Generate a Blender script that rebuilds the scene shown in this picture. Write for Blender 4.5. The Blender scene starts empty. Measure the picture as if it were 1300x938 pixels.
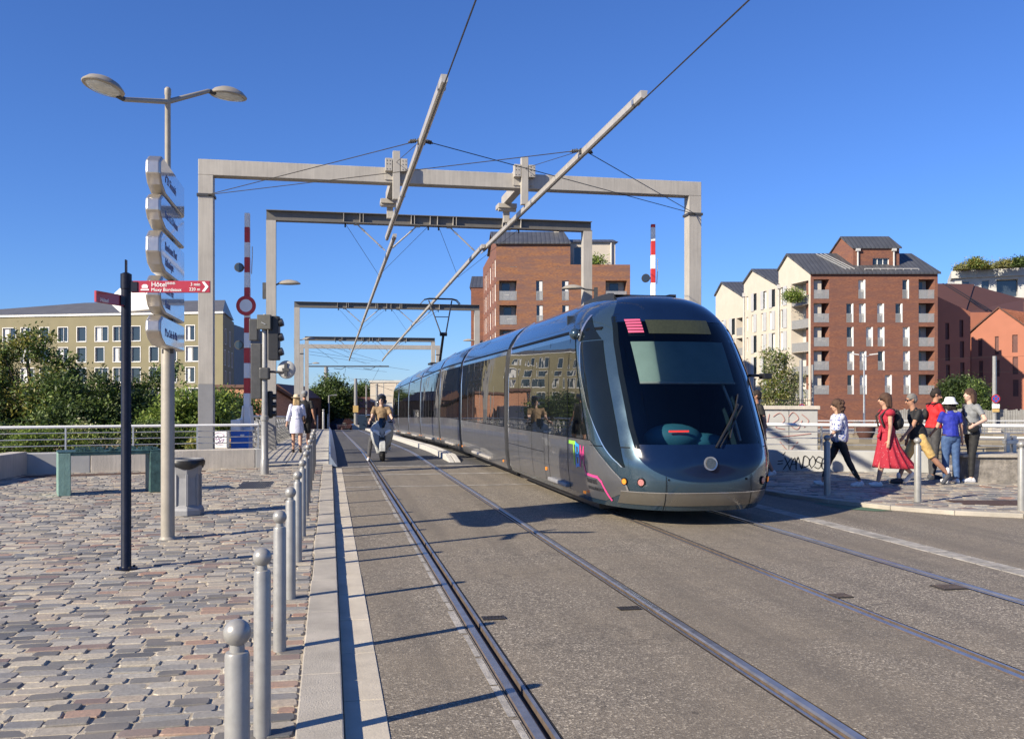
import bpy, math, random
from mathutils import Vector, Matrix
random.seed(7)
R = math.radians
PI = math.pi
sc = bpy.context.scene
col = sc.collection
CAM_H = 1.62
YAW = R(10.942)
S_, C_ = math.sin(YAW), math.cos(YAW)

def at(px, d, py=None):
    """ground position seen at photo column px and distance d (and the height for row py)"""
    l = (px - 650) / 1200 * d
    x, y = l * C_ + d * S_, -l * S_ + d * C_
    return (x, y) if py is None else (x, y, CAM_H + (506 - py) / 1200 * d)

def gz(y):
    """long profile of the street: level, then falling gently over the bridge"""
    if y < 27: return 0.0
    if y < 31: return -0.02 * (y - 27) ** 2 / 8
    if y < 83: return -0.04 - 0.02 * (y - 31)
    if y < 125: return -1.08 - 0.045 * (y - 83)
    return -2.97

# ------------------------------------------------------------------ materials
def lin(c):
    return tuple((v / 12.92 if v <= .04045 else ((v + .055) / 1.055) ** 2.4) for v in c)

def nodes(name):
    m = bpy.data.materials.new(name); m.use_nodes = True
    nt = m.node_tree
    return m, nt, nt.nodes['Principled BSDF'], nt.links

def coord(nt, out='Object', scale=(1, 1, 1)):
    tc = nt.nodes.new('ShaderNodeTexCoord'); mp = nt.nodes.new('ShaderNodeMapping')
    mp.inputs['Scale'].default_value = scale
    nt.links.new(tc.outputs[out], mp.inputs['Vector'])
    return mp.outputs['Vector']

def noise(nt, vec, scale, detail=4, rough=.6):
    n = nt.nodes.new('ShaderNodeTexNoise')
    n.inputs['Scale'].default_value = scale; n.inputs['Detail'].default_value = detail
    n.inputs['Roughness'].default_value = rough
    nt.links.new(vec, n.inputs['Vector'])
    return n.outputs['Fac']

def ramp(nt, fac, stops, interp='LINEAR'):
    r = nt.nodes.new('ShaderNodeValToRGB'); r.color_ramp.interpolation = interp
    el = r.color_ramp.elements
    while len(el) < len(stops): el.new(0.5)
    for e, (p, c) in zip(el, stops):
        e.position = p; e.color = (*c, 1) if len(c) == 3 else c
    nt.links.new(fac, r.inputs['Fac'])
    return r.outputs['Color']

def mix(nt, fac, a, b, mode='MIX'):
    n = nt.nodes.new('ShaderNodeMix'); n.data_type = 'RGBA'; n.blend_type = mode
    for k, v in ((0, fac), (6, a), (7, b)):
        if hasattr(v, 'is_linked'): nt.links.new(v, n.inputs[k])
        elif k == 0: n.inputs[0].default_value = v
        else: n.inputs[k].default_value = (*v, 1)
    return n.outputs[2]

def bump(nt, p, fac, strength, dist=.02):
    b = nt.nodes.new('ShaderNodeBump'); b.inputs['Strength'].default_value = strength
    b.inputs['Distance'].default_value = dist
    nt.links.new(fac, b.inputs['Height']); nt.links.new(b.outputs['Normal'], p.inputs['Normal'])

def plain(name, c, rough=.5, metal=0., var=.25, scale=3., bmp=0., bscale=40., coat=0., spec=None, streak=False):
    """painted, metal, cloth or stone surface with mottled wear"""
    m, nt, p, L = nodes(name)
    v = coord(nt)
    f = noise(nt, v, scale, 6, .65)
    if streak:
        v2 = coord(nt, scale=(9, 9, .5))
        f2 = noise(nt, v2, 2.2, 4, .7)
        f = mix(nt, .5, f, f2)
    lo = tuple(x * (1 - var) for x in c); hi = tuple(min(1, x * (1 + var)) for x in c)
    cc = ramp(nt, f, [(.3, lo), (.7, hi)])
    L.new(cc, p.inputs['Base Color'])
    p.inputs['Metallic'].default_value = metal
    rr = nt.nodes.new('ShaderNodeMapRange')
    rr.inputs['To Min'].default_value = max(.02, rough - .08); rr.inputs['To Max'].default_value = min(1, rough + .08)
    L.new(noise(nt, v, scale * 4, 3), rr.inputs['Value']); L.new(rr.outputs[0], p.inputs['Roughness'])
    if coat: p.inputs['Coat Weight'].default_value = coat; p.inputs['Coat Roughness'].default_value = .03
    if spec is not None: p.inputs['Specular IOR Level'].default_value = spec
    if bmp: bump(nt, p, noise(nt, v, bscale, 5, .7), bmp, .02)
    return m

def m_asphalt(name, base, light, patch):
    m, nt, p, L = nodes(name)
    v = coord(nt)
    big = noise(nt, v, .5, 5, .6)
    mid = noise(nt, v, 4, 6, .7)
    vo = nt.nodes.new('ShaderNodeTexVoronoi'); vo.inputs['Scale'].default_value = 95
    L.new(v, vo.inputs['Vector'])
    sep = nt.nodes.new('ShaderNodeSeparateColor'); L.new(vo.outputs['Color'], sep.inputs[0])
    dk = tuple(x * .45 for x in base)
    agg = ramp(nt, sep.outputs[0], [(0, dk), (.42, base), (.76, tuple(x * 1.2 for x in base)), (.93, light), (1, tuple(min(.9, x * 1.5) for x in light))])
    c1 = mix(nt, ramp(nt, big, [(.4, (0, 0, 0)), (.6, (1, 1, 1))]), agg, mix(nt, .6, agg, patch))
    c2 = mix(nt, ramp(nt, mid, [(.35, (.3, .3, .3)), (.62, (0, 0, 0))]), c1, tuple(x * .5 for x in base))
    v3 = coord(nt, scale=(1.3, .08, 1))
    c3 = mix(nt, ramp(nt, noise(nt, v3, 1.4, 3), [(.45, (0, 0, 0)), (.7, (.55, .55, .55))]), c2, tuple(x * .55 for x in base))
    # hairline cracks and scattered dark spots
    ve = nt.nodes.new('ShaderNodeTexVoronoi'); ve.feature = 'DISTANCE_TO_EDGE'; ve.inputs['Scale'].default_value = .42
    wv = nt.nodes.new('ShaderNodeVectorMath'); wv.operation = 'ADD'; nz_ = nt.nodes.new('ShaderNodeTexNoise'); nz_.inputs['Scale'].default_value = 2.5; nz_.inputs['Detail'].default_value = 5; L.new(v, nz_.inputs['Vector']); L.new(v, wv.inputs[0]); L.new(nz_.outputs['Color'], wv.inputs[1]); L.new(wv.outputs[0], ve.inputs['Vector'])
    c4 = mix(nt, mix(nt, noise(nt, v, .8, 2), ramp(nt, ve.outputs['Distance'], [(.002, (.75, .75, .75)), (.006, (0, 0, 0))]), (0, 0, 0)), c3, tuple(x * .3 for x in base))
    vs = nt.nodes.new('ShaderNodeTexVoronoi'); vs.inputs['Scale'].default_value = 1.6; L.new(wv.outputs[0], vs.inputs['Vector'])
    c5 = mix(nt, ramp(nt, vs.outputs['Distance'], [(.035, (.8, .8, .8)), (.06, (0, 0, 0))]), c4, tuple(x * .35 for x in base))
    L.new(c5, p.inputs['Base Color']); p.inputs['Roughness'].default_value = .82
    bump(nt, p, vo.outputs['Distance'], .45, .006)
    return m

def m_brick(name, cols, mortar, bw=.22, bh=.065, tint=None):
    m, nt, p, L = nodes(name)
    tc = nt.nodes.new('ShaderNodeTexCoord'); s = nt.nodes.new('ShaderNodeSeparateXYZ'); L.new(tc.outputs['Object'], s.inputs[0])
    a = nt.nodes.new('ShaderNodeMath'); a.operation = 'ADD'; L.new(s.outputs[0], a.inputs[0]); L.new(s.outputs[1], a.inputs[1])
    c = nt.nodes.new('ShaderNodeCombineXYZ'); L.new(a.outputs[0], c.inputs[0]); L.new(s.outputs[2], c.inputs[1])
    b = nt.nodes.new('ShaderNodeTexBrick')
    b.inputs['Color1'].default_value = (0, 0, 0, 1); b.inputs['Color2'].default_value = (1, 1, 1, 1)
    b.inputs['Mortar'].default_value = (.5, .5, .5, 1)
    b.inputs['Scale'].default_value = 1; b.inputs['Brick Width'].default_value = bw; b.inputs['Row Height'].default_value = bh
    b.inputs['Mortar Size'].default_value = .006
    L.new(c.outputs[0], b.inputs['Vector'])
    col_ = ramp(nt, b.outputs['Color'], [(i / (len(cols) - 1), k) for i, k in enumerate(cols)])
    if tint:
        v2 = coord(nt, scale=(.22, .22, 1.6))
        col_ = mix(nt, ramp(nt, noise(nt, v2, 1.1, 4), [(.4, (0, 0, 0)), (.62, (.75, .75, .75))]), col_, tint)
    cc = mix(nt, b.outputs['Fac'], col_, mortar)
    L.new(cc, p.inputs['Base Color']); p.inputs['Roughness'].default_value = .85
    bump(nt, p, b.outputs['Fac'], -.3, .01)
    return m

def m_leaf(name, c1, c2, c3):
    m, nt, p, L = nodes(name)
    g = nt.nodes.new('ShaderNodeNewGeometry')
    cc = ramp(nt, g.outputs['Random Per Island'], [(0, c1), (.55, c2), (1, c3)])
    L.new(cc, p.inputs['Base Color']); p.inputs['Roughness'].default_value = .55
    t = nt.nodes.new('ShaderNodeBsdfTranslucent'); L.new(cc, t.inputs['Color'])
    mx = nt.nodes.new('ShaderNodeMixShader'); mx.inputs[0].default_value = .3
    L.new(p.outputs[0], mx.inputs[1]); L.new(t.outputs[0], mx.inputs[2])
    L.new(mx.outputs[0], nt.nodes['Material Output'].inputs['Surface'])
    return m

def m_stone_setts(name):
    m, nt, p, L = nodes(name)
    g = nt.nodes.new('ShaderNodeNewGeometry'); v = coord(nt)
    k = [(p_, tuple(q_ * 1.28 for q_ in c_)) for p_, c_ in [(0, (.085, .086, .088)), (.13, (.15, .145, .135)), (.25, (.32, .285, .23)), (.36, (.23, .225, .21)), (.47, (.35, .29, .22)),
         (.53, (.16, .162, .165)), (.65, (.4, .355, .275)), (.74, (.17, .115, .1)), (.81, (.36, .335, .285)), (.9, (.24, .23, .21)), (.96, (.3, .18, .125))]]
    cc = ramp(nt, g.outputs['Random Per Island'], k, 'CONSTANT')
    f = noise(nt, v, 45, 5, .75)
    c2 = mix(nt, ramp(nt, f, [(.35, (.55, .55, .55)), (.65, (0, 0, 0))]), cc, (.1, .09, .075))
    f2 = noise(nt, v, 1.2, 3)
    c3 = mix(nt, ramp(nt, f2, [(.4, (0, 0, 0)), (.7, (.4, .4, .4))]), c2, (.4, .34, .27))
    L.new(c3, p.inputs['Base Color']); p.inputs['Roughness'].default_value = .62
    bump(nt, p, noise(nt, v, 60, 5, .7), .5, .006)
    return m

def m_glass_dark(name, tint=(.012, .016, .018), rough=.02, wave=.0):
    m, nt, p, L = nodes(name)
    p.inputs['Base Color'].default_value = (*tint, 1); p.inputs['Roughness'].default_value = rough
    p.inputs['IOR'].default_value = 1.55
    p.inputs['Specular IOR Level'].default_value = .7
    if wave: bump(nt, p, noise(nt, coord(nt), 1.1, 2), wave, .05)
    return m

def m_glass_clear(name, tint):
    m, nt, p, L = nodes(name)
    t = nt.nodes.new('ShaderNodeBsdfTransparent'); t.inputs[0].default_value = (*tint, 1)
    g = nt.nodes.new('ShaderNodeBsdfGlossy'); g.inputs['Roughness'].default_value = .02
    fr = nt.nodes.new('ShaderNodeFresnel'); fr.inputs[0].default_value = 1.5
    mx = nt.nodes.new('ShaderNodeMixShader')
    L.new(fr.outputs[0], mx.inputs[0]); L.new(t.outputs[0], mx.inputs[1]); L.new(g.outputs[0], mx.inputs[2])
    L.new(mx.outputs[0], nt.nodes['Material Output'].inputs['Surface'])
    return m

def m_emit(name, c, s):
    m, nt, p, L = nodes(name)
    p.inputs['Base Color'].default_value = (*c, 1)
    p.inputs['Emission Color'].default_value = (*c, 1); p.inputs['Emission Strength'].default_value = s
    return m

M = {}
M['asphalt'] = m_asphalt('brown_asphalt', (.188, .16, .124), (.42, .37, .29), (.215, .178, .128))
M['asphalt_dark'] = m_asphalt('bridge_asphalt', (.085, .082, .08), (.19, .18, .17), (.075, .072, .07))
M['sett'] = m_stone_setts('granite_setts')
M['bed'] = plain('sandy_joint_bed', (.44, .38, .29), .95, var=.35, scale=6, bmp=.6, bscale=90)
M['granite'] = plain('granite_kerb', (.38, .345, .29), .8, var=.22, scale=2.5, bmp=.45, bscale=90)
M['gutter'] = plain('pale_concrete_gutter', (.47, .42, .34), .85, var=.2, scale=2, bmp=.3, bscale=80)
M['concrete'] = plain('weathered_concrete', (.48, .44, .38), .88, var=.3, scale=1.6, bmp=.35, bscale=30, streak=True)
M['whitewall'] = plain('pale_rendered_wall', (.4, .4, .385), .85, var=.12, scale=1.5, bmp=.15, bscale=30)
M['rock'] = plain('rough_stone', (.22, .2, .175), .9, var=.5, scale=7, bmp=1.0, bscale=12)
M['slab'] = plain('footway_slab', (.4, .37, .32), .85, var=.18, scale=3, bmp=.2, bscale=70)
M['soil'] = plain('dry_ground', (.16, .12, .08), .95, var=.45, scale=2.5, bmp=.8, bscale=12)
M['rail'] = plain('polished_rail_steel', (.36, .35, .34), .34, .75, var=.25, scale=8)
M['railrust'] = plain('rail_side_steel', (.17, .13, .1), .6, .5, var=.3, scale=12)
M['rubber'] = plain('black_rail_seal', (.018, .018, .018), .7, var=.3)
M['groutstrip'] = plain('grey_rail_grout', (.3, .28, .25), .9, var=.5, scale=5, bmp=.5, bscale=30)
M['paintwhite'] = plain('worn_white_paint', (.48, .46, .42), .75, var=.2, scale=9)
M['greenpaint'] = plain('dull_green_paint', (.07, .13, .075), .75, var=.3, scale=6)
M['steel'] = plain('galvanised_steel', (.52, .52, .51), .42, .85, var=.14, scale=5)
M['bollard'] = plain('grey_painted_bollard', (.3, .295, .28), .38, .25, var=.14, scale=9, bmp=.06, bscale=60)
M['portal'] = plain('beige_grey_gantry_paint', (.38, .355, .315), .55, .0, var=.22, scale=1.5, streak=True)
M['portal_base'] = plain('grey_antiposter_paint', (.22, .22, .225), .5, .0, var=.12, scale=2)
M['ibeam'] = plain('shade_darkened_girder_paint', (.13, .12, .105), .5, var=.2, scale=2, streak=True)  # shade on the girder web is put into this darker colour
M['alu'] = plain('dull_aluminium', (.5, .46, .4), .4, .3, var=.12, scale=6)
M['wire'] = plain('overhead_wire', (.06, .055, .05), .5, .5, var=.2)
M['lamp'] = plain('beige_lamp_paint', (.33, .3, .25), .45, .1, var=.12, scale=4)
M['lampglass'] = plain('lamp_lens', (.55, .56, .52), .12, var=.2, scale=10, spec=.8)
M['signmetal'] = plain('brushed_sign_casing', (.6, .56, .5), .34, .85, var=.16, scale=4, streak=True)
M['signface'] = plain('pale_sign_face', (.42, .48, .58), .08, var=.05, scale=2, coat=.8)
M['signblue'] = plain('blue_sign_lettering', (.09, .13, .28), .4, var=.1)
M['navypost'] = plain('navy_painted_post', (.006, .008, .02), .4, .0, var=.3, scale=10, spec=.3)
M['signred'] = plain('red_sign_enamel', (.36, .02, .035), .35, var=.08, coat=.3)
M['white'] = plain('white_paint', (.78, .78, .76), .45, var=.06)
M['letterwhite'] = plain('white_lettering', (.85, .84, .82), .5, var=.02)
M['red'] = plain('red_paint', (.5, .03, .03), .45, var=.1)
M['black'] = plain('black_plastic', (.015, .015, .016), .42, var=.3, scale=8)
M['darkgrey'] = plain('dark_grey_metal', (.06, .06, .06), .45, .2, var=.2, scale=6)
M['olivecase'] = plain('olive_grey_case', (.09, .088, .075), .5, .1, var=.15, scale=6)
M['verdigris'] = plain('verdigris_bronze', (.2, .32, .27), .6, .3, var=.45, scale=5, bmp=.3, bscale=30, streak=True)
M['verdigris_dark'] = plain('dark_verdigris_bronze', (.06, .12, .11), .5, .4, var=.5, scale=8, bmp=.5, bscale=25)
M['bingrey'] = plain('grey_bin_paint', (.27, .27, .275), .55, .2, var=.12, scale=6)
M['blue'] = plain('bright_blue_paint', (.01, .12, .5), .4, var=.1)
M['grille'] = plain('rusty_grating', (.09, .055, .042), .8, .3, var=.4, scale=20, bmp=.5, bscale=60)
M['ironlid'] = plain('cast_iron_cover', (.05, .045, .042), .6, .5, var=.4, scale=15, bmp=.4, bscale=50)
M['water'] = m_glass_dark('green_basin_water', (.02, .03, .025), .06, .25)
# tram
M['tramblue'] = plain('blue_grey_tram_paint', (.045, .08, .11), .22, .55, var=.05, scale=1.2, coat=.9)
M['tramroof'] = plain('dark_blue_tram_roof', (.014, .032, .07), .16, .2, var=.08, scale=1.2, coat=.6)
M['tramtop'] = plain('matt_black_roof_pod', (.02, .021, .023), .5, .1, var=.1)
M['tramgrey'] = plain('silver_grey_tram_panel', (.2, .2, .205), .38, .7, var=.06, scale=1.1, coat=.5)
M['trambumper'] = plain('pewter_bumper', (.22, .205, .175), .3, .7, var=.08, scale=1.5, coat=.4)
M['tramnavy'] = plain('navy_nose_mask', (.004, .012, .04), .12, .0, var=.15, scale=1.5, spec=.35)
M['cabsideglass'] = plain('dark_cab_glass', (.006, .009, .012), .04, .0, var=.1, spec=.22)
M['tramglass'] = m_glass_dark('smoked_tram_glass', (.008, .01, .011), .012, .05)
M['cabglass'] = m_glass_clear('tinted_windscreen', (.6, .7, .72))
M['tramblack'] = plain('black_rubber_seal', (.004, .005, .007), .6, var=.2, spec=.12)
M['bellows'] = plain('black_bellows', (.012, .012, .013), .6, var=.3, scale=10)
M['chromeline'] = plain('bright_trim_line', (.75, .76, .78), .18, .9, var=.05)
M['cabdark'] = plain('cab_interior_lining', (.012, .02, .032), .7, var=.2)
M['cabteal'] = plain('teal_dashboard', (.03, .14, .2), .6, var=.15)
M['sunblind'] = plain('grey_green_sunblind', (.3, .35, .31), .85, var=.1, scale=3)
M['ledpink'] = m_emit('pink_led_panel', (.42, .07, .14), .18)
M['leddark'] = plain('dark_led_matrix', (.03, .035, .02), .4, var=.3, scale=40)
M['ledred'] = m_emit('red_cab_light', (.8, .04, .03), .9)
M['amber'] = m_emit('amber_indicator_reflector_glow', (.7, .22, .02), .3)
M['rearred'] = plain('pinkish_lamp_lens', (.4, .16, .15), .15, var=.1, coat=.8)
M['headlens'] = plain('headlamp_lens', (.2, .17, .12), .15, .8, var=.4, scale=40, coat=.6)
M['lg_green'] = plain('green_logo_vinyl', (.28, .62, .06), .4, var=.03)
M['lg_blue'] = plain('blue_logo_vinyl', (.02, .3, .75), .4, var=.03)
M['lg_pink'] = plain('pink_logo_vinyl', (.75, .06, .25), .4, var=.03)
M['letterdark'] = plain('dark_lettering', (.03, .03, .035), .5, var=.05)
# buildings
M['brick_a'] = m_brick('red_brown_brick', [(.17, .06, .034), (.21, .078, .045), (.26, .105, .055), (.13, .048, .038)], (.16, .09, .065), tint=(.135, .06, .05))
M['brick_b'] = m_brick('glazed_brown_brick', [(.21, .08, .036), (.27, .112, .045), (.32, .145, .06), (.15, .068, .06)], (.18, .1, .07), tint=(.13, .075, .075))
M['brick_c'] = m_brick('old_orange_brick', [(.36, .14, .07), (.44, .19, .1), (.3, .11, .06)], (.34, .25, .18))
M['brick_d'] = m_brick('shade_darkened_warehouse_brick', [(.05, .024, .018), (.075, .036, .026)], (.06, .04, .03))  # brick colours lowered so the wall looks in shade
M['render_white'] = plain('cream_render', (.5, .45, .38), .85, var=.06, scale=.8, bmp=.1, bscale=20)
M['render_olive'] = plain('olive_render', (.225, .2, .12), .85, var=.08, scale=.5, bmp=.1, bscale=15)
M['render_terra'] = plain('terracotta_render', (.36, .14, .088), .85, var=.06, scale=.6, bmp=.1, bscale=15)
M['render_grey'] = plain('pale_grey_render', (.46, .46, .44), .85, var=.1, scale=.5)
M['slate_panel'] = plain('slate_cladding', (.09, .1, .12), .6, .2, var=.12, scale=1)
M['roof_zinc'] = None
M['roof_brown'] = plain('brown_roof_sheet', (.085, .036, .026), .7, .05, var=.15, scale=.8, streak=True)
M['winframe'] = plain('white_window_frame', (.74, .73, .7), .5, var=.05)
M['winframe_grey'] = plain('grey_window_reveal', (.5, .49, .47), .5, var=.08)
M['pane'] = m_glass_dark('window_glass', (.03, .04, .05), .03)
M['blindpane'] = plain('closed_white_shutter', (.62, .62, .6), .55, var=.08, scale=2)
M['shutter_grey'] = plain('grey_sliding_shutter', (.42, .43, .44), .5, var=.08, scale=2)
M['brownpane'] = plain('brown_window_shutter', (.1, .03, .022), .5, var=.2)
M['railpanel'] = plain('perforated_balcony_panel', (.4, .4, .39), .5, .4, var=.12, scale=5)
M['fencewood'] = plain('grey_weathered_boards', (.24, .235, .22), .85, var=.35, scale=3, streak=True)
M['graffpink'] = plain('faded_red_spray', (.38, .22, .2), .8, var=.15)
M['graffviolet'] = plain('violet_spray', (.3, .16, .36), .8, var=.15)
M['bark'] = plain('tree_bark', (.09, .07, .05), .9, var=.35, scale=8, bmp=.8, bscale=20)
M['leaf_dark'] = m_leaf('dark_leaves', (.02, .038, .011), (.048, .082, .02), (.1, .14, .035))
M['leaf_mid'] = m_leaf('green_leaves', (.06, .11, .02), (.13, .2, .04), (.22, .27, .07))
M['leaf_lime'] = m_leaf('yellow_green_leaves', (.12, .19, .025), (.21, .29, .045), (.3, .34, .08))
M['leaf_olive'] = m_leaf('yellowing_leaves', (.13, .13, .025), (.24, .23, .045), (.34, .3, .08))
M['leaf_pale'] = m_leaf('pale_bamboo_leaves', (.14, .16, .06), (.26, .27, .12), (.4, .38, .24))

def m_standing_seam(name, c):
    m, nt, p, L = nodes(name)
    v = coord(nt)
    s = nt.nodes.new('ShaderNodeSeparateXYZ'); L.new(v, s.inputs[0])
    w = nt.nodes.new('ShaderNodeTexWave'); w.bands_direction = 'X'; w.inputs['Scale'].default_value = .62
    L.new(v, w.inputs['Vector'])
    f = noise(nt, v, .7, 4)
    cc = mix(nt, ramp(nt, f, [(.3, (0, 0, 0)), (.7, (1, 1, 1))]), tuple(x * .85 for x in c), tuple(x * 1.15 for x in c))
    c2 = mix(nt, ramp(nt, w.outputs['Fac'], [(.0, (1, 1, 1)), (.14, (0, 0, 0))]), cc, tuple(x * .55 for x in c))
    L.new(c2, p.inputs['Base Color']); p.inputs['Roughness'].default_value = .5; p.inputs['Metallic'].default_value = .3
    bump(nt, p, w.outputs['Fac'], .3, .04)
    return m
M['roof_zinc'] = m_standing_seam('dark_zinc_roof', (.095, .1, .11))
M['roof_slate'] = m_standing_seam('slate_grey_roof', (.16, .155, .15))
# clothes and people
for k, c in dict(skin=(.5, .29, .2), skin_tan=(.4, .21, .135), skin_pale=(.58, .38, .29), hair_dark=(.02, .013, .01), hair_brown=(.07, .035, .02),
                 hair_grey=(.16, .15, .14), hair_blond=(.4, .28, .14), blackcloth=(.014, .014, .015), redcloth=(.5, .015, .02), bluecloth=(.014, .025, .3),
                 jeans=(.05, .1, .22), greycloth=(.2, .21, .22), charcoal=(.055, .055, .06), yellowcloth=(.56, .38, .14), whitecloth=(.72, .72, .74),
                 lavender=(.6, .61, .74), browncloth=(.24, .16, .085), shoewhite=(.66, .66, .66), shoedark=(.05, .055, .07), paleblue=(.45, .5, .58),
                 helmet=(.03, .035, .045), scooter=(.36, .37, .36)).items():
    glossy = k in ('helmet',)
    M[k] = plain(k + '_surface', c, .25 if glossy else .75, 0, var=.12 if 'skin' in k else .22, scale=14 if not glossy else 3, bmp=0 if glossy else .7 if 'hair' in k else .2, bscale=60 if 'hair' not in k else 38, coat=.7 if glossy else 0)

def m_spots(name, base, dot, scale, thr):
    m, nt, p, L = nodes(name)
    v = coord(nt); vo = nt.nodes.new('ShaderNodeTexVoronoi'); vo.inputs['Scale'].default_value = scale
    L.new(v, vo.inputs['Vector'])
    cc = mix(nt, ramp(nt, vo.outputs['Distance'], [(thr, (1, 1, 1)), (thr + .04, (0, 0, 0))]), base, dot)
    L.new(cc, p.inputs['Base Color']); p.inputs['Roughness'].default_value = .8
    bump(nt, p, noise(nt, v, 18, 3), .4, .02)
    return m
M['reddress'] = m_spots('red_dotted_dress_fabric', (.34, .014, .034), (.5, .2, .22), 26, .15)
M['blouse'] = m_spots('white_blue_print_fabric', (.5, .51, .58), (.1, .13, .36), 19, .32)

# ------------------------------------------------------------------ mesh builder
class MB:
    def __init__(s): s.v = []; s.f = []; s.m = []; s.mi = 0
    def add(s, vs, fs):
        o = len(s.v); s.v.extend(tuple(v) for v in vs)
        for f in fs: s.f.append([o + i for i in f]); s.m.append(s.mi)
        return s
    def box(s, x0, x1, y0, y1, z0, z1):
        return s.add([(x0, y0, z0), (x1, y0, z0), (x1, y1, z0), (x0, y1, z0), (x0, y0, z1), (x1, y0, z1), (x1, y1, z1), (x0, y1, z1)],
                     [(0, 3, 2, 1), (4, 5, 6, 7), (0, 1, 5, 4), (1, 2, 6, 5), (2, 3, 7, 6), (3, 0, 4, 7)])
    def quad(s, *p): return s.add(p, [tuple(range(len(p)))])
    def ext(s, poly, vec):
        n = len(poly); a = [Vector(p) for p in poly]; b = [p + Vector(vec) for p in a]
        return s.add(a + b, [tuple(range(n - 1, -1, -1)), tuple(range(n, 2 * n))] + [(i, (i + 1) % n, n + (i + 1) % n, n + i) for i in range(n)])
    def beam(s, p0, p1, w, h, up=(0, 0, 1)):
        p0, p1 = Vector(p0), Vector(p1); d = (p1 - p0).normalized()
        u = Vector(up); r = d.cross(u)
        if r.length < 1e-4: r = d.cross(Vector((0, 1, 0)))
        r.normalize(); u = r.cross(d)
        q = [r * w / 2 * a + u * h / 2 * b for a, b in ((-1, -1), (1, -1), (1, 1), (-1, 1))]
        return s.add([p0 + k for k in q] + [p1 + k for k in q], [(0, 1, 2, 3)[::-1], (4, 5, 6, 7), (0, 1, 5, 4), (1, 2, 6, 5), (2, 3, 7, 6), (3, 0, 4, 7)])
    def loft(s, rings, cap0=True, cap1=True, closed=True):
        n = len(rings[0]); vs = [p for r in rings for p in r]; fs = []
        for k in range(len(rings) - 1):
            for i in range(n if closed else n - 1):
                j = (i + 1) % n
                fs.append((k * n + i, k * n + j, (k + 1) * n + j, (k + 1) * n + i))
        if cap0: fs.append(tuple(range(n - 1, -1, -1)))
        if cap1: fs.append(tuple(range((len(rings) - 1) * n, len(rings) * n)))
        return s.add(vs, fs)
    def tube(s, pts, r, n=8, r1=None):
        pts = [Vector(p) for p in pts]; rings = []; prev = None
        for i, p in enumerate(pts):
            d = (pts[min(i + 1, len(pts) - 1)] - pts[max(i - 1, 0)]).normalized()
            u = prev if prev is not None else (Vector((0, 0, 1)) if abs(d.z) < .9 else Vector((0, 1, 0)))
            a = d.cross(u).normalized(); b = a.cross(d); prev = b
            rr = r if r1 is None else r + (r1 - r) * i / (len(pts) - 1)
            rings.append([p + (a * math.cos(2 * PI * k / n) + b * math.sin(2 * PI * k / n)) * rr for k in range(n)])
        return s.loft(rings)
    def cyl(s, p0, p1, r, r1=None, n=14): return s.tube([p0, p1], r, n, r1)
    def lathe(s, prof, n=20, o=(0, 0, 0)):
        rings = [[(o[0] + r * math.cos(2 * PI * k / n), o[1] + r * math.sin(2 * PI * k / n), o[2] + z) for k in range(n)] for r, z in prof]
        return s.loft(rings)
    def ell(s, c, r, n=16, mt=None):
        h = n // 2; rings = []
        for i in range(h + 1):
            a = -PI / 2 + PI * i / h; a = max(-1.53, min(1.53, a))
            rings.append([(r[0] * math.cos(a) * math.cos(2 * PI * k / n), r[1] * math.cos(a) * math.sin(2 * PI * k / n), r[2] * math.sin(a)) for k in range(n)])
        rings = [[(mt @ Vector(p) if mt else Vector(p)) + Vector(c) for p in q] for q in rings]
        return s.loft(rings)
    def cap(s, p0, p1, r0, r1, f0=False, f1=False, n=14):
        """tapered limb with rounded (or flat) ends"""
        p0, p1 = Vector(p0), Vector(p1); d = (p1 - p0).normalized()
        u = Vector((0, 0, 1)) if abs(d.z) < .9 else Vector((0, 1, 0))
        a = d.cross(u).normalized(); b = a.cross(d)
        st = []
        if not f0: st += [(p0 - d * r0 * math.sin(t), r0 * math.cos(t)) for t in (1.5, 1.05, .55)]
        st += [(p0, r0), (p1, r1)]
        if not f1: st += [(p1 + d * r1 * math.sin(t), r1 * math.cos(t)) for t in (.55, 1.05, 1.5)]
        return s.loft([[c + (a * math.cos(2 * PI * k / n) + b * math.sin(2 * PI * k / n)) * q for k in range(n)] for c, q in st])
    def build(s, name, mats, parent=None, smooth=None, bevel=0, seg=2, loc=None):
        me = bpy.data.meshes.new(name); me.from_pydata([tuple(v) for v in s.v], [], s.f)
        for m in (mats if isinstance(mats, (list, tuple)) else [mats]): me.materials.append(M[m] if isinstance(m, str) else m)
        me.polygons.foreach_set('material_index', s.m)
        if smooth is not None:
            me.polygons.foreach_set('use_smooth', [True] * len(me.polygons)); me.set_sharp_from_angle(angle=R(smooth))
        me.update()
        o = bpy.data.objects.new(name, me); col.objects.link(o)
        if parent: o.parent = parent
        if loc: o.location = loc
        if bevel:
            b = o.modifiers.new('edge', 'BEVEL'); b.width = bevel; b.segments = seg; b.limit_method = 'ANGLE'; b.angle_limit = R(40)
        return o

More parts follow.
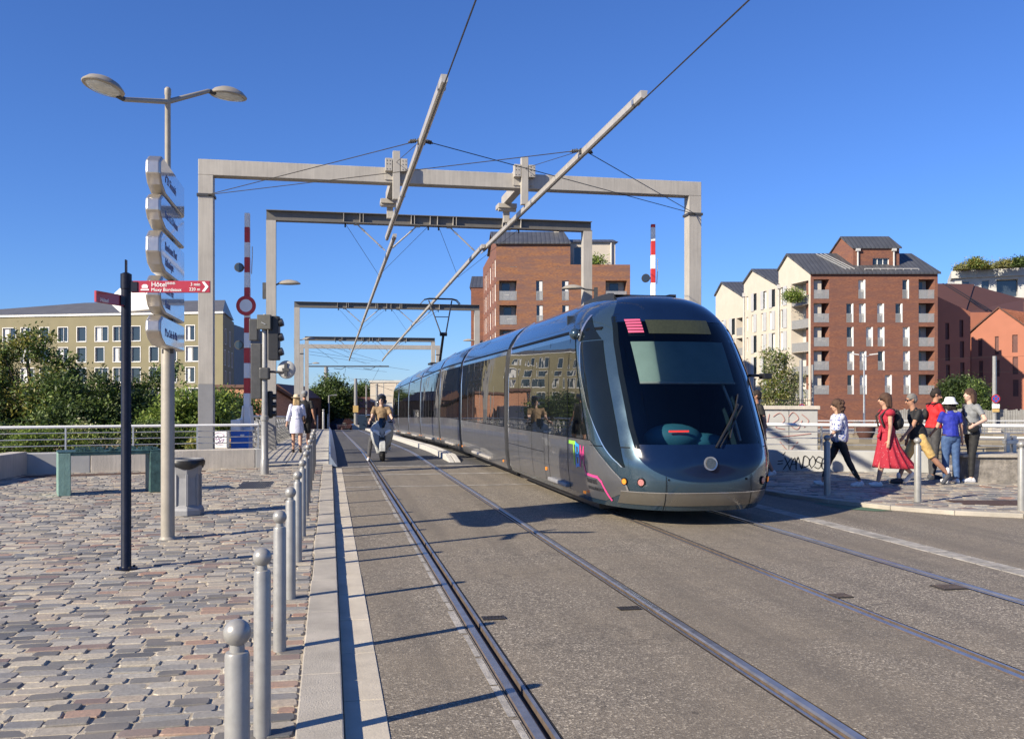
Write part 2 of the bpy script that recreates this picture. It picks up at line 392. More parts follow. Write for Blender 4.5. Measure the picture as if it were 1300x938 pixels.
def tag(o, label, cat, group=None):
    o['label'] = label; o['category'] = cat
    if group: o['group'] = group
    return o
def thing(name, label, cat, loc=(0, 0, 0), rotz=0, group=None):
    o = bpy.data.objects.new(name, None); col.objects.link(o); o.location = loc; o.rotation_euler = (0, 0, rotz)
    o.empty_display_size = .2
    return tag(o, label, cat, group)
def struct(o): o['kind'] = 'structure'; return o
KIDS = {}
def dup(o, loc=None, rotz=None, label=None, parent=None):
    c = o.copy(); col.objects.link(c)
    if parent: c.parent = parent
    if loc is not None: c.location = loc
    if rotz is not None: c.rotation_euler = (0, 0, rotz)
    if label: c['label'] = label
    for ch in list(o.children): dup(ch, parent=c)
    return c
def text(body, size, mat, parent, loc, rot, align='LEFT', ext=.002, name='lettering', sx=1.0):
    cu = bpy.data.curves.new(name, 'FONT'); cu.body = body; cu.size = size; cu.extrude = ext; cu.align_x = align; cu.resolution_u = 3
    tmp = bpy.data.objects.new(name, cu); me = bpy.data.meshes.new_from_object(tmp); bpy.data.objects.remove(tmp); bpy.data.curves.remove(cu); me.materials.clear(); me.materials.append(M[mat])
    o = bpy.data.objects.new(name, me); col.objects.link(o); o.parent = parent
    o.location = loc; o.rotation_euler = rot; o.scale = (sx, 1, 1)
    return o
# ------------------------------------------------------------------ ground, basin, street
near = [(-500, 62), (-60, 52), (-30, 48), (-4.2, 27.6), (8.7, 27.6), (9.2, 22.5), (16, 19.6), (60, 3), (500, -160)]
far = [(-500, 140), (-60, 98), (-30, 90), (-4.2, 80.6), (8.7, 80.6), (32, 64.5), (50, 60.6), (120, 48), (500, -20)]
g = MB()
n = len(near)
nz = -.06
g.add([(x, y, nz) for x, y in near] + [(500, -400, nz), (-500, -400, nz)], [tuple(range(n - 1, -1, -1)) + (n + 1, n)])
g.add([(x, y, nz) for x, y in near] + [(x, y, -6) for x, y in near], [(i, i + 1, n + i + 1, n + i) for i in range(n - 1)])
g.add([(x, y, -6) for x, y in near] + [(x, y, -6) for x, y in far], [(i, i + 1, n + i + 1, n + i) for i in range(n - 1)])
g.add([(x, y, -1.2) for x, y in far] + [(x, y, -6) for x, y in far], [(i, i + 1, n + i + 1, n + i) for i in range(n - 1)])
g.add([(x, y, -1.2) for x, y in far] + [(-500, 185, -3.1), (-60, 140, -3.1), (-30, 132, -3.1), (-4.2, 126, -3.1), (8.7, 126, -3.1), (40, 115, -3.1), (60, 110, -3.1), (140, 98, -3.1), (500, 30, -3.1)],
      [(i, i + 1, n + i + 1, n + i) for i in range(n - 1)])
g.add([(-500, 185, -3.1), (-60, 140, -3.1), (-30, 132, -3.1), (-4.2, 126, -3.1), (8.7, 126, -3.1), (40, 115, -3.1), (60, 110, -3.1), (140, 98, -3.1), (500, 30, -3.1), (3500, 30, -3.1), (3500, 5000, -3.1), (-3500, 5000, -3.1), (-3500, 185, -3.1)], [tuple(range(13))])
struct(g.build('ground', 'soil'))
w = MB(); w.quad((-480, -150, -3.7), (480, -150, -3.7), (480, 140, -3.7), (-480, 140, -3.7)); struct(w.build('water', 'water'))
# quay walls of squared stone along the basin
q = MB()
for a, b in zip(far[3:8], far[4:9]):
    if a[0] < 8: continue
    d = Vector((b[0] - a[0], b[1] - a[1], 0)).normalized(); nrm = Vector((d.y, -d.x, 0)) * .35
    q.add([(a[0], a[1], -6), (b[0], b[1], -6), (b[0], b[1], -.95), (a[0], a[1], -.95)] + [(p[0] + nrm.x, p[1] + nrm.y, z) for p, z in ((a, -6), (b, -6), (b, -.95), (a, -.95))],
          [(0, 1, 2, 3), (5, 4, 7, 6), (3, 2, 6, 7), (0, 4, 5, 1), (4, 0, 3, 7), (1, 5, 6, 2)])
M['quay'] = m_brick('squared_quay_stone', [(.2, .17, .12), (.27, .23, .17), (.33, .28, .2), (.15, .125, .09)], (.12, .1, .08), .7, .32)
tag(q.build('quay_wall', 'quay'), 'long squared stone quay wall across the basin, below the brick flats', 'quay wall')
# far quay promenade surface
q = MB()
q.add([(8.9, 80.7, -.94), (32, 64.6, -.94), (50, 60.7, -.94), (120, 48.1, -.94), (122, 60, -.94), (52, 73, -.94), (34, 77, -.94), (12, 90, -1.1)], [(0, 1, 6, 7), (1, 2, 5, 6), (2, 3, 4, 5)])
struct(q.build('quay_pavement', 'granite'))

YS_N = [-40, -20, -10, 0, 8, 16, 22.6]
YS_F = [22.6, 25, 27, 28, 29, 30, 31] + [33 + 2 * k for k in range(25)] + [83, 90, 100, 110, 120, 125, 132, 200, 320]
def strip(mb, x0, x1, ys, dz, dz1=None):
    dz1 = dz if dz1 is None else dz1
    mb.add([(x, y, gz(y) + z) for y in ys for x, z in ((x0, dz), (x1, dz1))], [(2 * i, 2 * i + 1, 2 * i + 3, 2 * i + 2) for i in range(len(ys) - 1)])
rails = [(1.02, 1), (2.455, -1), (3.985, 1), (5.42, -1)]
YALL = YS_N[:-1] + YS_F
def span(x, s): return sorted((x - s * .073, x + s * .078))
edges = [.29] + [e for x, s in rails for e in span(x, s)]
road_n, road_f = MB(), MB()
for a, b in zip(edges[0::2], edges[1::2] + [None]):
    if b is None: b = 60
    strip(road_n, a, b, YS_N, 0)
    strip(road_f, a, min(b, 8.4), YS_F, 0)
strip(road_f, -.12, .29, [y for y in YS_F if y >= 25 or y == 22.6], 0)
struct(road_n.build('road', 'asphalt')); struct(road_f.build('bridge_road', 'asphalt_dark'))
for x, s in rails:
    t = MB()
    def st(a, b, dz, dz1=None, mi=0):
        t.mi = mi
        p0, p1 = (x + s * a, dz), (x + s * b, dz if dz1 is None else dz1)
        if p0[0] > p1[0]: p0, p1 = p1, p0
        strip(t, p0[0], p1[0], YALL, p0[1], p1[1])
    st(-.073, -.062, -.004, mi=1); st(-.062, -.056, -.004, .004, 2); st(-.056, -.01, .004); st(-.01, 0, .004, -.006)
    st(0, .004, -.006, -.045, 2); st(.004, .036, -.045, mi=2); st(.036, .04, -.045, .002, 2); st(.04, .062, .002); st(.062, .078, -.004, mi=1)
    struct(t.build('tram_rail', ['rail', 'rubber', 'railrust'], smooth=25))
    if x > 1.5: continue
    gr = MB(); k = 0; rr = random.Random(int(x * 10))
    y = 2.0
    while y < 22:
        L_ = rr.uniform(.25, .7); o = x - s * .085
        a, b = sorted((o, o - s * rr.uniform(.035, .055)))
        gr.add([(a, y, .003), (b, y, .003), (b, y + L_, .003), (a, y + L_, .003)], [(0, 1, 2, 3)]); y += L_ + rr.uniform(.01, .06)
    struct(gr.build('rail_grout', 'groutstrip'))
# pale concrete joints across the street before the bridge
j = MB()
for px, py, wd in ((550, 591.5, .22), (520, 602.5, .2), (530, 617.5, .13)):
    y0 = at(px, 1944 / (py - 506))[1]
    for a, b in zip(edges[0::2], edges[1::2] + [7.0]): j.add([(a, y0, .004), (b, y0 - .0, .004), (b, y0 + wd, .004), (a, y0 + wd, .004)], [(0, 1, 2, 3)])
struct(j.build('road_joint', 'groutstrip'))
# gutter, kerb
gu = MB()
rr = random.Random(3)
y = 0
while y < 22.3:
    l = rr.uniform(.75, 1.0); y1 = min(y + l, 22.4)
    gu.box(.074, .288, y + .006, y1 - .006, -.05, .006 + rr.uniform(-.002, .002)); y = y1
struct(gu.build('gutter', 'gutter', bevel=.004, seg=1))
gb = MB(); strip(gb, .06, .3, [-1, 22.5], -.012); struct(gb.build('gutter_bed', 'rubber'))
kb = MB(); y = -1.
while y < 22.8:
    l = rr.uniform(1.0, 1.6); y1 = min(y + l, 22.9)
    kb.box(-.15 + rr.uniform(-.006, .006), .068, y + .003, y1 - .003, -.05, .066 + rr.uniform(-.002, .002)); y = y1
struct(kb.build('kerb', 'granite', bevel=.008))

# granite setts, one stone at a time, on a sandy bed
def setts(name, xr, yr, inside, sx, sy, z, seed, ang=0., xmax=None):
    rr = random.Random(seed); mb = MB(); ca, sa = math.cos(ang), math.sin(ang)
    y = yr[0]
    while y < yr[1]:
        w = sy * rr.uniform(.86, 1.12); x = xr[0] + rr.uniform(0, sx)
        while x < xr[1]:
            l = sx * rr.uniform(.72, 1.28)
            if xmax is not None and x < xmax < x + l + .07: l = xmax - x
            cx, cy = x + l / 2, y + w / 2 + .012 * math.sin(cx0) if (cx0 := x * 1.7 + y) else 0
            wx, wy = cx * ca - cy * sa, cx * sa + cy * ca
            if inside(wx, wy):
                hx, hy = l / 2 - rr.uniform(.004, .009), w / 2 - rr.uniform(.004, .008)
                zz = z + rr.uniform(-.007, .006); tx, ty = rr.uniform(-.02, .02), rr.uniform(-.025, .025)
                b = min(hx, hy) * rr.uniform(.14, .38); rot = ang + rr.uniform(-.035, .035); c_, s_ = math.cos(rot), math.sin(rot)
                oc = [(-hx + b, -hy), (hx - b, -hy), (hx, -hy + b), (hx, hy - b), (hx - b, hy), (-hx + b, hy), (-hx, hy - b), (-hx, -hy + b)]
                oc = [(px + rr.uniform(-.006, .006), py + rr.uniform(-.005, .005)) for px, py in oc]
                def P(px, py, dz, k=1.): 
                    px, py = px * k, py * k
                    return (wx + px * c_ - py * s_, wy + px * s_ + py * c_, zz + dz + px * tx + py * ty)
                vs = [P(px, py, -.05, 1.0) for px, py in oc] + [P(px, py, -.006, 1.0) for px, py in oc] + [P(px, py, 0, .95) for px, py in oc]
                fs = [tuple(range(16, 24))]
                for k in range(8):
                    q_ = (k + 1) % 8; fs += [(k, q_, 8 + q_, 8 + k), (8 + k, 8 + q_, 16 + q_, 16 + k)]
                mb.add(vs, fs)
            x += l
        y += w
    return struct(mb.build(name, 'sett'))
def wall_y(x): return 22.2 + (x + 1.55) * .22      # line of the low wall behind the square
def vis(x, y, m=1.2):
    d = x * S_ + y * C_; l = x * C_ - y * S_
    return d > 2.5 and abs(l) < d * .545 + m
setts('cobble_pavement', (-9.5, -.17), (1.5, 23.6), lambda x, y: x < -.165 and y < min(wall_y(x), 22.9) - .06 and vis(x, y) and not (-1.62 < x < -1.0 and 16.9 < y < 18.5) and not (x < -2.6 and wall_y(x) - 1.15 < y < wall_y(x) - .42 and x > -6.1),   .2, .115, .06, 11, xmax=-.158)
b = MB(); b.box(-40, -.152, -8, 22.9, -.1, .0525); struct(b.build('cobble_bed', 'bed'))
KERB_R = [(6.95, 26), (7.05, 17.5), (7.32, 14.6), (7.6, 13.45), (8.02, 12.47), (8.55, 11.75), (9.25, 11.27), (10.2, 10.85), (12, 10.3), (16, 9.3), (26, 7.2), (60, 1)]
def in_right(x, y):
    for (x0, y0), (x1, y1) in zip(KERB_R, KERB_R[1:]):
        if min(y0, y1) <= y <= max(y0, y1) and y1 != y0:
            return x > x0 + (x1 - x0) * (y - y0) / (y1 - y0) + .22
    return False
setts('right_cobble_pavement', (4, 16.5), (3, 23), lambda x, y: in_right(x, y) and y < 23.1 - .417 * x + .0 and vis(x, y, .5) and not (9.2 < x < 10.9 and 12.25 < y - (x - 10) * -.2 < 12.95), .24, .14, .06, 12, -.2)
def poly_slab(mb, pts, z0, z1): mb.ext([(x, y, z0) for x, y in pts], (0, 0, z1 - z0))
b = MB(); poly_slab(b, [(x + .1, y) for x, y in KERB_R] + [(60, 15), (16, 19.4), (9.1, 22.3), (8.6, 26)], -.1, .0525); struct(b.build('right_pavement_bed', 'bed'))
kb = MB()
for (x0, y0), (x1, y1) in zip(KERB_R[:-1], KERB_R[1:]):
    L_ = math.hypot(x1 - x0, y1 - y0); k = max(1, round(L_ / 1.0)); d = Vector((x1 - x0, y1 - y0, 0)) / L_; nn = Vector((-d.y, d.x, 0)) * .2
    if L_ > 20: k = 6
    for i in range(k):
        a = Vector((x0, y0, 0)) + d * (L_ * i / k + .004); c = Vector((x0, y0, 0)) + d * (L_ * (i + 1) / k - .004)
        kb.ext([(a.x, a.y, -.05), (c.x, c.y, -.05), (c.x + nn.x, c.y + nn.y, -.05), (a.x + nn.x, a.y + nn.y, -.05)], (0, 0, .112 + rr.uniform(-.003, .003)))
struct(kb.build('right_kerb', 'granite', bevel=.01))
# block strip on the right of the tracks and green paint patch
bs = MB(); y = -4.
while y < 21:
    l = .36; bs.box(6.22 + rr.uniform(-.006, .006), 6.46, y + .01, y + l - .01, -.03, .006); y += l
struct(bs.build('block_strip', 'groutstrip', bevel=.005, seg=1))
p = MB(); p.add([(7.36, 13.55, .005), (7.36, 12.75, .005), (7.7, 12.35, .005), (8.0, 12.35, .005), (7.72, 13.0, .005), (7.5, 13.5, .005)], [tuple(range(6))]); struct(p.build('green_road_marking', 'greenpaint'))

# bridge deck, footways, guard plates
d = MB(); ys = [27.3, 29, 31] + [33 + 2 * k for k in range(24)] + [80.9]
for x0, x1 in ((-2.1, 8.55),):
    d.add([(x, y, gz(y) + z) for y in ys for x, z in ((x0, -.02), (x1, -.02), (x1, -.75), (x0, -.75))],
          [(4 * i + a, 4 * i + (a + 1) % 4, 4 * i + 4 + (a + 1) % 4, 4 * i + 4 + a) for i in range(len(ys) - 1) for a in range(4)] + [(3, 2, 1, 0), tuple(len(ys) * 4 - 4 + k for k in range(4))])
struct(d.build('bridge_deck', 'concrete'))
f = MB(); y = 22.92
while y < 84:
    y1 = y + (.62 if y < 60 else 2.0)
    for a, b_ in ((-1.98, -1.02), (-1.0, -.52), (-.5, -.02)):
        za, zb = gz(y), gz(y1)
        f.add([(a, y + .006, za + .0), (b_ , y + .006, za), (b_, y1 - .006, zb), (a, y1 - .006, zb), (a, y + .006, za + .075), (b_, y + .006, za + .075), (b_, y1 - .006, zb + .075), (a, y1 - .006, zb + .075)],
              [(0, 3, 2, 1), (4, 5, 6, 7), (0, 1, 5, 4), (1, 2, 6, 5), (2, 3, 7, 6), (3, 0, 4, 7)])
    y = y1
struct(f.build('bridge_footway', 'slab'))
fb = MB(); strip(fb, -2.0, 0.0, [v for v in YS_F if v < 90], .055); struct(fb.build('footway_bed', 'darkgrey'))
f = MB()
yy = [v for v in [22.7] + YS_F[2:] if v < 86]
f.add([(x, y, gz(y) + z) for y in yy for x, z in ((.0, .02), (.0, .26), (.03, .26), (.19, .012))], [(4 * i + a, 4 * i + a + 1, 4 * i + 5 + a, 4 * i + 4 + a) for i in range(len(yy) - 1) for a in range(3)] + [(3, 2, 1, 0)])
M['guard'] = plain('bluish_guard_plate', (.36, .42, .5), .4, .5, var=.2, scale=3, streak=True)
struct(f.build('guard_plate', 'guard'))
f = MB(); strip(f, 7.0, 8.45, [v for v in YS_F if 25 < v < 84], .1); strip(f, 6.98, 7.0, [v for v in YS_F if 25 < v < 84], .0, .1); struct(f.build('right_bridge_footway', 'slab'))
# white double kerb between the tracks
mk = MB(); y = 23.9; first = True
while y < 80:
    l = 1.0 if y < 27 else 2.4
    for a, b_ in ((3.0, 3.135), (3.155, 3.29)):
        za, zb = gz(y), gz(y + l); h0 = .02 if first else .15
        mk.add([(a, y, za - .02), (b_, y, za - .02), (b_, y + l - .02, zb - .02), (a, y + l - .02, zb - .02), (a, y, za + h0), (b_, y, za + h0), (b_, y + l - .02, zb + .15), (a, y + l - .02, zb + .15)],
               [(0, 3, 2, 1), (4, 5, 6, 7), (0, 1, 5, 4), (1, 2, 6, 5), (2, 3, 7, 6), (3, 0, 4, 7)])
    first = False; y += l
struct(mk.build('median_kerb', 'paintwhite', bevel=.012))

# covers and gratings let into the street: each one a thing
def grating(loc, sx, sy, nbar, label, rot=0, name='drain_grate', cat='drain grate', mat='ironlid', group=None):
    t = MB(); z = .006
    t.box(-sx, sx, -sy, -sy + .02, 0, z); t.box(-sx, sx, sy - .02, sy, 0, z); t.box(-sx, -sx + .02, -sy + .02, sy - .02, 0, z); t.box(sx - .02, sx, -sy + .02, sy - .02, 0, z)
    for i in range(nbar):
        x = -sx + .02 + (2 * sx - .04) * (i + .5) / nbar; hw = (2 * sx - .04) / nbar * .28
        t.box(x - hw, x + hw, -sy + .02, sy - .02, 0, z - .001)
    o = thing(name, label, cat, loc, rot, group); t.build('frame', mat, o)
    k = MB(); k.box(-sx + .01, sx - .01, -sy + .01, sy - .01, -.03, .002); k.build('pit', 'rubber', o); return o
grating((1.19, 6.87, .004), .085, .05, 5, 'small iron slotted drain grate beside the groove of the left rail', group='slotted drain grates by the rails')
grating((2.27, 6.99, .004), .085, .05, 5, 'small iron slotted drain grate just left of the second rail from the kerb', group='slotted drain grates by the rails')
def cover(loc, sx, sy, label, group=None):
    o = thing('rail_cover', label, 'cover', loc, 0, group); t = MB(); t.box(-sx, sx, -sy, sy, -.01, .007); t.build('plate', 'ironlid', o, bevel=.004, seg=1)
    t = MB()
    for i in range(7): t.box(-sx * .9, sx * .9, -sy * .9 + sy * 1.8 * i / 7, -sy * .9 + sy * 1.8 * (i + .5) / 7, .007, .011)
    t.build('ribs', 'railrust', o)
cover((4.12, 7.1, .004), .075, .075, 'square iron cover straddling the nearer rail of the right track', 'iron covers by the right track')
cover((5.22, 7.25, .004), .12, .1, 'broad flat iron cover beside the farther rail of the right track', 'iron covers by the right track')
grating((-1.31, 17.7, .056), .28, .7, 16, 'dark grey foot grating in the setts beside the signal post', name='pavement_grate', mat='darkgrey')
c0 = MB(); c0.box(-1.62, -1.0, 16.9, 18.5, .03, .055); struct(c0.build('grate_surround', 'granite'))
tg = MB(); tg.add([(0, 0, 0), (1.6, -.35, 0), (1.7, .3, 0), (.1, .65, 0)], [(0, 1, 2, 3)]); tg.ext([(0, 0, -.03), (1.6, -.35, -.03), (1.7, .3, -.03), (.1, .65, -.03)], (0, 0, .028))
tag(tg.build('pavement_grating', 'grille', loc=(9.2, 12.35, .064)), 'rusty brown grating set in the pale setts near the right kerb', 'grating')
dr = MB(); a0 = Vector((-6.05, 0, 0)); a1 = Vector((-2.62, 0, 0))
dr.add([(a0.x, wall_y(a0.x) - 1.12, .056), (a1.x, wall_y(a1.x) - .8, .056), (a1.x, wall_y(a1.x) - .45, .056), (a0.x, wall_y(a0.x) - .45, .056)], [(0, 1, 2, 3)])
dr.ext([(a0.x, wall_y(a0.x) - 1.12, .03), (a1.x, wall_y(a1.x) - .8, .03), (a1.x, wall_y(a1.x) - .45, .03), (a0.x, wall_y(a0.x) - .45, .03)], (0, 0, .024))
tag(dr.build('drain_channel', 'grille'), 'long brown gravel-coloured drain strip in front of the concrete wall', 'drain')
# ------------------------------------------------------------------ walls and railings
def oriented(a, b):
    return math.atan2(b[1] - a[1], b[0] - a[0]), math.hypot(b[0] - a[0], b[1] - a[1])
def low_wall(name, label, a, b, t, h, mat, z=.0, splits=()):
    ang, L_ = oriented(a, b); o = thing(name, label, 'wall', (*a, z), ang)
    ks = [0] + list(splits) + [L_]
    mats = mat if isinstance(mat, list) else [mat] * (len(ks) - 1)
    for (k0, k1), m in zip(zip(ks, ks[1:]), mats):
        MB().box(k0 + .004, k1 - .004, 0, t, -.1, h).build('wall_block', m, o, bevel=.015)
    return o
low_wall('concrete_wall', 'long low weathered concrete wall behind the green bronze table', (-9.5, wall_y(-9.5)), (-1.5, wall_y(-1.5)), .4, .48, ['whitewall', 'concrete', 'concrete', 'whitewall'], splits=(4.62, 6.2, 8.04))
low_wall('short_wall', 'short concrete wall end standing forward at the far left of the square', (-6.55, 16.6), (-6.15, wall_y(-6.15) - .02), .35, .52, 'concrete')
def railing(name, label, pts, z, h, lows, spacing, top_r=.03, post='flat', group=None, r=.011):
    o = thing(name, label, 'railing', (pts[0][0], pts[0][1], z), 0, group)
    P = [Vector((x - pts[0][0], y - pts[0][1], 0)) for x, y in pts]
    for k, hh in enumerate([h] + lows):
        t = MB(); t.tube([p + Vector((0, 0, hh)) for p in P], top_r if k == 0 else r, 8); t.build('top_rail' if k == 0 else 'lower_rail', 'white' if k == 0 else 'steel', o, smooth=50)
    for p0, p1 in zip(P, P[1:]):
        L_ = (p1 - p0).length; n = max(1, round(L_ / spacing))
        for i in range(n + (1 if p1 is P[-1] else 0)):
            p = p0 + (p1 - p0) * i / n; t = MB(); t.box(p.x - .014, p.x + .014, p.y - .028, p.y + .028, 0, h - .02); t.build('post', 'steel', o)
    return o
wl = lambda x: (x, wall_y(x) + .2)
railing('metal_railing', 'silver tube railing on the concrete wall behind the bronze table', [wl(-9.4), wl(-1.6)], .48, .54, [.14, .275, .41], 1.45)
# right wall, with its graffiti
a, b = (9.1, 19.27), (12.55, 17.9)
o = low_wall('graffiti_wall', 'pale low wall with a black graffiti tag, behind the walkers', a, b, .35, .5, 'whitewall')
K = MB()
def stroke(mb, pts, r, y, sx=1., ox=0, oz=0):
    pts = [Vector((ox + px * sx, y, oz + pz)) for px, pz in pts]
    if len(pts) > 2:
        q = [pts[0]] + pts + [pts[-1]]; pts = []
        for a, b, c, d in zip(q, q[1:], q[2:], q[3:]):
            for k in range(5):
                u = k / 5; pts.append(.5 * (2 * b + (c - a) * u + (2 * a - 5 * b + 4 * c - d) * u * u + (3 * b - a - 3 * c + d) * u ** 3))
        pts.append(q[-1])
    for p0, p1 in zip(pts, pts[1:]): mb.cap(p0, p1, r, r, n=6)
glyph = dict(X=[[(0, 0), (.7, 1)], [(0, 1), (.75, -.1)]], A=[[(0, 0), (.35, 1), (.7, 0)], [(.1, .4), (.6, .45)]], N=[[(0, 0), (.05, 1), (.6, 0), (.65, 1)]], D=[[(0, 0), (.05, 1), (.6, .75), (.6, .25), (0, 0)]],
             O=[[(.3, 0), (0, .5), (.3, 1), (.65, .5), (.3, 0)]], S=[[(.6, .9), (.2, 1), (.05, .65), (.6, .4), (.4, 0), (0, .1)]], E=[[(.6, 1), (.05, .9), (.1, .1), (.65, 0)], [(.1, .5), (.5, .55)]], K=[[(0, 0), (.05, 1)], [(.6, 1), (.05, .45), (.7, -.1)]],
             e=[[(0, .65), (.5, .7)], [(0, .4), (.5, .45)]])
x = .5
for ch in 'eXANDOSE':
    for s_ in glyph[ch]: stroke(K, s_, .012, -.003, .16, x, .13) if False else stroke(K, [(px * .2 + .03 * pz, pz * .25 + .02 * math.sin(7 * x)) for px, pz in s_], .011, -.004, 1, x, .11)
    x += .13
stroke(K, [(.62, .4), (.66, .46)], .01, -.004)
K.build('graffiti', 'black', o)
o = low_wall('stone_block_wall', 'rough grey stone wall block beside the woman in grey', (11.75, 15.78), (14.4, 15.0), .8, .52, 'rock')
MB().box(-.1, 2.85, -.06, .9, .522, .58).build('coping', 'granite', o, bevel=.012)
railing('white_railing', 'white tube railing above the graffiti wall behind the walkers', [(9.1, 19.45), (11.9, 18.34), (14.6, 17.2), (22, 14.2)], .5, .55, [.12, .26, .4], 1.5, .038)
o = railing('basin_railing', 'thin steel railing with a lock post beside the rough stone wall', [(12.6, 17.2), (13.4, 16.6), (15.5, 15.9), (19, 14.6)], .12, .72, [.2, .38, .55], 1.2, .02)
t = MB(); t.box(.62, .7, -.62, -.54, 0, .8); t.box(.75, .83, -.64, -.56, 0, .76); t.box(.6, .86, -.66, -.52, .6, .68); t.build('gate_latch', 'steel', o, bevel=.006)
# graffiti cabinet
cx, cy = at(999, 22.6)
o = thing('stone_cabinet', 'pale box cabinet with faded red graffiti behind the right wall', 'cabinet', (cx, cy, 0), R(-19))
MB().box(-.66, .66, -.3, .3, 0, 1.36).build('body', 'whitewall', o, bevel=.01); MB().box(-.71, .71, -.35, .35, 1.362, 1.45).build('lid', 'concrete', o, bevel=.012)
K = MB(); rr = random.Random(5)
for s_ in ([(-.35, 1.2), (-.2, 1.28), (-.1, 1.1), (-.3, .95), (-.1, .9)], [(0, 1.2), (.1, 1.3), (.22, 1.15), (.05, 1.), (.2, .9), (.3, 1.1)], [(.3, 1.25), (.45, 1.1), (.35, .95)], [(-.4, .7), (.1, .75), (.5, .8)], [(-.2, .6), (0, .4), (.2, .6)], [(-.5, 1.0), (-.45, 1.25)]):
    stroke(K, s_, .013, -.305)
K.build('graffiti', 'graffpink', o); MB().box(-.006, .006, -.306, -.3, .05, 1.34).build('door_seam', 'darkgrey', o)

# bridge railings
def bridge_rail(x, sgn, label):
    o = thing('bridge_railing', label, 'railing', (x, 23.6, 0), 0); ys = [23.6] + [v for v in YS_F if 25 <= v < 82]
    t = MB(); t.tube([(sgn * .22, y - 23.6, gz(y) + 1.1) for y in ys], .035, 8); t.build('handrail', 'steel', o, smooth=50)
    for k in range(6):
        f = (k + 1) / 7; t = MB(); t.tube([(sgn * .22 * f, y - 23.6, gz(y) + .12 + .98 * f) for y in ys], .012, 6); t.build('lower_rail', 'steel', o, smooth=50)
    y = 23.7
    while y < 80:
        z = gz(y); t = MB(); t.ext([(0, y - 23.6, z), (-sgn * .14, y - 23.6, z), (sgn * .17, y - 23.6, z + 1.07), (sgn * .25, y - 23.6, z + 1.07)], (0, .035, 0)); t.build('post', 'bollard', o); y += 1.95
    m = MB(); y = 23.8
    while y < 80:
        for s1 in (0, 1):
            p = [(0, .12), (.3, .55), (0, .98)] if s1 else [(.3, .12), (0, .55), (.3, .98)]
            m.tube([(sgn * .22 * zz / 1.1, y - 23.6 + dy, gz(y) + zz) for dy, zz in p], .007, 5)
        y += .34
    m.build('lattice', 'steel', o)
bridge_rail(-1.95, -1, 'leaning lattice railing along the left footway of the bridge')
bridge_rail(8.45, 1, 'leaning lattice railing on the far side of the bridge behind the tram')

# ------------------------------------------------------------------ bollards
def make_bollard(label, group):
    o = thing('bollard', label, 'bollard', (0, 0, 0), 0, group)
    t = MB(); t.lathe([(.04, -.02), (.0385, .755), (.035, .765), (.024, .768), (.022, .79)], 24); t.build('post', 'bollard', o, smooth=35)
    t = MB(); t.ell((0, 0, .826), (.043, .043, .043), 24); t.build('ball', 'bollard', o, smooth=60); return o
LB = [(-.353, 3.851), (-.305, 4.524), (-.302, 6.035), (-.297, 7.594), (-.296, 9.268), (-.299, 11.016), (-.303, 12.855), (-.316, 14.616), (-.323, 16.499), (-.324, 18.396), (-.33, 20.2), (-.335, 22.0)]
words = ['nearest bollard, cut off by the bottom edge of the picture', 'second bollard from the front, its foot just in view', 'third bollard from the front in the kerb row', 'fourth bollard from the front in the kerb row', 'fifth bollard from the front in the kerb row', 'sixth bollard from the front in the kerb row',
         'seventh bollard from the front in the kerb row', 'eighth bollard from the front in the kerb row', 'ninth bollard from the front in the kerb row', 'tenth bollard from the front in the kerb row', 'last but one bollard of the kerb row before the bridge', 'farthest bollard of the kerb row, at the bridge footway']
proto = make_bollard('grey ball-topped ' + words[0], 'ball-topped bollards along the left kerb')
LB[0] = (-.284, 3.08)
for (x, y), wd in zip(LB, words):
    if wd is words[0]: proto.location = (x, y, .06)
    else: dup(proto, (x, y, .06), label='grey ball-topped ' + wd)
for (px, py), wd in zip(((1050, 628), (1165, 637), (1297, 648)), ('shaded grey bollard in front of the woman in black leggings', 'sunlit grey bollard in front of the man in yellow shorts', 'grey bollard at the right edge beside the rusty grating')):
    d = (CAM_H - .06) * 1200 / (py - 506); b = dup(proto, (*at(px, d), .06), label=wd); b['group'] = 'ball-topped bollards on the right kerb'; b.scale = (1.3, 1.3, 1.12)
# farther bollards where the bridge ends
pb = dup(proto, (-1.0, 84, gz(84) + .1), label='leftmost of three thin far bollards at the end of the bridge'); pb['group'] = 'far bollards at the bridge end'; pb.scale = (1.6, 1.6, 1.4)
b2 = dup(pb, (-.5, 83.5, gz(84) + .1), label='tall thick post with a knob among the far bollards at the bridge end'); b2.scale = (2.6, 2.6, 2.0)
b3 = dup(pb, (-.1, 84.5, gz(84) + .1), label='rightmost of three far bollards beyond the walkers on the bridge'); b3.scale = (1.7, 1.7, 1.5)

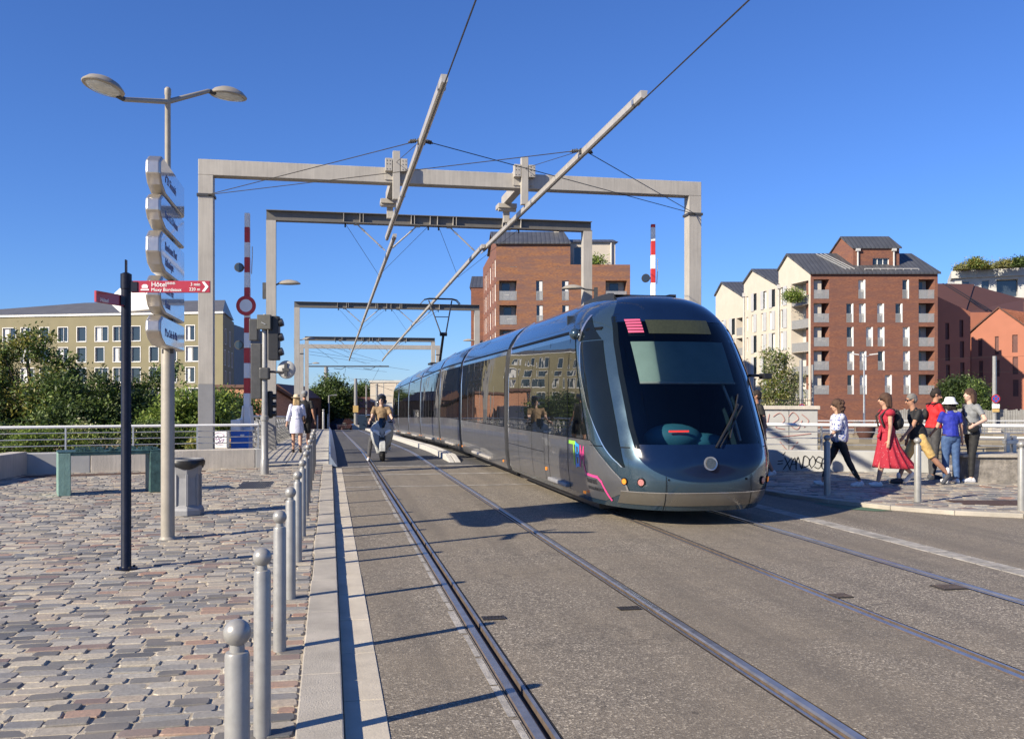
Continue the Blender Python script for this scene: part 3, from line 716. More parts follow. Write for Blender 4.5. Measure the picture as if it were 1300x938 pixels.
# ------------------------------------------------------------------ lamp post with its direction signs
lp = thing('lamp_post', 'tall beige street lamp with two oval heads above silver direction signs', 'street lamp', (-1.764, 11.053, .06))
t = MB(); t.lathe([(.095, 0), (.082, .02), (.075, .03), (.072, 2.2), (.055, 2.28), (.05, 2.3)], 16); t.build('lower_pole', 'lamp', lp, smooth=30)
t = MB(); t.lathe([(.05, 2.3), (.05, 3.95), (.033, 3.97), (.031, 4.93), (.036, 4.94), (.036, 5.0), (.02, 5.02)], 16); t.build('upper_pole', 'lamp', lp, smooth=30)
rv = Vector((C_, -S_, 0)); fv = Vector((S_, C_, 0))
def head(px, d, py, tilt, sc, root):
    hx, hy, hz = at(px, d, py); c = Vector((hx + 1.764, hy - 11.053, hz - .06)); away = Vector((c.x, c.y, 0)).normalized(); side = Vector((-away.y, away.x, 0))
    up = (Vector((0, 0, 1)) - away * tilt).normalized(); aw = (away + Vector((0, 0, 1)) * tilt).normalized()
    mt = Matrix((aw, side, up)).transposed()
    t = MB(); a0 = Vector((0, 0, 4.86)); t.tube([a0, c - aw * .3 * sc - Vector((0, 0, .0)), c - aw * .2 * sc], .03, 10, .02); t.build('arm', 'lamp', root, smooth=40)
    t = MB(); rings = []
    for r, z in ((.255, 0.0), (.262, .012), (.25, .028), (.245, .032), (.2, .075), (.12, .11), (.04, .122)):
        rings.append([c + mt @ Vector((r * sc * math.cos(2 * PI * k / 28), r * .72 * sc * math.sin(2 * PI * k / 28), z * sc)) for k in range(28)])
    t.loft(rings); h = t.build('lamp_head', 'lamp', root, smooth=40)
    t = MB(); rings = []
    for r, z in ((.21, -.001), (.19, -.016), (.1, -.034), (.02, -.04)):
        rings.append([c + mt @ Vector((r * sc * math.cos(2 * PI * k / 28), r * .7 * sc * math.sin(2 * PI * k / 28), z * sc)) for k in range(28)])
    t.loft([q[::-1] for q in rings]); t.build('lens', 'lampglass', h, smooth=60)
    t = MB(); t.cyl(c - aw * .29 * sc, c - aw * .2 * sc, .03 * sc); t.build('collar', 'darkgrey', h, smooth=40)
head(131, 9.75, 112, .16, .9, lp); head(290, 11.1, 123, .0, .88, lp)
def dir_sign(z0, z1, label, lines, near=1.02, farr=.62, tsz=.1, dark=True):
    o = thing('direction_sign', label, 'direction sign', (-1.755, 11.05, 0), 0, 'silver direction signs on the lamp post')
    h = z1 - z0; c = .12
    pr = [(-near + .0, z0 + h * .42), (-near + .02, z0 + h * .8), (-near + .16, z1), (farr, z1), (farr, z0), (-near + .32, z0), (-near + .1, z0 + .06)]
    t = MB(); t.ext([(-.065, y, z) for y, z in pr], (.145, 0, 0)); t.build('casing', 'signmetal', o, bevel=.022, seg=3)
    cy = sum(y for y, z in pr) / len(pr); cz = (z0 + z1) / 2
    t = MB(); t.ext([(.0805, cy + (y - cy) * .955, cz + (z - cz) * .9) for y, z in pr], (.004, 0, 0)); t.build('face', 'signface', o)
    for i, s_ in enumerate(lines):
        text(s_, tsz, 'signblue', o, (.0855, -near + .27, cz + (len(lines) / 2 - i - .85) * tsz * 1.25), (PI / 2, 0, PI / 2))
    t = MB(); t.box(-.06, .06, -.06, .06, z0 - .05, z0 - .002); t.build('clamp', 'darkgrey', o)
    return o
dir_sign(3.74, 4.1, 'topmost silver direction sign on the lamp post, first of five', ['n°21 Sécurité'], tsz=.13)
dir_sign(3.38, 3.71, 'second silver direction sign down on the lamp post, one line of lettering', ['Pont Ch. Delmas'], tsz=.12)
dir_sign(2.93, 3.34, 'third silver direction sign down, reading Bordeaux Port Atlantique', ['Bordeaux Port', 'Atlantique'], tsz=.13)
dir_sign(2.5, 2.88, 'fourth silver direction sign down, crossed by the red hotel sign', ['Musée Mer', 'Marine'], tsz=.12)
dir_sign(2.17, 2.47, 'lowest silver direction sign on the lamp post, with a blue square', ['P La Cité du Vin'], tsz=.12)
o = thing('arrow_sign', 'white arrow sign pointing left from the lamp post behind the red hotel sign', 'direction sign', (-1.764, 11.053, 0), R(158))
t = MB(); t.ext([(.06, -.06, 2.62), (.55, -.06, 2.58), (.72, -.06, 2.72), (.55, -.06, 2.86), (.06, -.06, 2.93)], (0, .12, 0)); t.build('casing', 'white', o, bevel=.012)

# ------------------------------------------------------------------ navy hotel sign post
o = thing('sign_post', 'slim navy sign post with a red hotel sign, in front of the lamp post', 'sign post', (-1.829, 9.181, .06), 0)
t = MB(); t.lathe([(.0, 0), (.1, 0), (.1, .012), (.05, .02), (.046, .03), (.044, 2.56), (.05, 2.565), (.05, 2.7), (.02, 2.715)], 16); t.build('pole', 'navypost', o, smooth=35)
t = MB(); [t.cyl((.075 * math.cos(k), .075 * math.sin(k), .012), (.075 * math.cos(k), .075 * math.sin(k), .03), .012, n=6) for k in (.6, 2.2, 3.7, 5.3)]; t.build('base_bolts', 'black', o)
t = MB(); t.box(-.006, .006, -.03, .03, 2.71, 2.83); t.build('end_plate', 'navypost', o)
def finger(root_label, ang, length, z, h, lab, flip=False):
    s = thing('finger_sign', lab, 'sign', (-1.829, 9.181, .06), ang)
    t = MB(); t.box(.052, .052 + length, -.012, .012, z, z + h); t.build('plate', 'signred', s, bevel=.003, seg=1)
    t = MB(); t.box(.03, .11, -.022, .022, z + .01, z + h - .01); t.build('bracket', 'navypost', s); return s
s = finger('', R(-10.9), .72, 2.53, .108, 'red finger sign for a hotel pointing right from the navy post')
text('Hôtel***', .062, 'letterwhite', s, (.235, -.0135, 2.584), (PI / 2, 0, 0)); text('Moxy Bordeaux', .043, 'letterwhite', s, (.235, -.0135, 2.542), (PI / 2, 0, 0))
text('3 min', .04, 'letterwhite', s, (.685, -.0135, 2.592), (PI / 2, 0, 0), 'RIGHT'); text('220 m', .04, 'letterwhite', s, (.685, -.0135, 2.547), (PI / 2, 0, 0), 'RIGHT')
t = MB(); t.ext([(.7, -.0125, 2.628), (.725, -.0125, 2.628), (.76, -.0125, 2.584), (.725, -.0125, 2.54), (.7, -.0125, 2.54), (.732, -.0125, 2.584)], (0, -.003, 0)); t.build('chevron', 'letterwhite', s)
t = MB(); t.box(.14, .215, -.0155, -.0125, 2.55, 2.562); t.box(.15, .205, -.0155, -.0125, 2.572, 2.586); t.ext([(.145, -.0125, 2.59), (.21, -.0125, 2.59), (.19, -.0125, 2.605), (.165, -.0125, 2.605)], (0, -.003, 0)); t.build('bed_pictogram', 'letterwhite', s)
s = finger('', R(-112), .4, 2.4, .1, 'red finger sign seen almost edge-on, pointing left from the navy post')
text('Hôtel', .05, 'letterwhite', s, (.4, .0135, 2.41), (PI / 2, 0, PI))

# ------------------------------------------------------------------ bronze relief table and bin
x1, y1 = at(81, 15.1); x2, y2 = at(199, 15.75)
ang, L_ = oriented((x1, y1), (x2, y2)); o = thing('relief_table', 'green weathered bronze table with a small city relief on top', 'relief table', (x1 - .09, y1, .06), ang)
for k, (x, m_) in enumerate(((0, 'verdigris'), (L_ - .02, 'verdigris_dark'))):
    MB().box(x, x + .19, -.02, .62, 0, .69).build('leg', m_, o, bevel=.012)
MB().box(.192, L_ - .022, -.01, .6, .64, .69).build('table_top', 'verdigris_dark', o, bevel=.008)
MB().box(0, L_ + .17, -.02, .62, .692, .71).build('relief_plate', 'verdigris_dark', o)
t = MB(); rr = random.Random(4)
for i in range(90):
    x, y = rr.uniform(.25, L_ + .1), rr.uniform(0, .52); t.box(x, x + rr.uniform(.02, .06), y, y + rr.uniform(.02, .06), .708, .712 + rr.uniform(.012, .05))
for i in range(7):
    x = .3 + i * .045; t.box(x, x + .008, .05, .058, .708, .78)
t.box(.29, .6, .05, .06, .765, .78); t.build('relief', 'verdigris_dark', o)
text('PORT', .07, 'black', o, (.13, -.0205, .6), (0, PI / 2, -PI / 2), ext=.001) if False else None
bx, by = at(236, 12.75)
o = thing('litter_bin', 'grey octagonal litter bin with a black bag, behind the lamp post', 'litter bin', (bx, by, .06), R(12))
t = MB(); t.lathe([(.24, 0), (.24, .07), (.225, .1), (.19, .14), (.185, .5), (.2, .56), (.215, .64), (.225, .7)], 8); t.build('body', 'bingrey', o, bevel=.008)
t = MB()
for k in range(8):
    a = 2 * PI * k / 8; r_ = .193; t.beam((r_ * math.cos(a), r_ * math.sin(a), .13), (r_ * math.cos(a), r_ * math.sin(a), .55), .035, .025, up=(math.cos(a), math.sin(a), 0))
t.build('corner_ribs', 'bingrey', o, bevel=.004, seg=1)
t = MB(); rr = random.Random(9); rings = []
for r, z in ((.222, .645), (.236, .67), (.24, .71), (.234, .735), (.2, .73), (.17, .6)):
    rings.append([((r + .012 * math.sin(5 * a + z * 30)) * math.cos(a), (r + .012 * math.sin(5 * a + z * 30)) * math.sin(a), z - (.03 * math.sin(3 * a) if z < .66 else 0)) for a in [2 * PI * k / 40 for k in range(40)]])
t.loft(rings, cap0=False); t.build('bag', 'black', o, smooth=60)
t = MB(); t.lathe([(.2, .735), (.23, .735), (.232, .755), (.2, .755), (.2, .735)], 24); t.build('rim', 'bingrey', o, smooth=30)

# ------------------------------------------------------------------ barrier, cabinets, signals
def barrier(px, d, label, hz, sign=True):
    x, y = at(px, d); o = thing('barrier', label, 'barrier', (x, y, 0), -YAW)
    t = MB(); t.box(-.1, .1, -.12, .12, .45, .95); t.ext([(-.16, -.13, .8), (-.11, -.13, .8), (-.05, -.13, 1.45), (-.09, -.13, 1.45)], (0, .26, 0)); t.ext([(.11, -.13, .8), (.16, -.13, .8), (.09, -.13, 1.45), (.05, -.13, 1.45)], (0, .26, 0)); t.build('pivot', 'white', o, bevel=.012)
    t = MB(); t.cyl((-.18, 0, .88), (.18, 0, .88), .09); t.build('axle', 'steel', o, smooth=40)
    z = 1.0; k = 0
    t = MB(); z_list = [1.0]
    while z < hz: 
        z1 = min(hz, z + (.75 if k == 0 else .36)); t.mi = 0 if k % 2 == 0 else 1; w_ = .075 - .02 * z / hz
        t.box(-w_, w_, -w_, w_, z, z1 - .001); z = z1; k += 1
    t.build('boom', ['white', 'red'], o, bevel=.01)
    for zz, s_ in ((2.9, -1), (4.75, -1)):
        t = MB(); t.cyl((s_ * .19, -.05, zz), (s_ * .19, .02, zz), .11, n=18); t.cyl((s_ * .05, 0, zz), (s_ * .16, 0, zz), .015); l = t.build('warning_lamp', 'darkgrey', o, smooth=40)
        t = MB(); t.cyl((s_ * .19, -.056, zz), (s_ * .19, -.05, zz), .085, n=18); t.build('lamp_lens', 'pane', l)
    t = MB(); t.tube([(.1, 0, 4.6), (.12, 0, 5.0), (.12, 0, 5.25)], .012); t.build('cable', 'steel', o)
    if sign:
        s = thing('round_road_sign', 'round white road sign with a red rim on the left barrier boom', 'road sign', (x - fv.x * .12, y - fv.y * .12, 0), -YAW)
        t = MB(); t.cyl((0, 0, 3.83), (0, .02, 3.83), .235, n=36); t.build('rim', 'red', s, smooth=40); t = MB(); t.cyl((0, -.004, 3.83), (0, -.0005, 3.83), .15, n=36); t.build('face', 'white', s)
    return o
barrier(314, 22.6, 'raised red and white barrier boom behind the left wall', 6.05)
barrier(829, 24.6, 'raised red and white barrier boom rising behind the tram', 6.15, False)
x, y = at(307, 22.4)
o = thing('blue_cabinet', 'bright blue equipment cabinet behind the railing at the barrier foot', 'cabinet', (x, y, 0), -YAW)
MB().box(-.21, .21, -.18, .18, .3, .87).build('body', 'blue', o, bevel=.012); MB().box(-.18, .16, -.186, -.1805, .36, .82).build('door', 'blue', o); MB().box(.02, .11, -.19, -.1865, .72, .78).build('label_plate', 'white', o); MB().box(-.22, .22, -.19, .19, -.06, .3).build('plinth', 'concrete', o)
MB().box(-.22, .0, -.15, .15, .872, 1.12).build('top_case', 'white', o, bevel=.01)
x, y = at(281, 23.6); o = thing('junction_box', 'small white junction box with violet graffiti behind the railing', 'box', (x, y, 0), -YAW)
MB().box(-.17, .17, -.12, .12, .4, .82).build('body', 'white', o, bevel=.008); MB().box(-.2, .2, -.16, .16, -.06, .4).build('plinth', 'concrete', o)
K = MB(); stroke(K, [(-.12, .75), (0, .78), (.1, .7), (-.1, .6), (-.05, .7), (.02, .52), (.1, .62), (-.1, .5), (.08, .48)], .006, -.124); K.build('graffiti', 'graffviolet', o)
x, y = -1.308, 20.114
o = thing('signal_post', 'grey signal post with dark traffic lights seen from the side', 'traffic light', (x, y, .06), -YAW)
t = MB(); t.lathe([(.085, 0), (.085, .3), (.075, .32), (.07, 1.1), (.085, 1.12), (.085, 1.2), (.06, 1.22), (.055, 3.2), (.03, 3.3)], 16); t.build('pole', 'bollard', o, smooth=30)
t = MB(); t.box(-.3, -.12, -.1, .12, 2.75, 3.2); t.build('signal_case', 'darkgrey', o, bevel=.02); t = MB(); t.box(-.12, .16, -.16, -.06, 2.98, 3.28); t.build('control_box', 'olivecase', o, bevel=.012)
t = MB(); t.beam((-.02, -.165, 3.12), (.06, -.165, 3.08), .03, .01); t.build('box_latch', 'steel', o)
t = MB(); t.box(.08, .3, -.06, .12, 2.35, 3.26); k_ = t.build('traffic_signal', 'black', o, bevel=.02)
for zz in (2.52, 2.82, 3.12): t = MB(); t.tube([(.3, .03, zz), (.37, .03, zz + .02)], .085, 14, .08); t.build('visor', 'black', k_, smooth=40)
t = MB(); t.box(-.28, -.06, -.05, .12, 1.55, 2.7); k_ = t.build('traffic_signal', 'darkgrey', o, bevel=.02)
for zz in (1.75, 2.1, 2.45): t = MB(); t.tube([(-.17, .12, zz), (-.17, .25, zz - .01)], .08, 14); t.build('visor', 'black', k_, smooth=40)
t = MB(); t.box(-.09, .12, -.12, .02, 1.95, 2.2); t.build('terminal_box', 'darkgrey', o, bevel=.03)
t = MB(); t.tube([(.02, 0, 2.12), (.4, .05, 2.1)], .025); t.build('mirror_arm', 'darkgrey', o)
t = MB(); t.lathe([(.18, 0), (.19, .01), (.17, .035), (.1, .06), (.02, .07)], 28); m_ = t.build('mirror_back', 'whitewall', o, smooth=50); m_.rotation_euler = (PI / 2, 0, 0); m_.location = (.43, .1, 2.16)
t = MB(); t.box(.4, .46, .01, .035, 2.02, 2.3); t.box(.36, .5, .0, .03, 2.13, 2.19); t.build('mirror_bracket', 'darkgrey', o)
t = MB(); t.box(.02, .13, .1, .2, 1.15, 1.72); k_ = t.build('pedestrian_signal', 'black', o, bevel=.03)
for zz in (1.25, 1.43, 1.6): t = MB(); t.tube([(.13, .15, zz), (.2, .15, zz)], .06, 12); t.build('visor', 'black', k_, smooth=40)
# ------------------------------------------------------------------ overhead line: gantries, conductor beams, wires
def cz(y): return 6.2 + gz(y)
def gantry(y, x0, x1, zt, box, label):
    z0 = gz(y); o = thing('line_gantry', label, 'gantry', (0, y, z0), 0, 'steel gantries across the tram bridge'); w = .33 if box else .29
    zt -= z0; hb = .36 if box else .32
    for x in (x0, x1 - w):
        t = MB()
        if box: t.box(x, x + w, -.17, .17, 1.95, zt - hb - .002)
        else:
            t.box(x, x + w, -.15, -.135, 1.6, zt - hb - .002); t.box(x, x + w, .135, .15, 1.6, zt - hb - .002); t.box(x + w * .42, x + w * .58, -.134, .134, 1.6, zt - hb - .002)
            t.box(x + .004, x + .02, -.134, .134, 1.6, zt - hb - .002); t.box(x + w - .02, x + w - .004, -.134, .134, 1.6, zt - hb - .002)
        p = t.build('post', 'portal', o, bevel=.008 if box else 0)
        MB().box(x - .002, x + w + .002, -.172, .172, -1.0 if x < 0 else -.1, 1.95 if box else 1.6).build('post_base', 'portal_base', p, bevel=.008)
        if box:
            t = MB(); t.box(x - .03, x + w + .03, -.2, .2, zt - .85, zt - .79); t.build('clamp', 'darkgrey', p)
    t = MB()
    if box: t.box(x0, x1, -.17, .17, zt - hb, zt); t.build('cross_beam', 'portal', o, bevel=.01)
    else:
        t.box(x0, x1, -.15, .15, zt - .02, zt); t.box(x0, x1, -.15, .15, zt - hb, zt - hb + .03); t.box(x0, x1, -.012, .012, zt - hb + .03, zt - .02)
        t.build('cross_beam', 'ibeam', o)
        t = MB(); n = 12
        for xc in (1.79, 4.72):
            for dx in (-1.35, -.85, -.75, .75, .85, 1.35): MB().box(xc + dx - .008, xc + dx + .008, -.148, -.0125, zt - hb + .031, zt - .021).build('stiffener', 'portal', o)
        for xc in (1.79, 4.72):
            for dx in (-.95, .95):
                t = MB(); p0 = Vector((xc + dx, 0, zt - hb)); p1 = Vector((xc + (.06 if dx > 0 else -.06), 0, cz(y) - z0 + .1)); d = p1 - p0
                t.cyl(p0, p1, .018, n=8); t.box(p0.x - .09, p0.x + .09, -.06, .06, p0.z - .04, p0.z)
                for f in (.18, .78):
                    for k in range(4): t.cyl(p0 + d * (f + k * .025), p0 + d * (f + k * .025 + .012), .036, n=8)
                t.cyl(p0 + d * .25, p0 + d * .74, .024, n=8)
                t.build('strut', 'portal', o, smooth=40)
            for dx in (-1.3, 1.3):
                yy = 5.0; t = MB(); t.cyl((xc + dx, 0, zt - hb), (xc, yy, cz(y + yy) - z0 + .06), .007, n=5); t.cyl((xc + dx, 0, zt - hb), (xc + dx, 0, zt - hb - .12), .025, n=6); t.build('stay_wire', 'wire', o)
    return o
g1 = gantry(22.8, -2.95, 9.27, 7.113, True, 'nearest and tallest box-beam gantry, spanning wall to wall before the bridge')
gantry(30, -1.9, 8.44, 7.41, False, 'second gantry, shade-darkened girder with V struts, at the start of the bridge')
gantry(53, -1.88, 8.36, 6.92, False, 'third gantry, shade-darkened girder with V struts, mid-bridge')
gantry(76, -1.88, 8.36, 6.5, False, 'fourth gantry, shade-darkened girder, near the far end of the bridge')
gantry(83.2, -2.5, 9.6, 6.3, True, 'farthest box-beam gantry beyond the bridge, just behind the last girder')
# hanger bars on the first gantry
for xc in (1.56, 4.66):
    t = MB(); zb = 7.113; z1 = 22.8
    t.box(xc - .085, xc + .085, -.36, -.2, 6.33, 7.47); h = t.build('hanger', 'portal', g1, bevel=.006)
    t = MB(); t.box(xc - .26, xc + .26, -.199, -.172, zb - .3, zb + .2); t.box(xc - .26, xc - .1, -.36, -.2, zb - .12, zb + .18); t.box(xc + .1, xc + .26, -.36, -.2, zb - .12, zb + .18); t.box(xc - .24, xc + .24, -.17, .2, zb + .001, zb + .07); t.build('hanger_plate', 'portal', h, bevel=.006)
    t = MB(); [t.cyl((xc + a, -.366, zb + b), (xc + a, -.36, zb + b), .012, n=6) for a in (-.22, -.15, .15, .22) for b in (-.08, .04, .12)]; t.build('bolts', 'darkgrey', h)
    t = MB(); t.box(xc - .1, xc + .1, .172, 2.3, zb - .3, zb - .06); t.box(xc - .25, xc + .25, 1.9, 2.35, zb - .42, zb - .3); t.cyl((xc - .24, 2.0, zb - .45), (xc + .24, 2.0, zb - .45), .06); t.box(xc - .08, xc + .08, 2.04, 2.2, 6.33, zb - .43); t.build('rear_hanger', 'portal', g1, bevel=.006)

def beam_line(x0, x1, y0, y1, label, step=6):
    o = thing('conductor_beam', label, 'conductor beam', (x0, y0, 0), 0, 'aluminium overhead conductor beams'); n = max(1, int((y1 - y0) / step))
    pts = [(x0 + (x1 - x0) * i / n, y0 + (y1 - y0) * i / n) for i in range(n + 1)]
    P = [Vector((x - x0, y - y0, cz(y))) for x, y in pts]
    sec = [(-.055, .12), (.055, .12), (.05, .1), (.045, .02), (.02, .0), (-.02, .0), (-.045, .02), (-.05, .1)]
    t = MB(); t.loft([[p + Vector((a, 0, b)) for a, b in sec] for p in P]); t.build('profile', 'alu', o)
    t = MB(); t.tube([p + Vector((0, 0, -.008)) for p in P], .008, 6); t.build('contact_wire', 'wire', o)
    k = 0; t = MB(); y = y0 + .4
    while y < y1 - .3:
        f = (y - y0) / (y1 - y0); x = (x1 - x0) * f; t.box(x - .06, x + .06, y - y0 - .05, y - y0 + .05, cz(y) + .02, cz(y) + .1); y += 7.6
    t.build('joint_clamp', 'steel', o); return o
beam_line(1.645, 1.64, 13.64, 27.6, 'left overhead conductor beam, near section ending above the first gantry')
beam_line(1.84, 1.76, 27.1, 86, 'left overhead conductor beam, long far section over the bridge')
beam_line(4.72, 4.72, 13.78, 29.0, 'right overhead conductor beam, near section above the tram front')
beam_line(4.6, 4.7, 28.4, 86, 'right overhead conductor beam, long far section above the tram')
def wire(label, pts, r=.009, group='thin overhead wires', sag=0.):
    o = MB(); P = [Vector(p) for p in pts]
    if sag and len(P) == 2:
        a, b = P; P = [a + (b - a) * k / 10 - Vector((0, 0, sag * 4 * (k / 10) * (1 - k / 10))) for k in range(11)]
    o.tube([p - P[0] for p in P], r, 5); ob = o.build('overhead_wire', 'wire', loc=P[0]); return tag(ob, label, 'wire', group)
wire('contact wire running from the left conductor beam out over the viewer', [(1.645, 13.9, 6.19), (1.72, -12, 6.25)], .011)
wire('contact wire running from the right conductor beam up to the top right', [(4.72, 14.0, 6.19), (4.84, -12, 6.25)], .011)
pl, pr = (-2.75, 22.62, 6.29), (9.1, 22.62, 6.29); la, ra = (1.645, 17.2, 6.32), (4.72, 17.3, 6.32)
wire('guy wire from the left gantry post to the left conductor beam', [pl, la]); wire('guy wire from the left gantry post across to the right conductor beam', [pl, ra])
wire('guy wire from the right gantry post across to the left conductor beam', [pr, la]); wire('guy wire from the right gantry post to the right conductor beam', [pr, ra])
for (x, y, z), s_, nm in ((la, 1, 'left'), (ra, 1, 'right')):
    t = MB()
    for k in (-1, 1):
        t.cyl((k * .03, 0, 0), (k * .22, .16, -.005), .018, n=8)
        for q in range(3): t.cyl((k * (.1 + .035 * q), .07 + .025 * q, 0), (k * (.115 + .035 * q), .08 + .025 * q, 0), .04, n=8)
    t.box(-.07, .07, -.05, .05, -.08, .02); tag(t.build('insulator', 'darkgrey', loc=(x, y, z)), 'insulator clamp with wire ends on the %s conductor beam before the first gantry' % nm, 'insulator', 'insulators')
wire('short stay from the left hanger bar to the left conductor beam', [(1.56, 22.44, 7.2), la], .007); wire('short stay from the right hanger bar to the right conductor beam', [(4.66, 22.44, 7.2), ra], .007)
# lamps fixed to gantry posts
def gantry_lamp(px, d, py, away, label, s=1.):
    x, y, z = at(px, d, py); o = thing('gantry_lamp', label, 'lamp', (x, y, z), -YAW, 'small lamps on the gantry posts')
    t = MB(); t.tube([(-away * .75, 0, -.1), (-away * .4, 0, -.06), (-away * .2, 0, 0)], .025, 8); t.box(-away * .75 - .06, -away * .75 + .06, -.05, .05, -.5, 0); t.build('arm', 'darkgrey', o, smooth=40)
    t = MB(); rings = []
    for r, zz in ((.2, -.06), (.35, -.045), (.36, -.02), (.25, .05), (.08, .09)): rings.append([(r * s * math.cos(2 * PI * k / 20) , r * .6 * s * math.sin(2 * PI * k / 20), zz * s) for k in range(20)])
    t.loft(rings); t.build('lamp_head', 'lamp', o, smooth=50)
gantry_lamp(367, 29.2, 359, 1, 'small oval lamp on the left post of the second gantry')
gantry_lamp(727, 30.6, 365, -1, 'small oval lamp on the right post of the second gantry, above the tram')
gantry_lamp(392, 52.5, 430, 1, 'small oval lamp on the left post of the third gantry')
gantry_lamp(595, 53.6, 432, -1, 'small oval lamp on the right post of the third gantry', .9)
gantry_lamp(401, 78, 461, 1, 'faint small lamp on the left post of the fourth gantry', .9)
# far span beam, poles and far wires
x, y, z = at(390, 92, 465); o = thing('span_beam', 'long thin cross arm carrying both wires, beyond the last gantry', 'cross arm', (x, y, 0), 0)
t = MB(); L_ = at(494, 92)[0] - x; t.beam((0, 0, z), (L_, -1.3, z - .0), .09, .13); t.build('arm', 'darkgrey', o)
for f in (.44, .8):
    t = MB(); t.tube([(L_ * f - .9, -1.3 * f, z - .2), (L_ * f - .2, -1.3 * f, z - .3), (L_ * f + .25, -1.3 * f, z - .05)], .03, 6); t.build('steady_arm', 'wire', o)
t = MB(); t.cyl((0, 0, gz(92)), (0, 0, z + .6), .12, .1); t.build('pole', 'bollard', o)
def pole(px, d, ytop, label, r=.15, lamp=False, band=False):
    x, y, z = at(px, d, ytop); zb = min(gz(y), -2.0) if d > 90 else gz(y)
    o = thing('line_pole', label, 'pole', (x, y, zb), 0, 'far poles beyond the bridge'); t = MB(); t.cyl((0, 0, -.2), (0, 0, z - zb), r, r * .8, 12); t.build('shaft', 'bollard', o, smooth=40)
    if band: t = MB(); t.box(-r * 1.3, r * 1.3, -r * 1.35, r * 1.3, 2.2, 2.9); t.build('sign_plate', 'yellowcloth', o); t = MB(); t.box(-.35, .35, -.35, .35, 0, .9); t.build('footing', 'concrete', o)
    if lamp: t = MB(); t.beam((0, 0, z - zb), (lamp, 0, z - zb + .05), .08, .08); t.box(min(lamp, lamp * 1.6), max(lamp, lamp * 1.6), -.15, .15, z - zb, z - zb + .12); t.build('lamp_arm', 'bollard', o)
    return o
pole(451.5, 98, 480.5, 'thick grey line pole with a yellow plate beyond the bridge crest', .2, band=True)
pole(478.5, 112, 487, 'grey line pole just left of the scooter rider in the distance', .17)
pole(465, 140, 489, 'thin far pole between the thick pole and the scooter rider', .14)
pole(417.5, 104, 502, 'far street lamp with a short arm in front of the dark tree', .1, lamp=.55)
pole(444, 120, 503.5, 'far street lamp with a short arm left of the thick pole', .1, lamp=.4)
pole(414, 190, 466, 'distant chimney-like mast rising above the dark tree', .5)
A = lambda px, py, d: at(px, d, py)
fw = [((395, 437, 80), (429, 461, 110)), ((408, 440, 80), (465, 462, 110)), ((420, 440, 80), (484, 459, 110)), ((392, 446, 85), (478, 459, 120)), ((393, 450, 85), (470, 461, 125)),
      ((441, 467, 92), (491, 472, 120)), ((482, 464, 92), (520, 470, 110)), ((430, 480, 130), (500, 483, 130)), ((436, 491, 130), (500, 490, 135)), ((439, 467, 91), (435, 487, 150)), ((481, 468, 91), (471, 487, 150)),
      ((454, 481, 98), (436, 486, 120)), ((454, 481, 98), (500, 496, 120)), ((480, 489, 112), (498, 496, 125))]
for k, (a, b) in enumerate(fw): tag(wire('x', [A(*a), A(*b)], .014), 'one of the fine wires criss-crossing the sky beyond the last gantry', 'wire', 'far criss-cross wires')
for a, b, nm in (((1035, 525, 75), (1096, 545, 76), 'left'), ((1150, 457, 95), (1300, 452, 92), 'upper'), ((1120, 471, 95), (1300, 472, 92), 'lower')):
    tag(wire('x', [A(*a), A(*b)], .012), {'left': 'dark cable slanting past the brick flats above the walkers', 'upper': 'upper thin cable in front of the terracotta houses', 'lower': 'lower thin cable in front of the terracotta houses'}[nm], 'wire')
# ------------------------------------------------------------------ tram
TX, TY = 4.705, 11.2
def interp(x, pts):
    if x <= pts[0][0]: return pts[0][1]
    for (a, b), (c, d) in zip(pts, pts[1:]):
        if x <= c:
            t = (x - a) / (c - a); return b + (d - b) * t
    return pts[-1][1]
def sm(x, pts):      # smoothed interpolation
    return sum(interp(x + k, pts) for k in (-.06, -.03, 0, .03, .06)) / 5
NOSE = [(.15, .14), (.3, .04), (.5, 0), (.8, .03), (1.0, .12), (1.5, .4), (1.9, .64), (2.3, .92), (2.6, 1.15), (2.85, 1.38), (3.0, 1.6), (3.12, 2.0), (3.2, 2.7), (3.26, 3.6)]
WID = [(.15, 1.12), (.3, 1.17), (.6, 1.205), (1.0, 1.215), (2.0, 1.205), (2.4, 1.18), (2.6, 1.15), (2.75, 1.09), (2.9, .98), (3.0, .88), (3.1, .74), (3.18, .56), (3.24, .36), (3.27, .2)]
DEP = [(.15, 1.5), (.5, 1.25), (1.0, 1.12), (2.0, 1.15), (2.85, 1.3), (3.26, 1.5)]
NN = 2.7
def S_front(x, z, off=0.):
    def P(x, z):
        w = sm(z, WID); t = min(1, abs(x) / w); c = math.sqrt(max(0, 1 - t ** NN))
        return Vector((math.copysign(min(abs(x), w), x), sm(z, NOSE) + sm(z, DEP) * (1 - c), z))
    p = P(x, z)
    if off:
        e = .012; a = P(x + e, z) - P(x - e, z); b = P(x, z + e) - P(x, z - e); n = a.cross(b).normalized()
        p = p + n * off
    return p
def S_side(y, z, sg, off=0.):
    def P(y, z):
        n0, d, w = sm(z, NOSE), sm(z, DEP), sm(z, WID)
        if y >= n0 + d: return Vector((sg * w, y, z))
        c = max(0, min(1, 1 - (y - n0) / d)); return Vector((sg * w * (max(0, 1 - c * c)) ** (1 / NN), y, z))
    p = P(y, z)
    if off:
        e = .012; a = P(y + e, z) - P(y - e, z); b = P(y, z + e) - P(y, z - e); n = a.cross(b)
        if n.x * sg < 0: n = -n
        p = p + n.normalized() * off
    return p
tram = thing('tram', 'long blue-grey articulated tram with a rounded dark windscreen coming over the bridge', 'tram', (TX, TY, 0))
def down(o):          # the tram follows the street's profile
    for v in o.data.vertices: v.co.z += gz(v.co.y + TY)
    return o
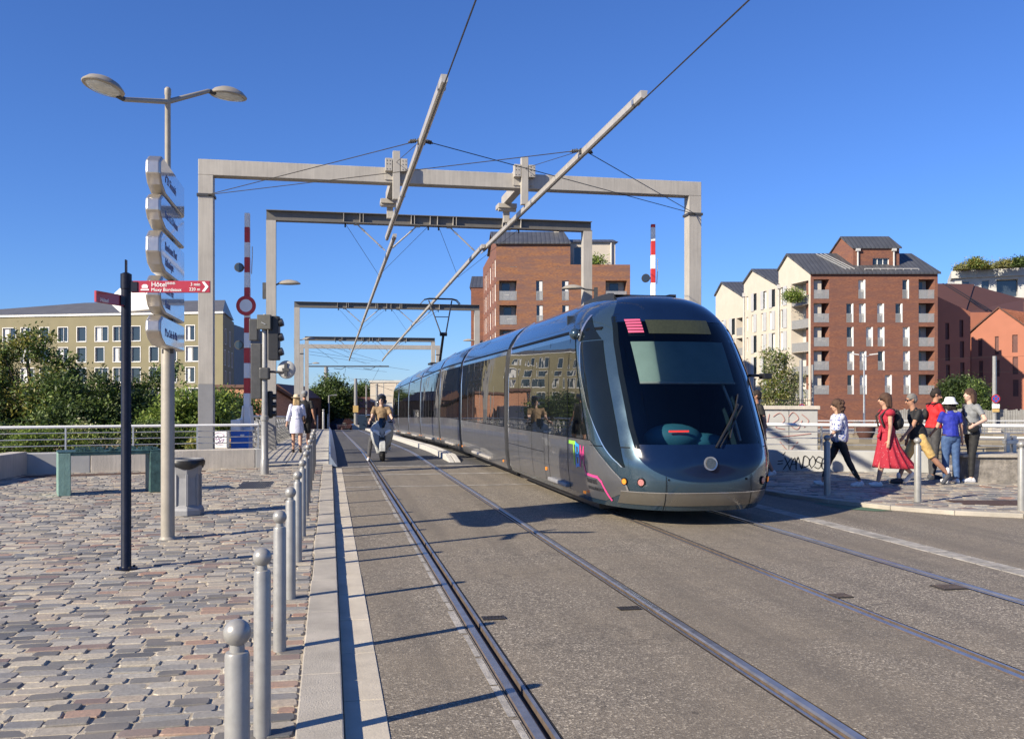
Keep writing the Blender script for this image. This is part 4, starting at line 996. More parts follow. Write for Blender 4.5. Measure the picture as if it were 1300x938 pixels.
def patch(name, fn, rows, mat, parent, nu=14, smooth=60, thick=0):
    """rows: list of (z, lo, hi); fn(u, z) -> point"""
    t = MB(); rings = [[fn(lo + (hi - lo) * k / nu, z) for k in range(nu + 1)] for z, lo, hi in rows]
    t.loft(rings, cap0=False, cap1=False, closed=False)
    o = t.build(name, mat, parent, smooth=smooth); return o
def zrange(a, b, n): return [a + (b - a) * k / n for k in range(n + 1)]
Y_ART = [7.45, 14.3, 19.3, 25.8, 31.4, 37.8, 43.6]
# cab module shell: open where the windscreen is
zs = zrange(.2, 2.5, 46) + zrange(2.54, 3.26, 30)
t = MB(); ring = []
yl = [.8, 1.4, 2.2, 3.2, 4.5, 6., 7.2]
WS_A = [(.98, .855), (1.26, .88), (1.94, .885), (2.38, .855), (2.75, .79), (2.84, .71), (2.9, .5)]
WS_T = [(2.5, .85), (2.75, .79), (2.9, .7), (3.0, .62), (3.1, .52), (3.2, .36), (3.26, .2)]
phis = [(-1 + 2 * k / 64) * PI / 2 for k in range(65)]
def cabring(z):
    n0, d, w = sm(z, NOSE), sm(z, DEP), sm(z, WID); r = []
    for y in yl[::-1]: r.append(Vector((-w, max(n0 + d, n0 + d + (7.2 - n0 - d) * (y - .8) / 6.4), z)))
    for p in phis: r.append(Vector((math.copysign(w * abs(math.sin(p)) ** (2 / NN), p), n0 + d * (1 - math.cos(p)), z)))
    for y in yl: r.append(Vector((w, n0 + d + (7.2 - n0 - d) * (y - .8) / 6.4, z)))
    return r
R_ = [cabring(z) for z in zs]; n = len(R_[0]); t.v = [tuple(p) for r in R_ for p in r]
for i in range(len(zs) - 1):
    for k in range(n - 1):
        c = (R_[i][k] + R_[i + 1][k + 1]) / 2
        if 1.02 < c.z < 2.84 and abs(c.x) < interp(c.z, WS_A) - .03 and c.y < 2.6: continue
        t.f.append([i * n + k, i * n + k + 1, (i + 1) * n + k + 1, (i + 1) * n + k]); t.m.append(0 if c.z < 2.62 or c.y < 2.0 else 1)
t.f.append([(len(zs) - 1) * n + k for k in range(n)]); t.m.append(1)
t.f.append(list(range(n))[::-1]); t.m.append(0)
shell = t.build('cab_shell', ['tramblue', 'tramroof'], tram, smooth=35)
# windscreen and its black surround
ws = [(z, -interp(z, WS_A), interp(z, WS_A)) for z in zrange(.99, 2.89, 40)]
patch('windscreen', lambda x, z: S_front(x, z, .010), ws, 'cabglass', tram, 40)
for sg in (-1, 1):
    patch('screen_edge', lambda x, z: S_front(x, z, .013), [(z, sg * (interp(z, WS_A) - .045), sg * (interp(z, WS_A) + .012)) for z in zrange(.98, 2.8, 40)], 'cabsideglass', tram, 8)
patch('screen_header', lambda x, z: S_front(x, z, .013), [(z, -interp(z, WS_T), interp(z, WS_T)) for z in zrange(2.68, 3.1, 16)], 'tramnavy', tram, 40)
patch('roof_front', lambda x, z: S_front(x, z, .011), [(z, -interp(z, WS_T), interp(z, WS_T)) for z in zrange(3.1, 3.25, 8)], 'tramtop', tram, 40)
patch('screen_sill', lambda x, z: S_front(x, z, .013), [(z, -.85, .85) for z in zrange(.97, 1.03, 3)], 'tramnavy', tram, 40)
# navy nose mask with a headlamp boss
def arc(x): return 1.0 - .43 * math.sqrt(max(0, 1 - (abs(x) / .875) ** 2.4))
t = MB(); nu = 56; rows = 14; rings = []
for k in range(rows + 1):
    r = []
    for i in range(nu + 1):
        x = -.865 + 1.73 * i / nu; z = arc(x) + (.985 - arc(x)) * k / rows
        q = math.exp(-((x / .3) ** 2 + ((z - .84) / .13) ** 2) * 1.1); r.append(S_front(x, z, .012) + Vector((0, -.045 * q, 0)))
    rings.append(r)
t.loft(rings, cap0=False, cap1=False, closed=False); mask = t.build('nose_mask', 'tramnavy', tram, smooth=60)
c = S_front(0, .8, .012) + Vector((0, -.045, 0))
def disc(c, r, mat, name, par, nrm=(0, -1, .12), dep=.02, rim=None):
    n = Vector(nrm).normalized(); c = Vector(c); t = MB(); t.cyl(c, c + n * dep, r, r * .96, 28); o = t.build(name, mat, par, smooth=40)
    if rim:
        t = MB(); a = n.cross(Vector((0, 0, 1))).normalized(); b = a.cross(n); R0 = []
        for rr_, dd in ((r * 1.0, dep * .6), (r * 1.28, dep * .7), (r * 1.3, 0), (r * 1.0, 0), (r * 1.0, dep * .6)): R0.append([c + n * dd + (a * math.cos(2 * PI * k / 28) + b * math.sin(2 * PI * k / 28)) * rr_ for k in range(28)])
        t.loft(R0, False, False); t.build('lamp_rim', rim, o, smooth=50)
    return o
disc(c + Vector((0, .02, 0)), .068, 'headlens', 'headlight', tram, dep=.035, rim='steel')
for sg in (-1, 1):
    for x, m_, r in ((.98, 'amber', .036), (.82, 'rearred', .043)):
        p = S_front(sg * x, .56, 0); q = S_front(sg * x, .56, .03); disc(p, r, m_, 'indicator' if m_ == 'amber' else 'marker_lamp', tram, q - p, .02, 'tramblack')
    p = S_front(sg * .52, .6, 0); q = S_front(sg * .52, .6, .03); disc(p, .013, 'tramblack', 'tow_socket', tram, q - p, .012)
# pewter bumper band, lower lip and panel seams
patch('bumper', lambda x, z: S_front(x, z, .008), [(z, -1.0, 1.0) for z in zrange(.27, .43, 5)], 'trambumper', tram, 60)
patch('bumper_line', lambda x, z: S_front(x, z, .012), [(z, -1.0, 1.0) for z in zrange(.43, .442, 2)], 'chromeline', tram, 60)
for x in (-.55, .6): patch('panel_seam', lambda u, z: S_front(u, z, .012), [(z, x - .004, x + .004) for z in zrange(.2, arc(x) - .005, 14)], 'tramblack', tram, 1)
for sg in (-1, 1):
    patch('pillar_seam', lambda y, z: S_side(y, z, sg, .006), [(z, .42, 1.28) for z in zrange(.985, .997, 2)], 'tramblack', tram, 24)
    # grey side panel of the cab, sweeping under the blue pillar
    lo = [(.27, .9), (.43, .42), (.5, .42), (.6, .5), (.8, .76), (.95, 1.02), (1.05, 1.24)]
    patch('cab_side_panel', lambda y, z: S_side(y, z, sg, .007), [(z, interp(z, lo), 7.2) for z in zrange(.27, 1.05, 16)], 'tramgrey', tram, 60)
    patch('panel_trim', lambda y, z: S_side(y, z, sg, .011), [(z, interp(z, lo) - .012, interp(z, lo) + .012) for z in zrange(.43, 1.05, 16)], 'chromeline', tram, 2)
    # almond-shaped cab side window, and the small quarter light above it
    wl_, wr_ = [(.74, .42), (.82, .58), (.98, .79), (1.26, 1.12), (1.54, 1.43), (1.94, 1.73), (2.2, 1.86), (2.43, 1.95)], [(.74, .43), (.98, .53), (1.26, .69), (1.54, .86), (1.94, 1.11), (2.43, 1.46)]
    wl_ = [(z, y + .0) for z, y in wl_]
    patch('cab_side_window', lambda y, z: S_side(y, z, sg, .009), [(z, interp(z, wr_), sm(z, wl_)) for z in zrange(.74, 2.43, 30)], 'cabsideglass', tram, 8)
    patch('window_trim', lambda y, z: S_side(y, z, sg, .012), [(z, sm(z, wl_) - .0, sm(z, wl_) + .022) for z in zrange(.74, 2.43, 30)], 'chromeline', tram, 2)
    patch('quarter_light', lambda y, z: S_side(y, z, sg, .009), [(z, 1.5 + (z - 2.45) * 1.5, 1.98 + (z - 2.45) * .2) for z in zrange(2.45, 2.79, 8)], 'cabsideglass', tram, 4)
    patch('quarter_trim', lambda y, z: S_side(y, z, sg, .012), [(z, 1.98 + (z - 2.45) * .2, 2.05 + (z - 2.45) * .15) for z in zrange(2.45, 2.83, 8)], 'chromeline', tram, 2)
    # passenger windows and door of the first module
    yb = [(1.06, 1.62), (1.5, 1.66), (2.0, 1.62), (2.5, 1.6)]
    patch('window_band', lambda y, z: S_side(y, z, sg, .010), [(z, interp(z, [(1.06, 1.37), (1.46, 1.63), (1.9, 1.9), (2.42, 2.16), (2.5, 2.2)]), 7.2) for z in zrange(1.06, 2.5, 16)], 'tramglass', tram, 40)
    for y0, z0, z1, w in ((2.45, .28, 2.52, .02), (3.72, .28, 2.52, .02), (4.02, .28, 1.06, .012), (5.0, .28, 2.5, .012), (6.2, .28, 2.5, .012)):
        patch('door_seam' if y0 < 4 else 'panel_seam', lambda y, z: S_side(y, z, sg, .014), [(z, y0, y0 + w) for z in zrange(z0, z1, 6)], 'tramblack', tram, 1)
    patch('mid_seam', lambda y, z: S_side(y, z, sg, .012), [(z, 4.05, 7.2) for z in zrange(.74, .748, 1)], 'tramblack', tram, 4)
    patch('mid_seam', lambda y, z: S_side(y, z, sg, .012), [(z, 1.3, 7.2) for z in zrange(1.05, 1.062, 1)], 'tramblack', tram, 20)
    patch('roof_line', lambda y, z: S_side(y, z, sg, .012), [(z, 1.6, 7.2) for z in zrange(2.585, 2.625, 2)], 'tramblack', tram, 20)
    if sg < 0: t = MB(); t.ell((sg * 1.2, 2.12, 2.56), (.08, .1, .085), 16); t.build('camera_pod', 'tramblue', tram, smooth=60)
    t = MB(); t.box(*sorted((sg * 1.12, sg * 1.24)), 2.5, 3.7, .3, .36); t.build('door_step', 'bingrey', tram, bevel=.015)
    t = MB(); t.box(*sorted((sg * 1.2, sg * 1.216)), 1.5, 1.6, .3, .335); t.box(*sorted((sg * 1.2, sg * 1.216)), 3.9, 3.96, .45, .5); t.build('glowing_side_reflector', 'amber', tram)  # reflectors are no lamps; the amber emission gives them a painted-in glow
# logo and lettering on the cab side panel
def side_pt(y, z, off=.012): return S_side(y, z, -1, off)
def ribbon(pts, w, mat, name):
    t = MB()
    for (y0, z0), (y1, z1) in zip(pts, pts[1:]):
        d = Vector((y1 - y0, z1 - z0)).normalized(); n = Vector((-d.y, d.x)) * w / 2; e = d * w * .5; k = 5; rings = []
        for i in range(k + 1):
            a = i / k; py, pz = y0 - e.x + (y1 - y0 + 2 * e.x) * a, z0 - e.y + (z1 - z0 + 2 * e.y) * a
            rings.append([side_pt(py + n.x, pz + n.y), side_pt(py - n.x, pz - n.y)])
        t.loft(rings, False, False, False)
    t.build(name, mat, tram)
ribbon([(2.38, .985), (2.02, .985)], .05, 'lg_green', 'logo'); ribbon([(2.1, .96), (2.06, .69)], .05, 'lg_green', 'logo')
ribbon([(1.98, .98), (1.95, .66)], .05, 'lg_blue', 'logo'); ribbon([(1.98, .97), (1.82, .95), (1.83, .84), (1.95, .82)], .045, 'lg_blue', 'logo'); ribbon([(1.95, .82), (1.8, .8), (1.81, .68), (1.94, .67)], .045, 'lg_blue', 'logo')
ribbon([(1.74, .68), (1.73, .94)], .05, 'lg_pink', 'logo'); ribbon([(1.73, .94), (1.64, .78), (1.56, .94)], .045, 'lg_pink', 'logo'); ribbon([(1.56, .94), (1.55, .7), (1.46, .585), (.98, .575), (.88, .52), (.76, .3)], .034, 'lg_pink', 'logo')
def side_text(s_, y, z, size):
    o = text(s_, size, 'letterdark', tram, (0, 0, 0), (0, 0, 0))
    for v in o.data.vertices: v.co = side_pt(y - v.co.x * .8, z + v.co.y, .012 + v.co.z)
side_text('TRANSPORTS', 1.43, .475, .085); side_text('BORDEAUX MÉTROPOLE', 1.4, .39, .06)
# cab interior
t = MB(); t.box(-1.08, 1.08, 3.0, 3.05, .5, 2.9); t.box(-1.08, 1.08, 1.4, 3.0, .55, .6); t.box(-.16, .12, 2.9, 2.99, .6, 2.6); t.build('cab_bulkhead', 'cabdark', tram)
t = MB(); t.loft([[(x, y, z) for x, y in ((-.8, .72), (.8, .72), (.86, 1.35), (-.86, 1.35))] for z in (.62, .98)]); t.build('dashboard', 'cabdark', tram, bevel=.03)
t = MB(); t.ell((-.1, 1.05, 1.08), (.42, .24, .2), 20); t.ell((.3, 1.1, 1.02), (.4, .22, .13), 20); t.build('console', 'cabteal', tram, smooth=60)
t = MB(); t.box(-.25, .03, .79, .81, 1.17, 1.195); t.build('console_light', 'ledred', tram)
t = MB(); t.cap((-.45, 1.75, .9), (-.45, 1.95, 1.75), .24, .2); t.build('driver_seat', 'cabdark', tram, smooth=60)
t = MB(); sb = [[(x, sm(z, NOSE) + .07 + sm(z, DEP) * (1 - math.sqrt(max(0, 1 - (min(.95, abs(x) / 1.2)) ** NN))), z) for x in [-.66 + 1.34 * k / 24 for k in range(25)]] for z in zrange(1.84, 2.4, 6)]
t.loft(sb, False, False, False); s_ = t.build('sunblind', 'sunblind', tram, smooth=60)
t = MB(); t.tube([Vector(p) + Vector((0, -.01, -.012)) for p in sb[0]], .018, 8); t.build('blind_bar', 'alu', s_, smooth=60)
t = MB(); lp_ = [[S_front(x, z, -.03) for x in [-.68 + .21 * k / 4 for k in range(5)]] for z in zrange(2.5, 2.72, 8)]
t.loft([q[::-1] for q in lp_], False, False, False); t.build('display_ground', 'tramblack', tram)
for k in range(5):
    z = 2.515 + k * .042; t = MB(); t.loft([[S_front(-.67 + .19 * i / 4, zz, .016) for i in range(5)] for zz in (z, z + .03)], False, False, False); t.build('line_display', 'ledpink', tram)
t = MB(); t.loft([[S_front(-.42 + .9 * i / 10, z, .0155) for i in range(11)] for z in zrange(2.5, 2.7, 5)], False, False, False); t.build('destination_display', 'leddark', tram)
# wiper
p0, p1 = S_front(.12, .99, .03), S_front(.56, 1.52, .05)
t = MB(); t.tube([p0, (p0 + p1) / 2 + Vector((.02, -.02, .03)), p1], .016, 8); t.tube([p0 + Vector((.05, -.01, 0)), p1 + Vector((.06, 0, -.02))], .009, 6); a, b = S_front(.34, 1.1, .03), S_front(.62, 1.66, .03); t.tube([a, b], .012, 6); t.tube([p1, (a + b) / 2], .01, 6); t.build('wiper', 'black', tram, smooth=50)
t = MB(); t.tube([S_front(.62, 1.12, -.12), S_front(.6, 1.6, -.12), S_front(.48, 2.1, -.1)], .02, 8); t.build('cab_grab_rail', 'alu', tram, smooth=50)
# roof pod over the cab and mirror camera on the right
t = MB(); t.loft([[( .5 * a, y, 3.25 + h * (1 if abs(a) < .9 else .3)) for a in (-1, -.85, 0, .85, 1)] + [(.5, y, 3.12), (-.5, y, 3.12)] for y, h in ((2.5, -.12), (2.75, -.03), (3.2, .0), (3.9, .0), (4.2, -.03))]); t.build('roof_pod', 'tramtop', tram, bevel=.01)
t = MB(); t.box(1.18, 1.46, 1.35, 1.45, 1.93, 1.97); t.box(1.36, 1.48, 1.3, 1.48, 1.9, 1.98); t.build('mirror_arm', 'black', tram, bevel=.01)
# skirts
t = MB(); t.box(-.98, .98, 1.6, 7.2, .08, .22); t.build('undercarriage', 'black', tram)

# following modules: one proto of each, straight bodies with flush glazing
def section(z): return sm(z, WID)
for k, (y0, y1) in enumerate(zip(Y_ART[:-1], Y_ART[1:])):
    a, b = y0 + .22, y1 - .2; last = k == 5; ny = max(2, int((b - a) / 1.5))
    ys = [a + (b - a) * i / ny for i in range(ny + 1)]
    prof = [(section(z), z) for z in [.2, .3, .6, 1.0, 1.6, 2.2, 2.5, 2.62]]; top = [(section(z), z) for z in (2.62, 2.7, 2.8, 2.9, 3.0, 3.08, 3.15, 3.21, 3.25)]
    def ringm(pr, y): 
        f = 1.0 if not last or y < b - 1.6 else 1 - .3 * ((y - b + 1.6) / 1.6) ** 2
        return [Vector((-w * f, y, z)) for w, z in pr] + [Vector((w * f, y, z)) for w, z in reversed(pr)]
    t = MB(); t.loft([ringm(prof, y) for y in ys]); mod = down(t.build('body_module', 'tramgrey', tram, smooth=35))
    t = MB(); t.loft([ringm(top, y) for y in ys]); down(t.build('roof_fairing', 'tramroof', mod, smooth=35))
    for sg in (-1, 1):
        fn = lambda y, z, off=.006: Vector((sg * (section(z) + off), y, z))
        yb = b if not last else b - 1.5
        down(patch('window_band', lambda y, z: fn(y, z), [(z, a + .03, yb - .03) for z in (1.06, 1.5, 2.0, 2.5)], 'tramglass', mod, 6))
        down(patch('blue_band', lambda y, z: fn(y, z, .005), [(z, a, yb) for z in (2.505, 2.58)], 'tramblue', mod, 6))
        down(patch('roof_line', lambda y, z: fn(y, z, .008), [(z, a, yb) for z in (2.585, 2.625)], 'tramblack', mod, 6))
        L_ = b - a; door = L_ > 5.4; cuts = [a + L_ * f for f in ((.2, .34, .5, .66, .8) if door else (.3, .52, .75))]
        for c_ in cuts: down(patch('door_seam' if door else 'panel_seam', lambda y, z: fn(y, z, .010), [(z, c_, c_ + .016) for z in (.28, 1.0, 1.8, 2.5)], 'tramblack' if not door else 'bingrey', mod, 1))
        down(patch('sill_line', lambda y, z: fn(y, z, .009), [(z, a, yb) for z in (1.05, 1.062)], 'tramblack', mod, 4))
        t = MB(); t.box(*sorted((sg * 1.1, sg * 1.22)), a + L_ * .3, a + L_ * .7, .27, .33); down(t.build('door_step', 'alu', mod, bevel=.012))
        t = MB(); t.box(*sorted((sg * 1.2, sg * 1.214)), a + .12, a + .19, .33, .37); t.box(*sorted((sg * 1.2, sg * 1.214)), b - .2, b - .13, .33, .37); down(t.build('glowing_side_reflector', 'amber', mod))  # same added glow on the module reflectors
    t = MB(); t.box(-.95, .95, a, b, .08, .22); down(t.build('undercarriage', 'black', mod))
for k, y in enumerate(Y_ART[:-1]):
    t = MB(); rings = []
    for i in range(9):
        yy = y - .24 + .48 * i / 8; f = .955 if i % 2 else .985
        rings.append([Vector((-section(z) * f, yy, .22 + (z - .22) * (.97 if i % 2 else .985))) for z in (.22, .6, 1.0, 2.0, 2.5, 2.7, 2.9, 3.05, 3.2)] + [Vector((section(z) * f, yy, .22 + (z - .22) * (.97 if i % 2 else .985))) for z in (3.2, 3.05, 2.9, 2.7, 2.5, 2.0, 1.0, .6, .22)])
    t.loft(rings); bl = down(t.build('bellows', 'bellows', tram))
    for sg in (-1, 1):
        t = MB(); ys_ = (y - .2, y + .2)
        t.tube([(sg * (section(z) * .995), y - .26, z) for z in (.3, 1.0, 2.0, 2.6, 2.85, 3.0, 3.12)], .022, 6); down(t.build('gangway_edge', 'chromeline', bl, smooth=50))
# bogie wheels glimpsed below
for y in (4.6, 5.9, 16.4, 17.6, 28, 29.2, 40, 41.2):
    t = MB(); [t.cyl((s_ * .715 - .05, y, .27), (s_ * .715 + .05, y, .27), .27, n=20) for s_ in (-1, 1)]; down(t.build('wheel', 'railrust', tram, smooth=40))
# pantograph
yp = 29.2; pz = gz(yp + TY); zt = cz(yp + TY) - .02
t = MB(); t.box(-.5, .5, yp - .6, yp + .6, 3.3 + pz, 3.38 + pz); t.build('pantograph_base', 'tramtop', tram)
t = MB(); t.tube([(0, yp + .5, 3.38 + pz), (0, yp - .9, 4.55 + pz)], .055, 8); t.build('lower_arm', 'black', tram)
t = MB(); t.tube([(-.1, yp - .9, 4.55 + pz), (-.5, yp + .25, zt - .1)], .03, 6); t.tube([(.1, yp - .9, 4.55 + pz), (.5, yp + .25, zt - .1)], .03, 6); t.tube([(-.3, yp - .32, (4.55 + pz + zt) / 2 - .04), (.3, yp - .32, (4.55 + pz + zt) / 2 - .04)], .02, 6)
t.tube([(-.15, yp - .9, 4.55 + pz), (.15, yp - .9, 4.55 + pz)], .08, 8); t.build('upper_arm', 'black', tram)
t = MB()
for dy in (.1, .4): t.tube([(-.85, yp + dy, zt - .25), (-.7, yp + dy, zt - .08), (-.5, yp + dy, zt - .03), (.5, yp + dy, zt - .03), (.7, yp + dy, zt - .08), (.85, yp + dy, zt - .25)], .022, 6)
t.build('collector_head', 'black', tram)
# ------------------------------------------------------------------ buildings
def facade(mb, fn, w, z0, z1, holes, reveal=.22):
    """wall with real openings; fn(u, v, z) gives the point, v = metres inwards. holes: (u0, u1, z0, z1, depth)"""
    us = sorted({0, w, *[h[0] for h in holes], *[h[1] for h in holes]}); zs_ = sorted({z0, z1, *[h[2] for h in holes], *[h[3] for h in holes]})
    for a, b in zip(us, us[1:]):
        for c, d in zip(zs_, zs_[1:]):
            m_, q = (a + b) / 2, (c + d) / 2
            if any(h[0] < m_ < h[1] and h[2] < q < h[3] for h in holes): continue
            mb.quad(fn(a, 0, c), fn(b, 0, c), fn(b, 0, d), fn(a, 0, d))
    for h in holes:
        a, b, c, d = h[:4]; v = h[4] if len(h) > 4 else reveal
        mb.quad(fn(a, 0, c), fn(a, v, c), fn(a, v, d), fn(a, 0, d)); mb.quad(fn(b, 0, c), fn(b, 0, d), fn(b, v, d), fn(b, v, c))
        mb.quad(fn(a, 0, c), fn(b, 0, c), fn(b, v, c), fn(a, v, c)); mb.quad(fn(a, 0, d), fn(a, v, d), fn(b, v, d), fn(b, 0, d))
def pbox(mb, fn, u0, u1, v0, v1, z0, z1):
    mb.add([fn(u0, v0, z0), fn(u1, v0, z0), fn(u1, v1, z0), fn(u0, v1, z0), fn(u0, v0, z1), fn(u1, v0, z1), fn(u1, v1, z1), fn(u0, v1, z1)],
           [(0, 3, 2, 1), (4, 5, 6, 7), (0, 1, 5, 4), (1, 2, 6, 5), (2, 3, 7, 6), (3, 0, 4, 7)])
def window(par, fn, h, v, frame, pane='pane', bars=1, surround=None, blind=0, rail=False):
    a, b, c, d = h[:4]; t = MB(); fw = .055
    pbox(t, fn, a, a + fw, v - .08, v, c, d); pbox(t, fn, b - fw, b, v - .08, v, c, d); pbox(t, fn, a + fw, b - fw, v - .08, v, c, c + fw); pbox(t, fn, a + fw, b - fw, v - .08, v, d - fw, d)
    for k in range(bars): m_ = a + (b - a) * (k + 1) / (bars + 1); pbox(t, fn, m_ - .025, m_ + .025, v - .07, v - .005, c + fw, d - fw)
    w = t.build('window', frame, par)
    t = MB(); pbox(t, fn, a + .01, b - .01, v + .002, v + .05, c + .01, d - .01); t.build('pane', pane, w)
    if blind: t = MB(); pbox(t, fn, a + fw, a + (b - a) * blind, v - .03, v - .001, c + fw, d - fw); t.build('blind', 'blindpane', w)
    if surround:
        t = MB(); s_ = .09
        pbox(t, fn, a - s_, a - .002, -.05, .02, c - s_, d + s_); pbox(t, fn, b + .002, b + s_, -.05, .02, c - s_, d + s_); pbox(t, fn, a - .002, b + .002, -.05, .02, d + .002, d + s_); pbox(t, fn, a - .002, b + .002, -.07, .02, c - s_, c - .002); t.build('surround', surround, w)
    if rail:
        t = MB(); pbox(t, fn, a, b, .0, .03, c + 1.0, c + 1.05); n = max(2, int((b - a) / .11))
        for k in range(n): m_ = a + (b - a) * (k + .5) / n; pbox(t, fn, m_ - .03, m_ + .03, .005, .025, c + .02, c + 1.0)
        t.build('guard_rail', 'railpanel', w)
    return w
def loggia(par, fn, h, v, rng, panel=True):
    a, b, c, d = h[:4]; t = MB(); t.quad(fn(a, v, c), fn(b, v, c), fn(b, v, d), fn(a, v, d)); l = t.build('balcony', 'render_grey', par)
    t = MB(); m_ = a + (b - a) * rng.uniform(.2, .35); pbox(t, fn, m_, m_ + (b - a) * .42, v - .06, v - .003, c + .02, c + 2.1); t.build('balcony_door', 'pane', l)
    t = MB(); pbox(t, fn, a + .02, b - .02, .03, .08, c + 1.0, c + 1.06); n = int((b - a) / .13)
    for k in range(n): q = a + .02 + (b - a - .04) * (k + .5) / n; pbox(t, fn, q - .045, q + .045, .04, .07, c + .03, c + 1.0)
    t.build('guard_rail', 'railpanel', l)
    if rng.random() < .6: t = MB(); q = a + (b - a) * rng.uniform(.2, .7); pbox(t, fn, q, q + .5, .5, .9, c + .02, c + .75); pbox(t, fn, q + .55, q + .9, .6, 1.0, c + .02, c + .45); t.build('balcony_chair', 'blindpane', l)
def gable_roof(mb, P): mb.add(P[0], P[1])

rng = random.Random(21)
# ---- brick flats with cream flank, right
D0 = 110.; o_lat = (1029 - 650) / 1200 * D0; ox, oy = at(1029, D0)
bl = thing('apartment_building', 'red-brown brick apartment block with a cream gabled flank and dark zinc roofs', 'building', (ox, oy, 0), -YAW)
SK = .228
fF = lambda u, v, z: (u - SK * v, v, z)                     # front (brick): u to the right, v away
fL = lambda u, v, z: (-SK * u + v, u, z)                    # flank (cream): u away, v to the right (inwards)
ux = lambda px: (px - 650) / 1200 * D0 - o_lat
uz = lambda py: CAM_H + (506 - py) / 1200 * D0
Zx = lambda v: 900 + v / 3.753; Zy = lambda v: 290 + v / 3.753
rows = [((245, 335), (712, 745), (922, 953)), ((358, 448), (657, 690), (717, 748), (804, 836), (891, 924)), ((470, 562), (661, 693), (753, 785), (808, 840), (928, 960)),
        ((585, 675), (665, 697), (724, 756), (811, 843), (931, 963)), ((698, 790), (668, 698), (727, 760), (846, 879), (935, 968))]
W_ = ux(1190.5); Zb, Ze = -3.3, uz(346.5); holes = []; logs = []; wins = []
for k, (yy, *xs) in enumerate(rows):
    zt_, zb_ = uz(Zy(yy[0])), uz(Zy(yy[1]))
    for a, b in xs: h = (ux(Zx(a - k * 2)), ux(Zx(b - k * 2)), zb_, zt_, .3); holes.append(h); wins.append(h)
    for a, b in ((499, 574), (999, 1076)):
        h = (max(.25, ux(Zx(a))), min(W_ - .25, ux(Zx(b))), zb_ - .02, zt_ + .05, 1.6); holes.append(h); logs.append(h)
t = MB(); facade(t, fF, W_, Zb, Ze, holes); t.quad(fF(W_, 0, Zb), fF(W_, 7.3, Zb), fF(W_, 7.3, Ze), fF(W_, 0, Ze)); bw = t.build('front_wall', 'brick_a', bl)
for h in wins: window(bl, fF, h, .28, 'winframe_grey', 'blindpane' if rng.random() < .55 else 'pane', 0, rail=True)
for h in wins: t = MB(); pbox(t, fF, h[1] - .14, h[1] - .005, -.02, .2, h[2], h[3]); t.build('window_jamb', 'winframe', bl)
for h in logs: loggia(bl, fF, h, 1.55, rng)
# flank
bars = [(0, 7.3, Ze, 5.0, uz(0) * 0 + 19.06, 17.4), (7.3, 16.4, 15.7, 13.8, 18.4, 16.9), (16.4, 24.9, 15.2, 22.7, 17.8, 16.2)]
for k, (u0, u1, zr, um, zm, zl) in enumerate(bars):
    zlo = min(zr, zl); hl = []
    if k == 0:
        for (a, b) in rows and [r[0] for r in rows]: hl.append((.45, 4.3, uz(Zy(a)) - 2.75, uz(Zy(a)) - .25 + .25, 1.5))
    def U(px): return (34.74 - (px - 650) / 1200 * 110) / (SK + (px - 650) / 1200)
    cand = {0: [(999, 990.5)], 1: [(984, 976.5), (973, 966), (960.5, 954)], 2: [(933, 926), (922, 916)]}[k]
    hw = []
    for r in range(5):
        ztop = uz(Zy(rows[r][0][0])) - .05 - .0
        for p, q_ in cand:
            a, b = U(p), U(q_); hw.append((a - u0, b - u0, ztop - 2.3, ztop - .05, .25))
        if k == 2: hw.append((.4, 2.2, ztop - 2.5, ztop - .1, 1.3))
        if k == 1: hw.append((7.9, 8.5, ztop - 2.0, ztop - .2, .25))
    allh = [h for h in hl + hw if h[3] < zlo - .2]
    fU = lambda u, v, z, u0=u0: fL(u + u0, v, z)
    t = MB(); facade(t, lambda u, v, z: fU(u, v, z), u1 - u0, Zb, zlo, allh)
    t.add([fL(u0, 0, zlo), fL(u1, 0, zlo), fL(u1, 0, zl), fL(um, 0, zm), fL(u0, 0, zr)], [(4, 3, 2, 1, 0)])
    t.build('flank_wall', 'render_white', bl)
    for h in allh:
        if h[4] > 1: loggia(bl, fU, h, h[4] - .05, rng)
        else:
            window(bl, fU, h, .22, 'winframe', 'blindpane' if rng.random() < .4 else 'pane', 0)
            if h[1] - h[0] > .8:
                t = MB(); q = (h[1] - h[0]) * .5; s0 = h[0] + (0 if rng.random() < .5 else q); pbox(t, fU, s0, s0 + q, -.08, -.03, h[2] - .05, h[3] + .05); t.build('shutter', 'shutter_grey', bl)
    t = MB(); ov = .25
    def sl(ua, za, ub, zb_): # slab of roof between two lines running to the right
        t.ext([fL(ua, -ov, za + .0), fL(ub, -ov, zb_), fL(ub, -ov, zb_ + .22), fL(ua, -ov, za + .22)], (W_ + ov + .2, 0, 0))
    sl(u0 - .3, zr - .3 * (zm - zr) / (um - u0), um, zm); sl(um, zm, u1, zl); t.build('roof', 'roof_zinc', bl)
    t = MB(); t.quad(fL(u1, W_, Zb), fL(u0, W_, Zb), fL(u0, W_, zr), fL(um, W_, zm), fL(u1, W_, zl)) if k else None
    if k: t.build('end_wall', 'render_white', bl)
t = MB(); t.quad(fL(24.9, 0, Zb), fL(24.9, W_, Zb), fL(24.9, W_, 16), fL(24.9, 0, 16)); t.build('rear_wall', 'render_white', bl)
for u in (7.0, 16.1): t = MB(); t.tube([fL(u, -.12, -1), fL(u, -.12, 15.2)], .09, 8); t.box(fL(u, -.3, 0)[0], fL(u, 0, 0)[0] + .1, u - .2, u + .2, 15.2, 15.7); t.build('rain_pipe', 'winframe_grey', bl)
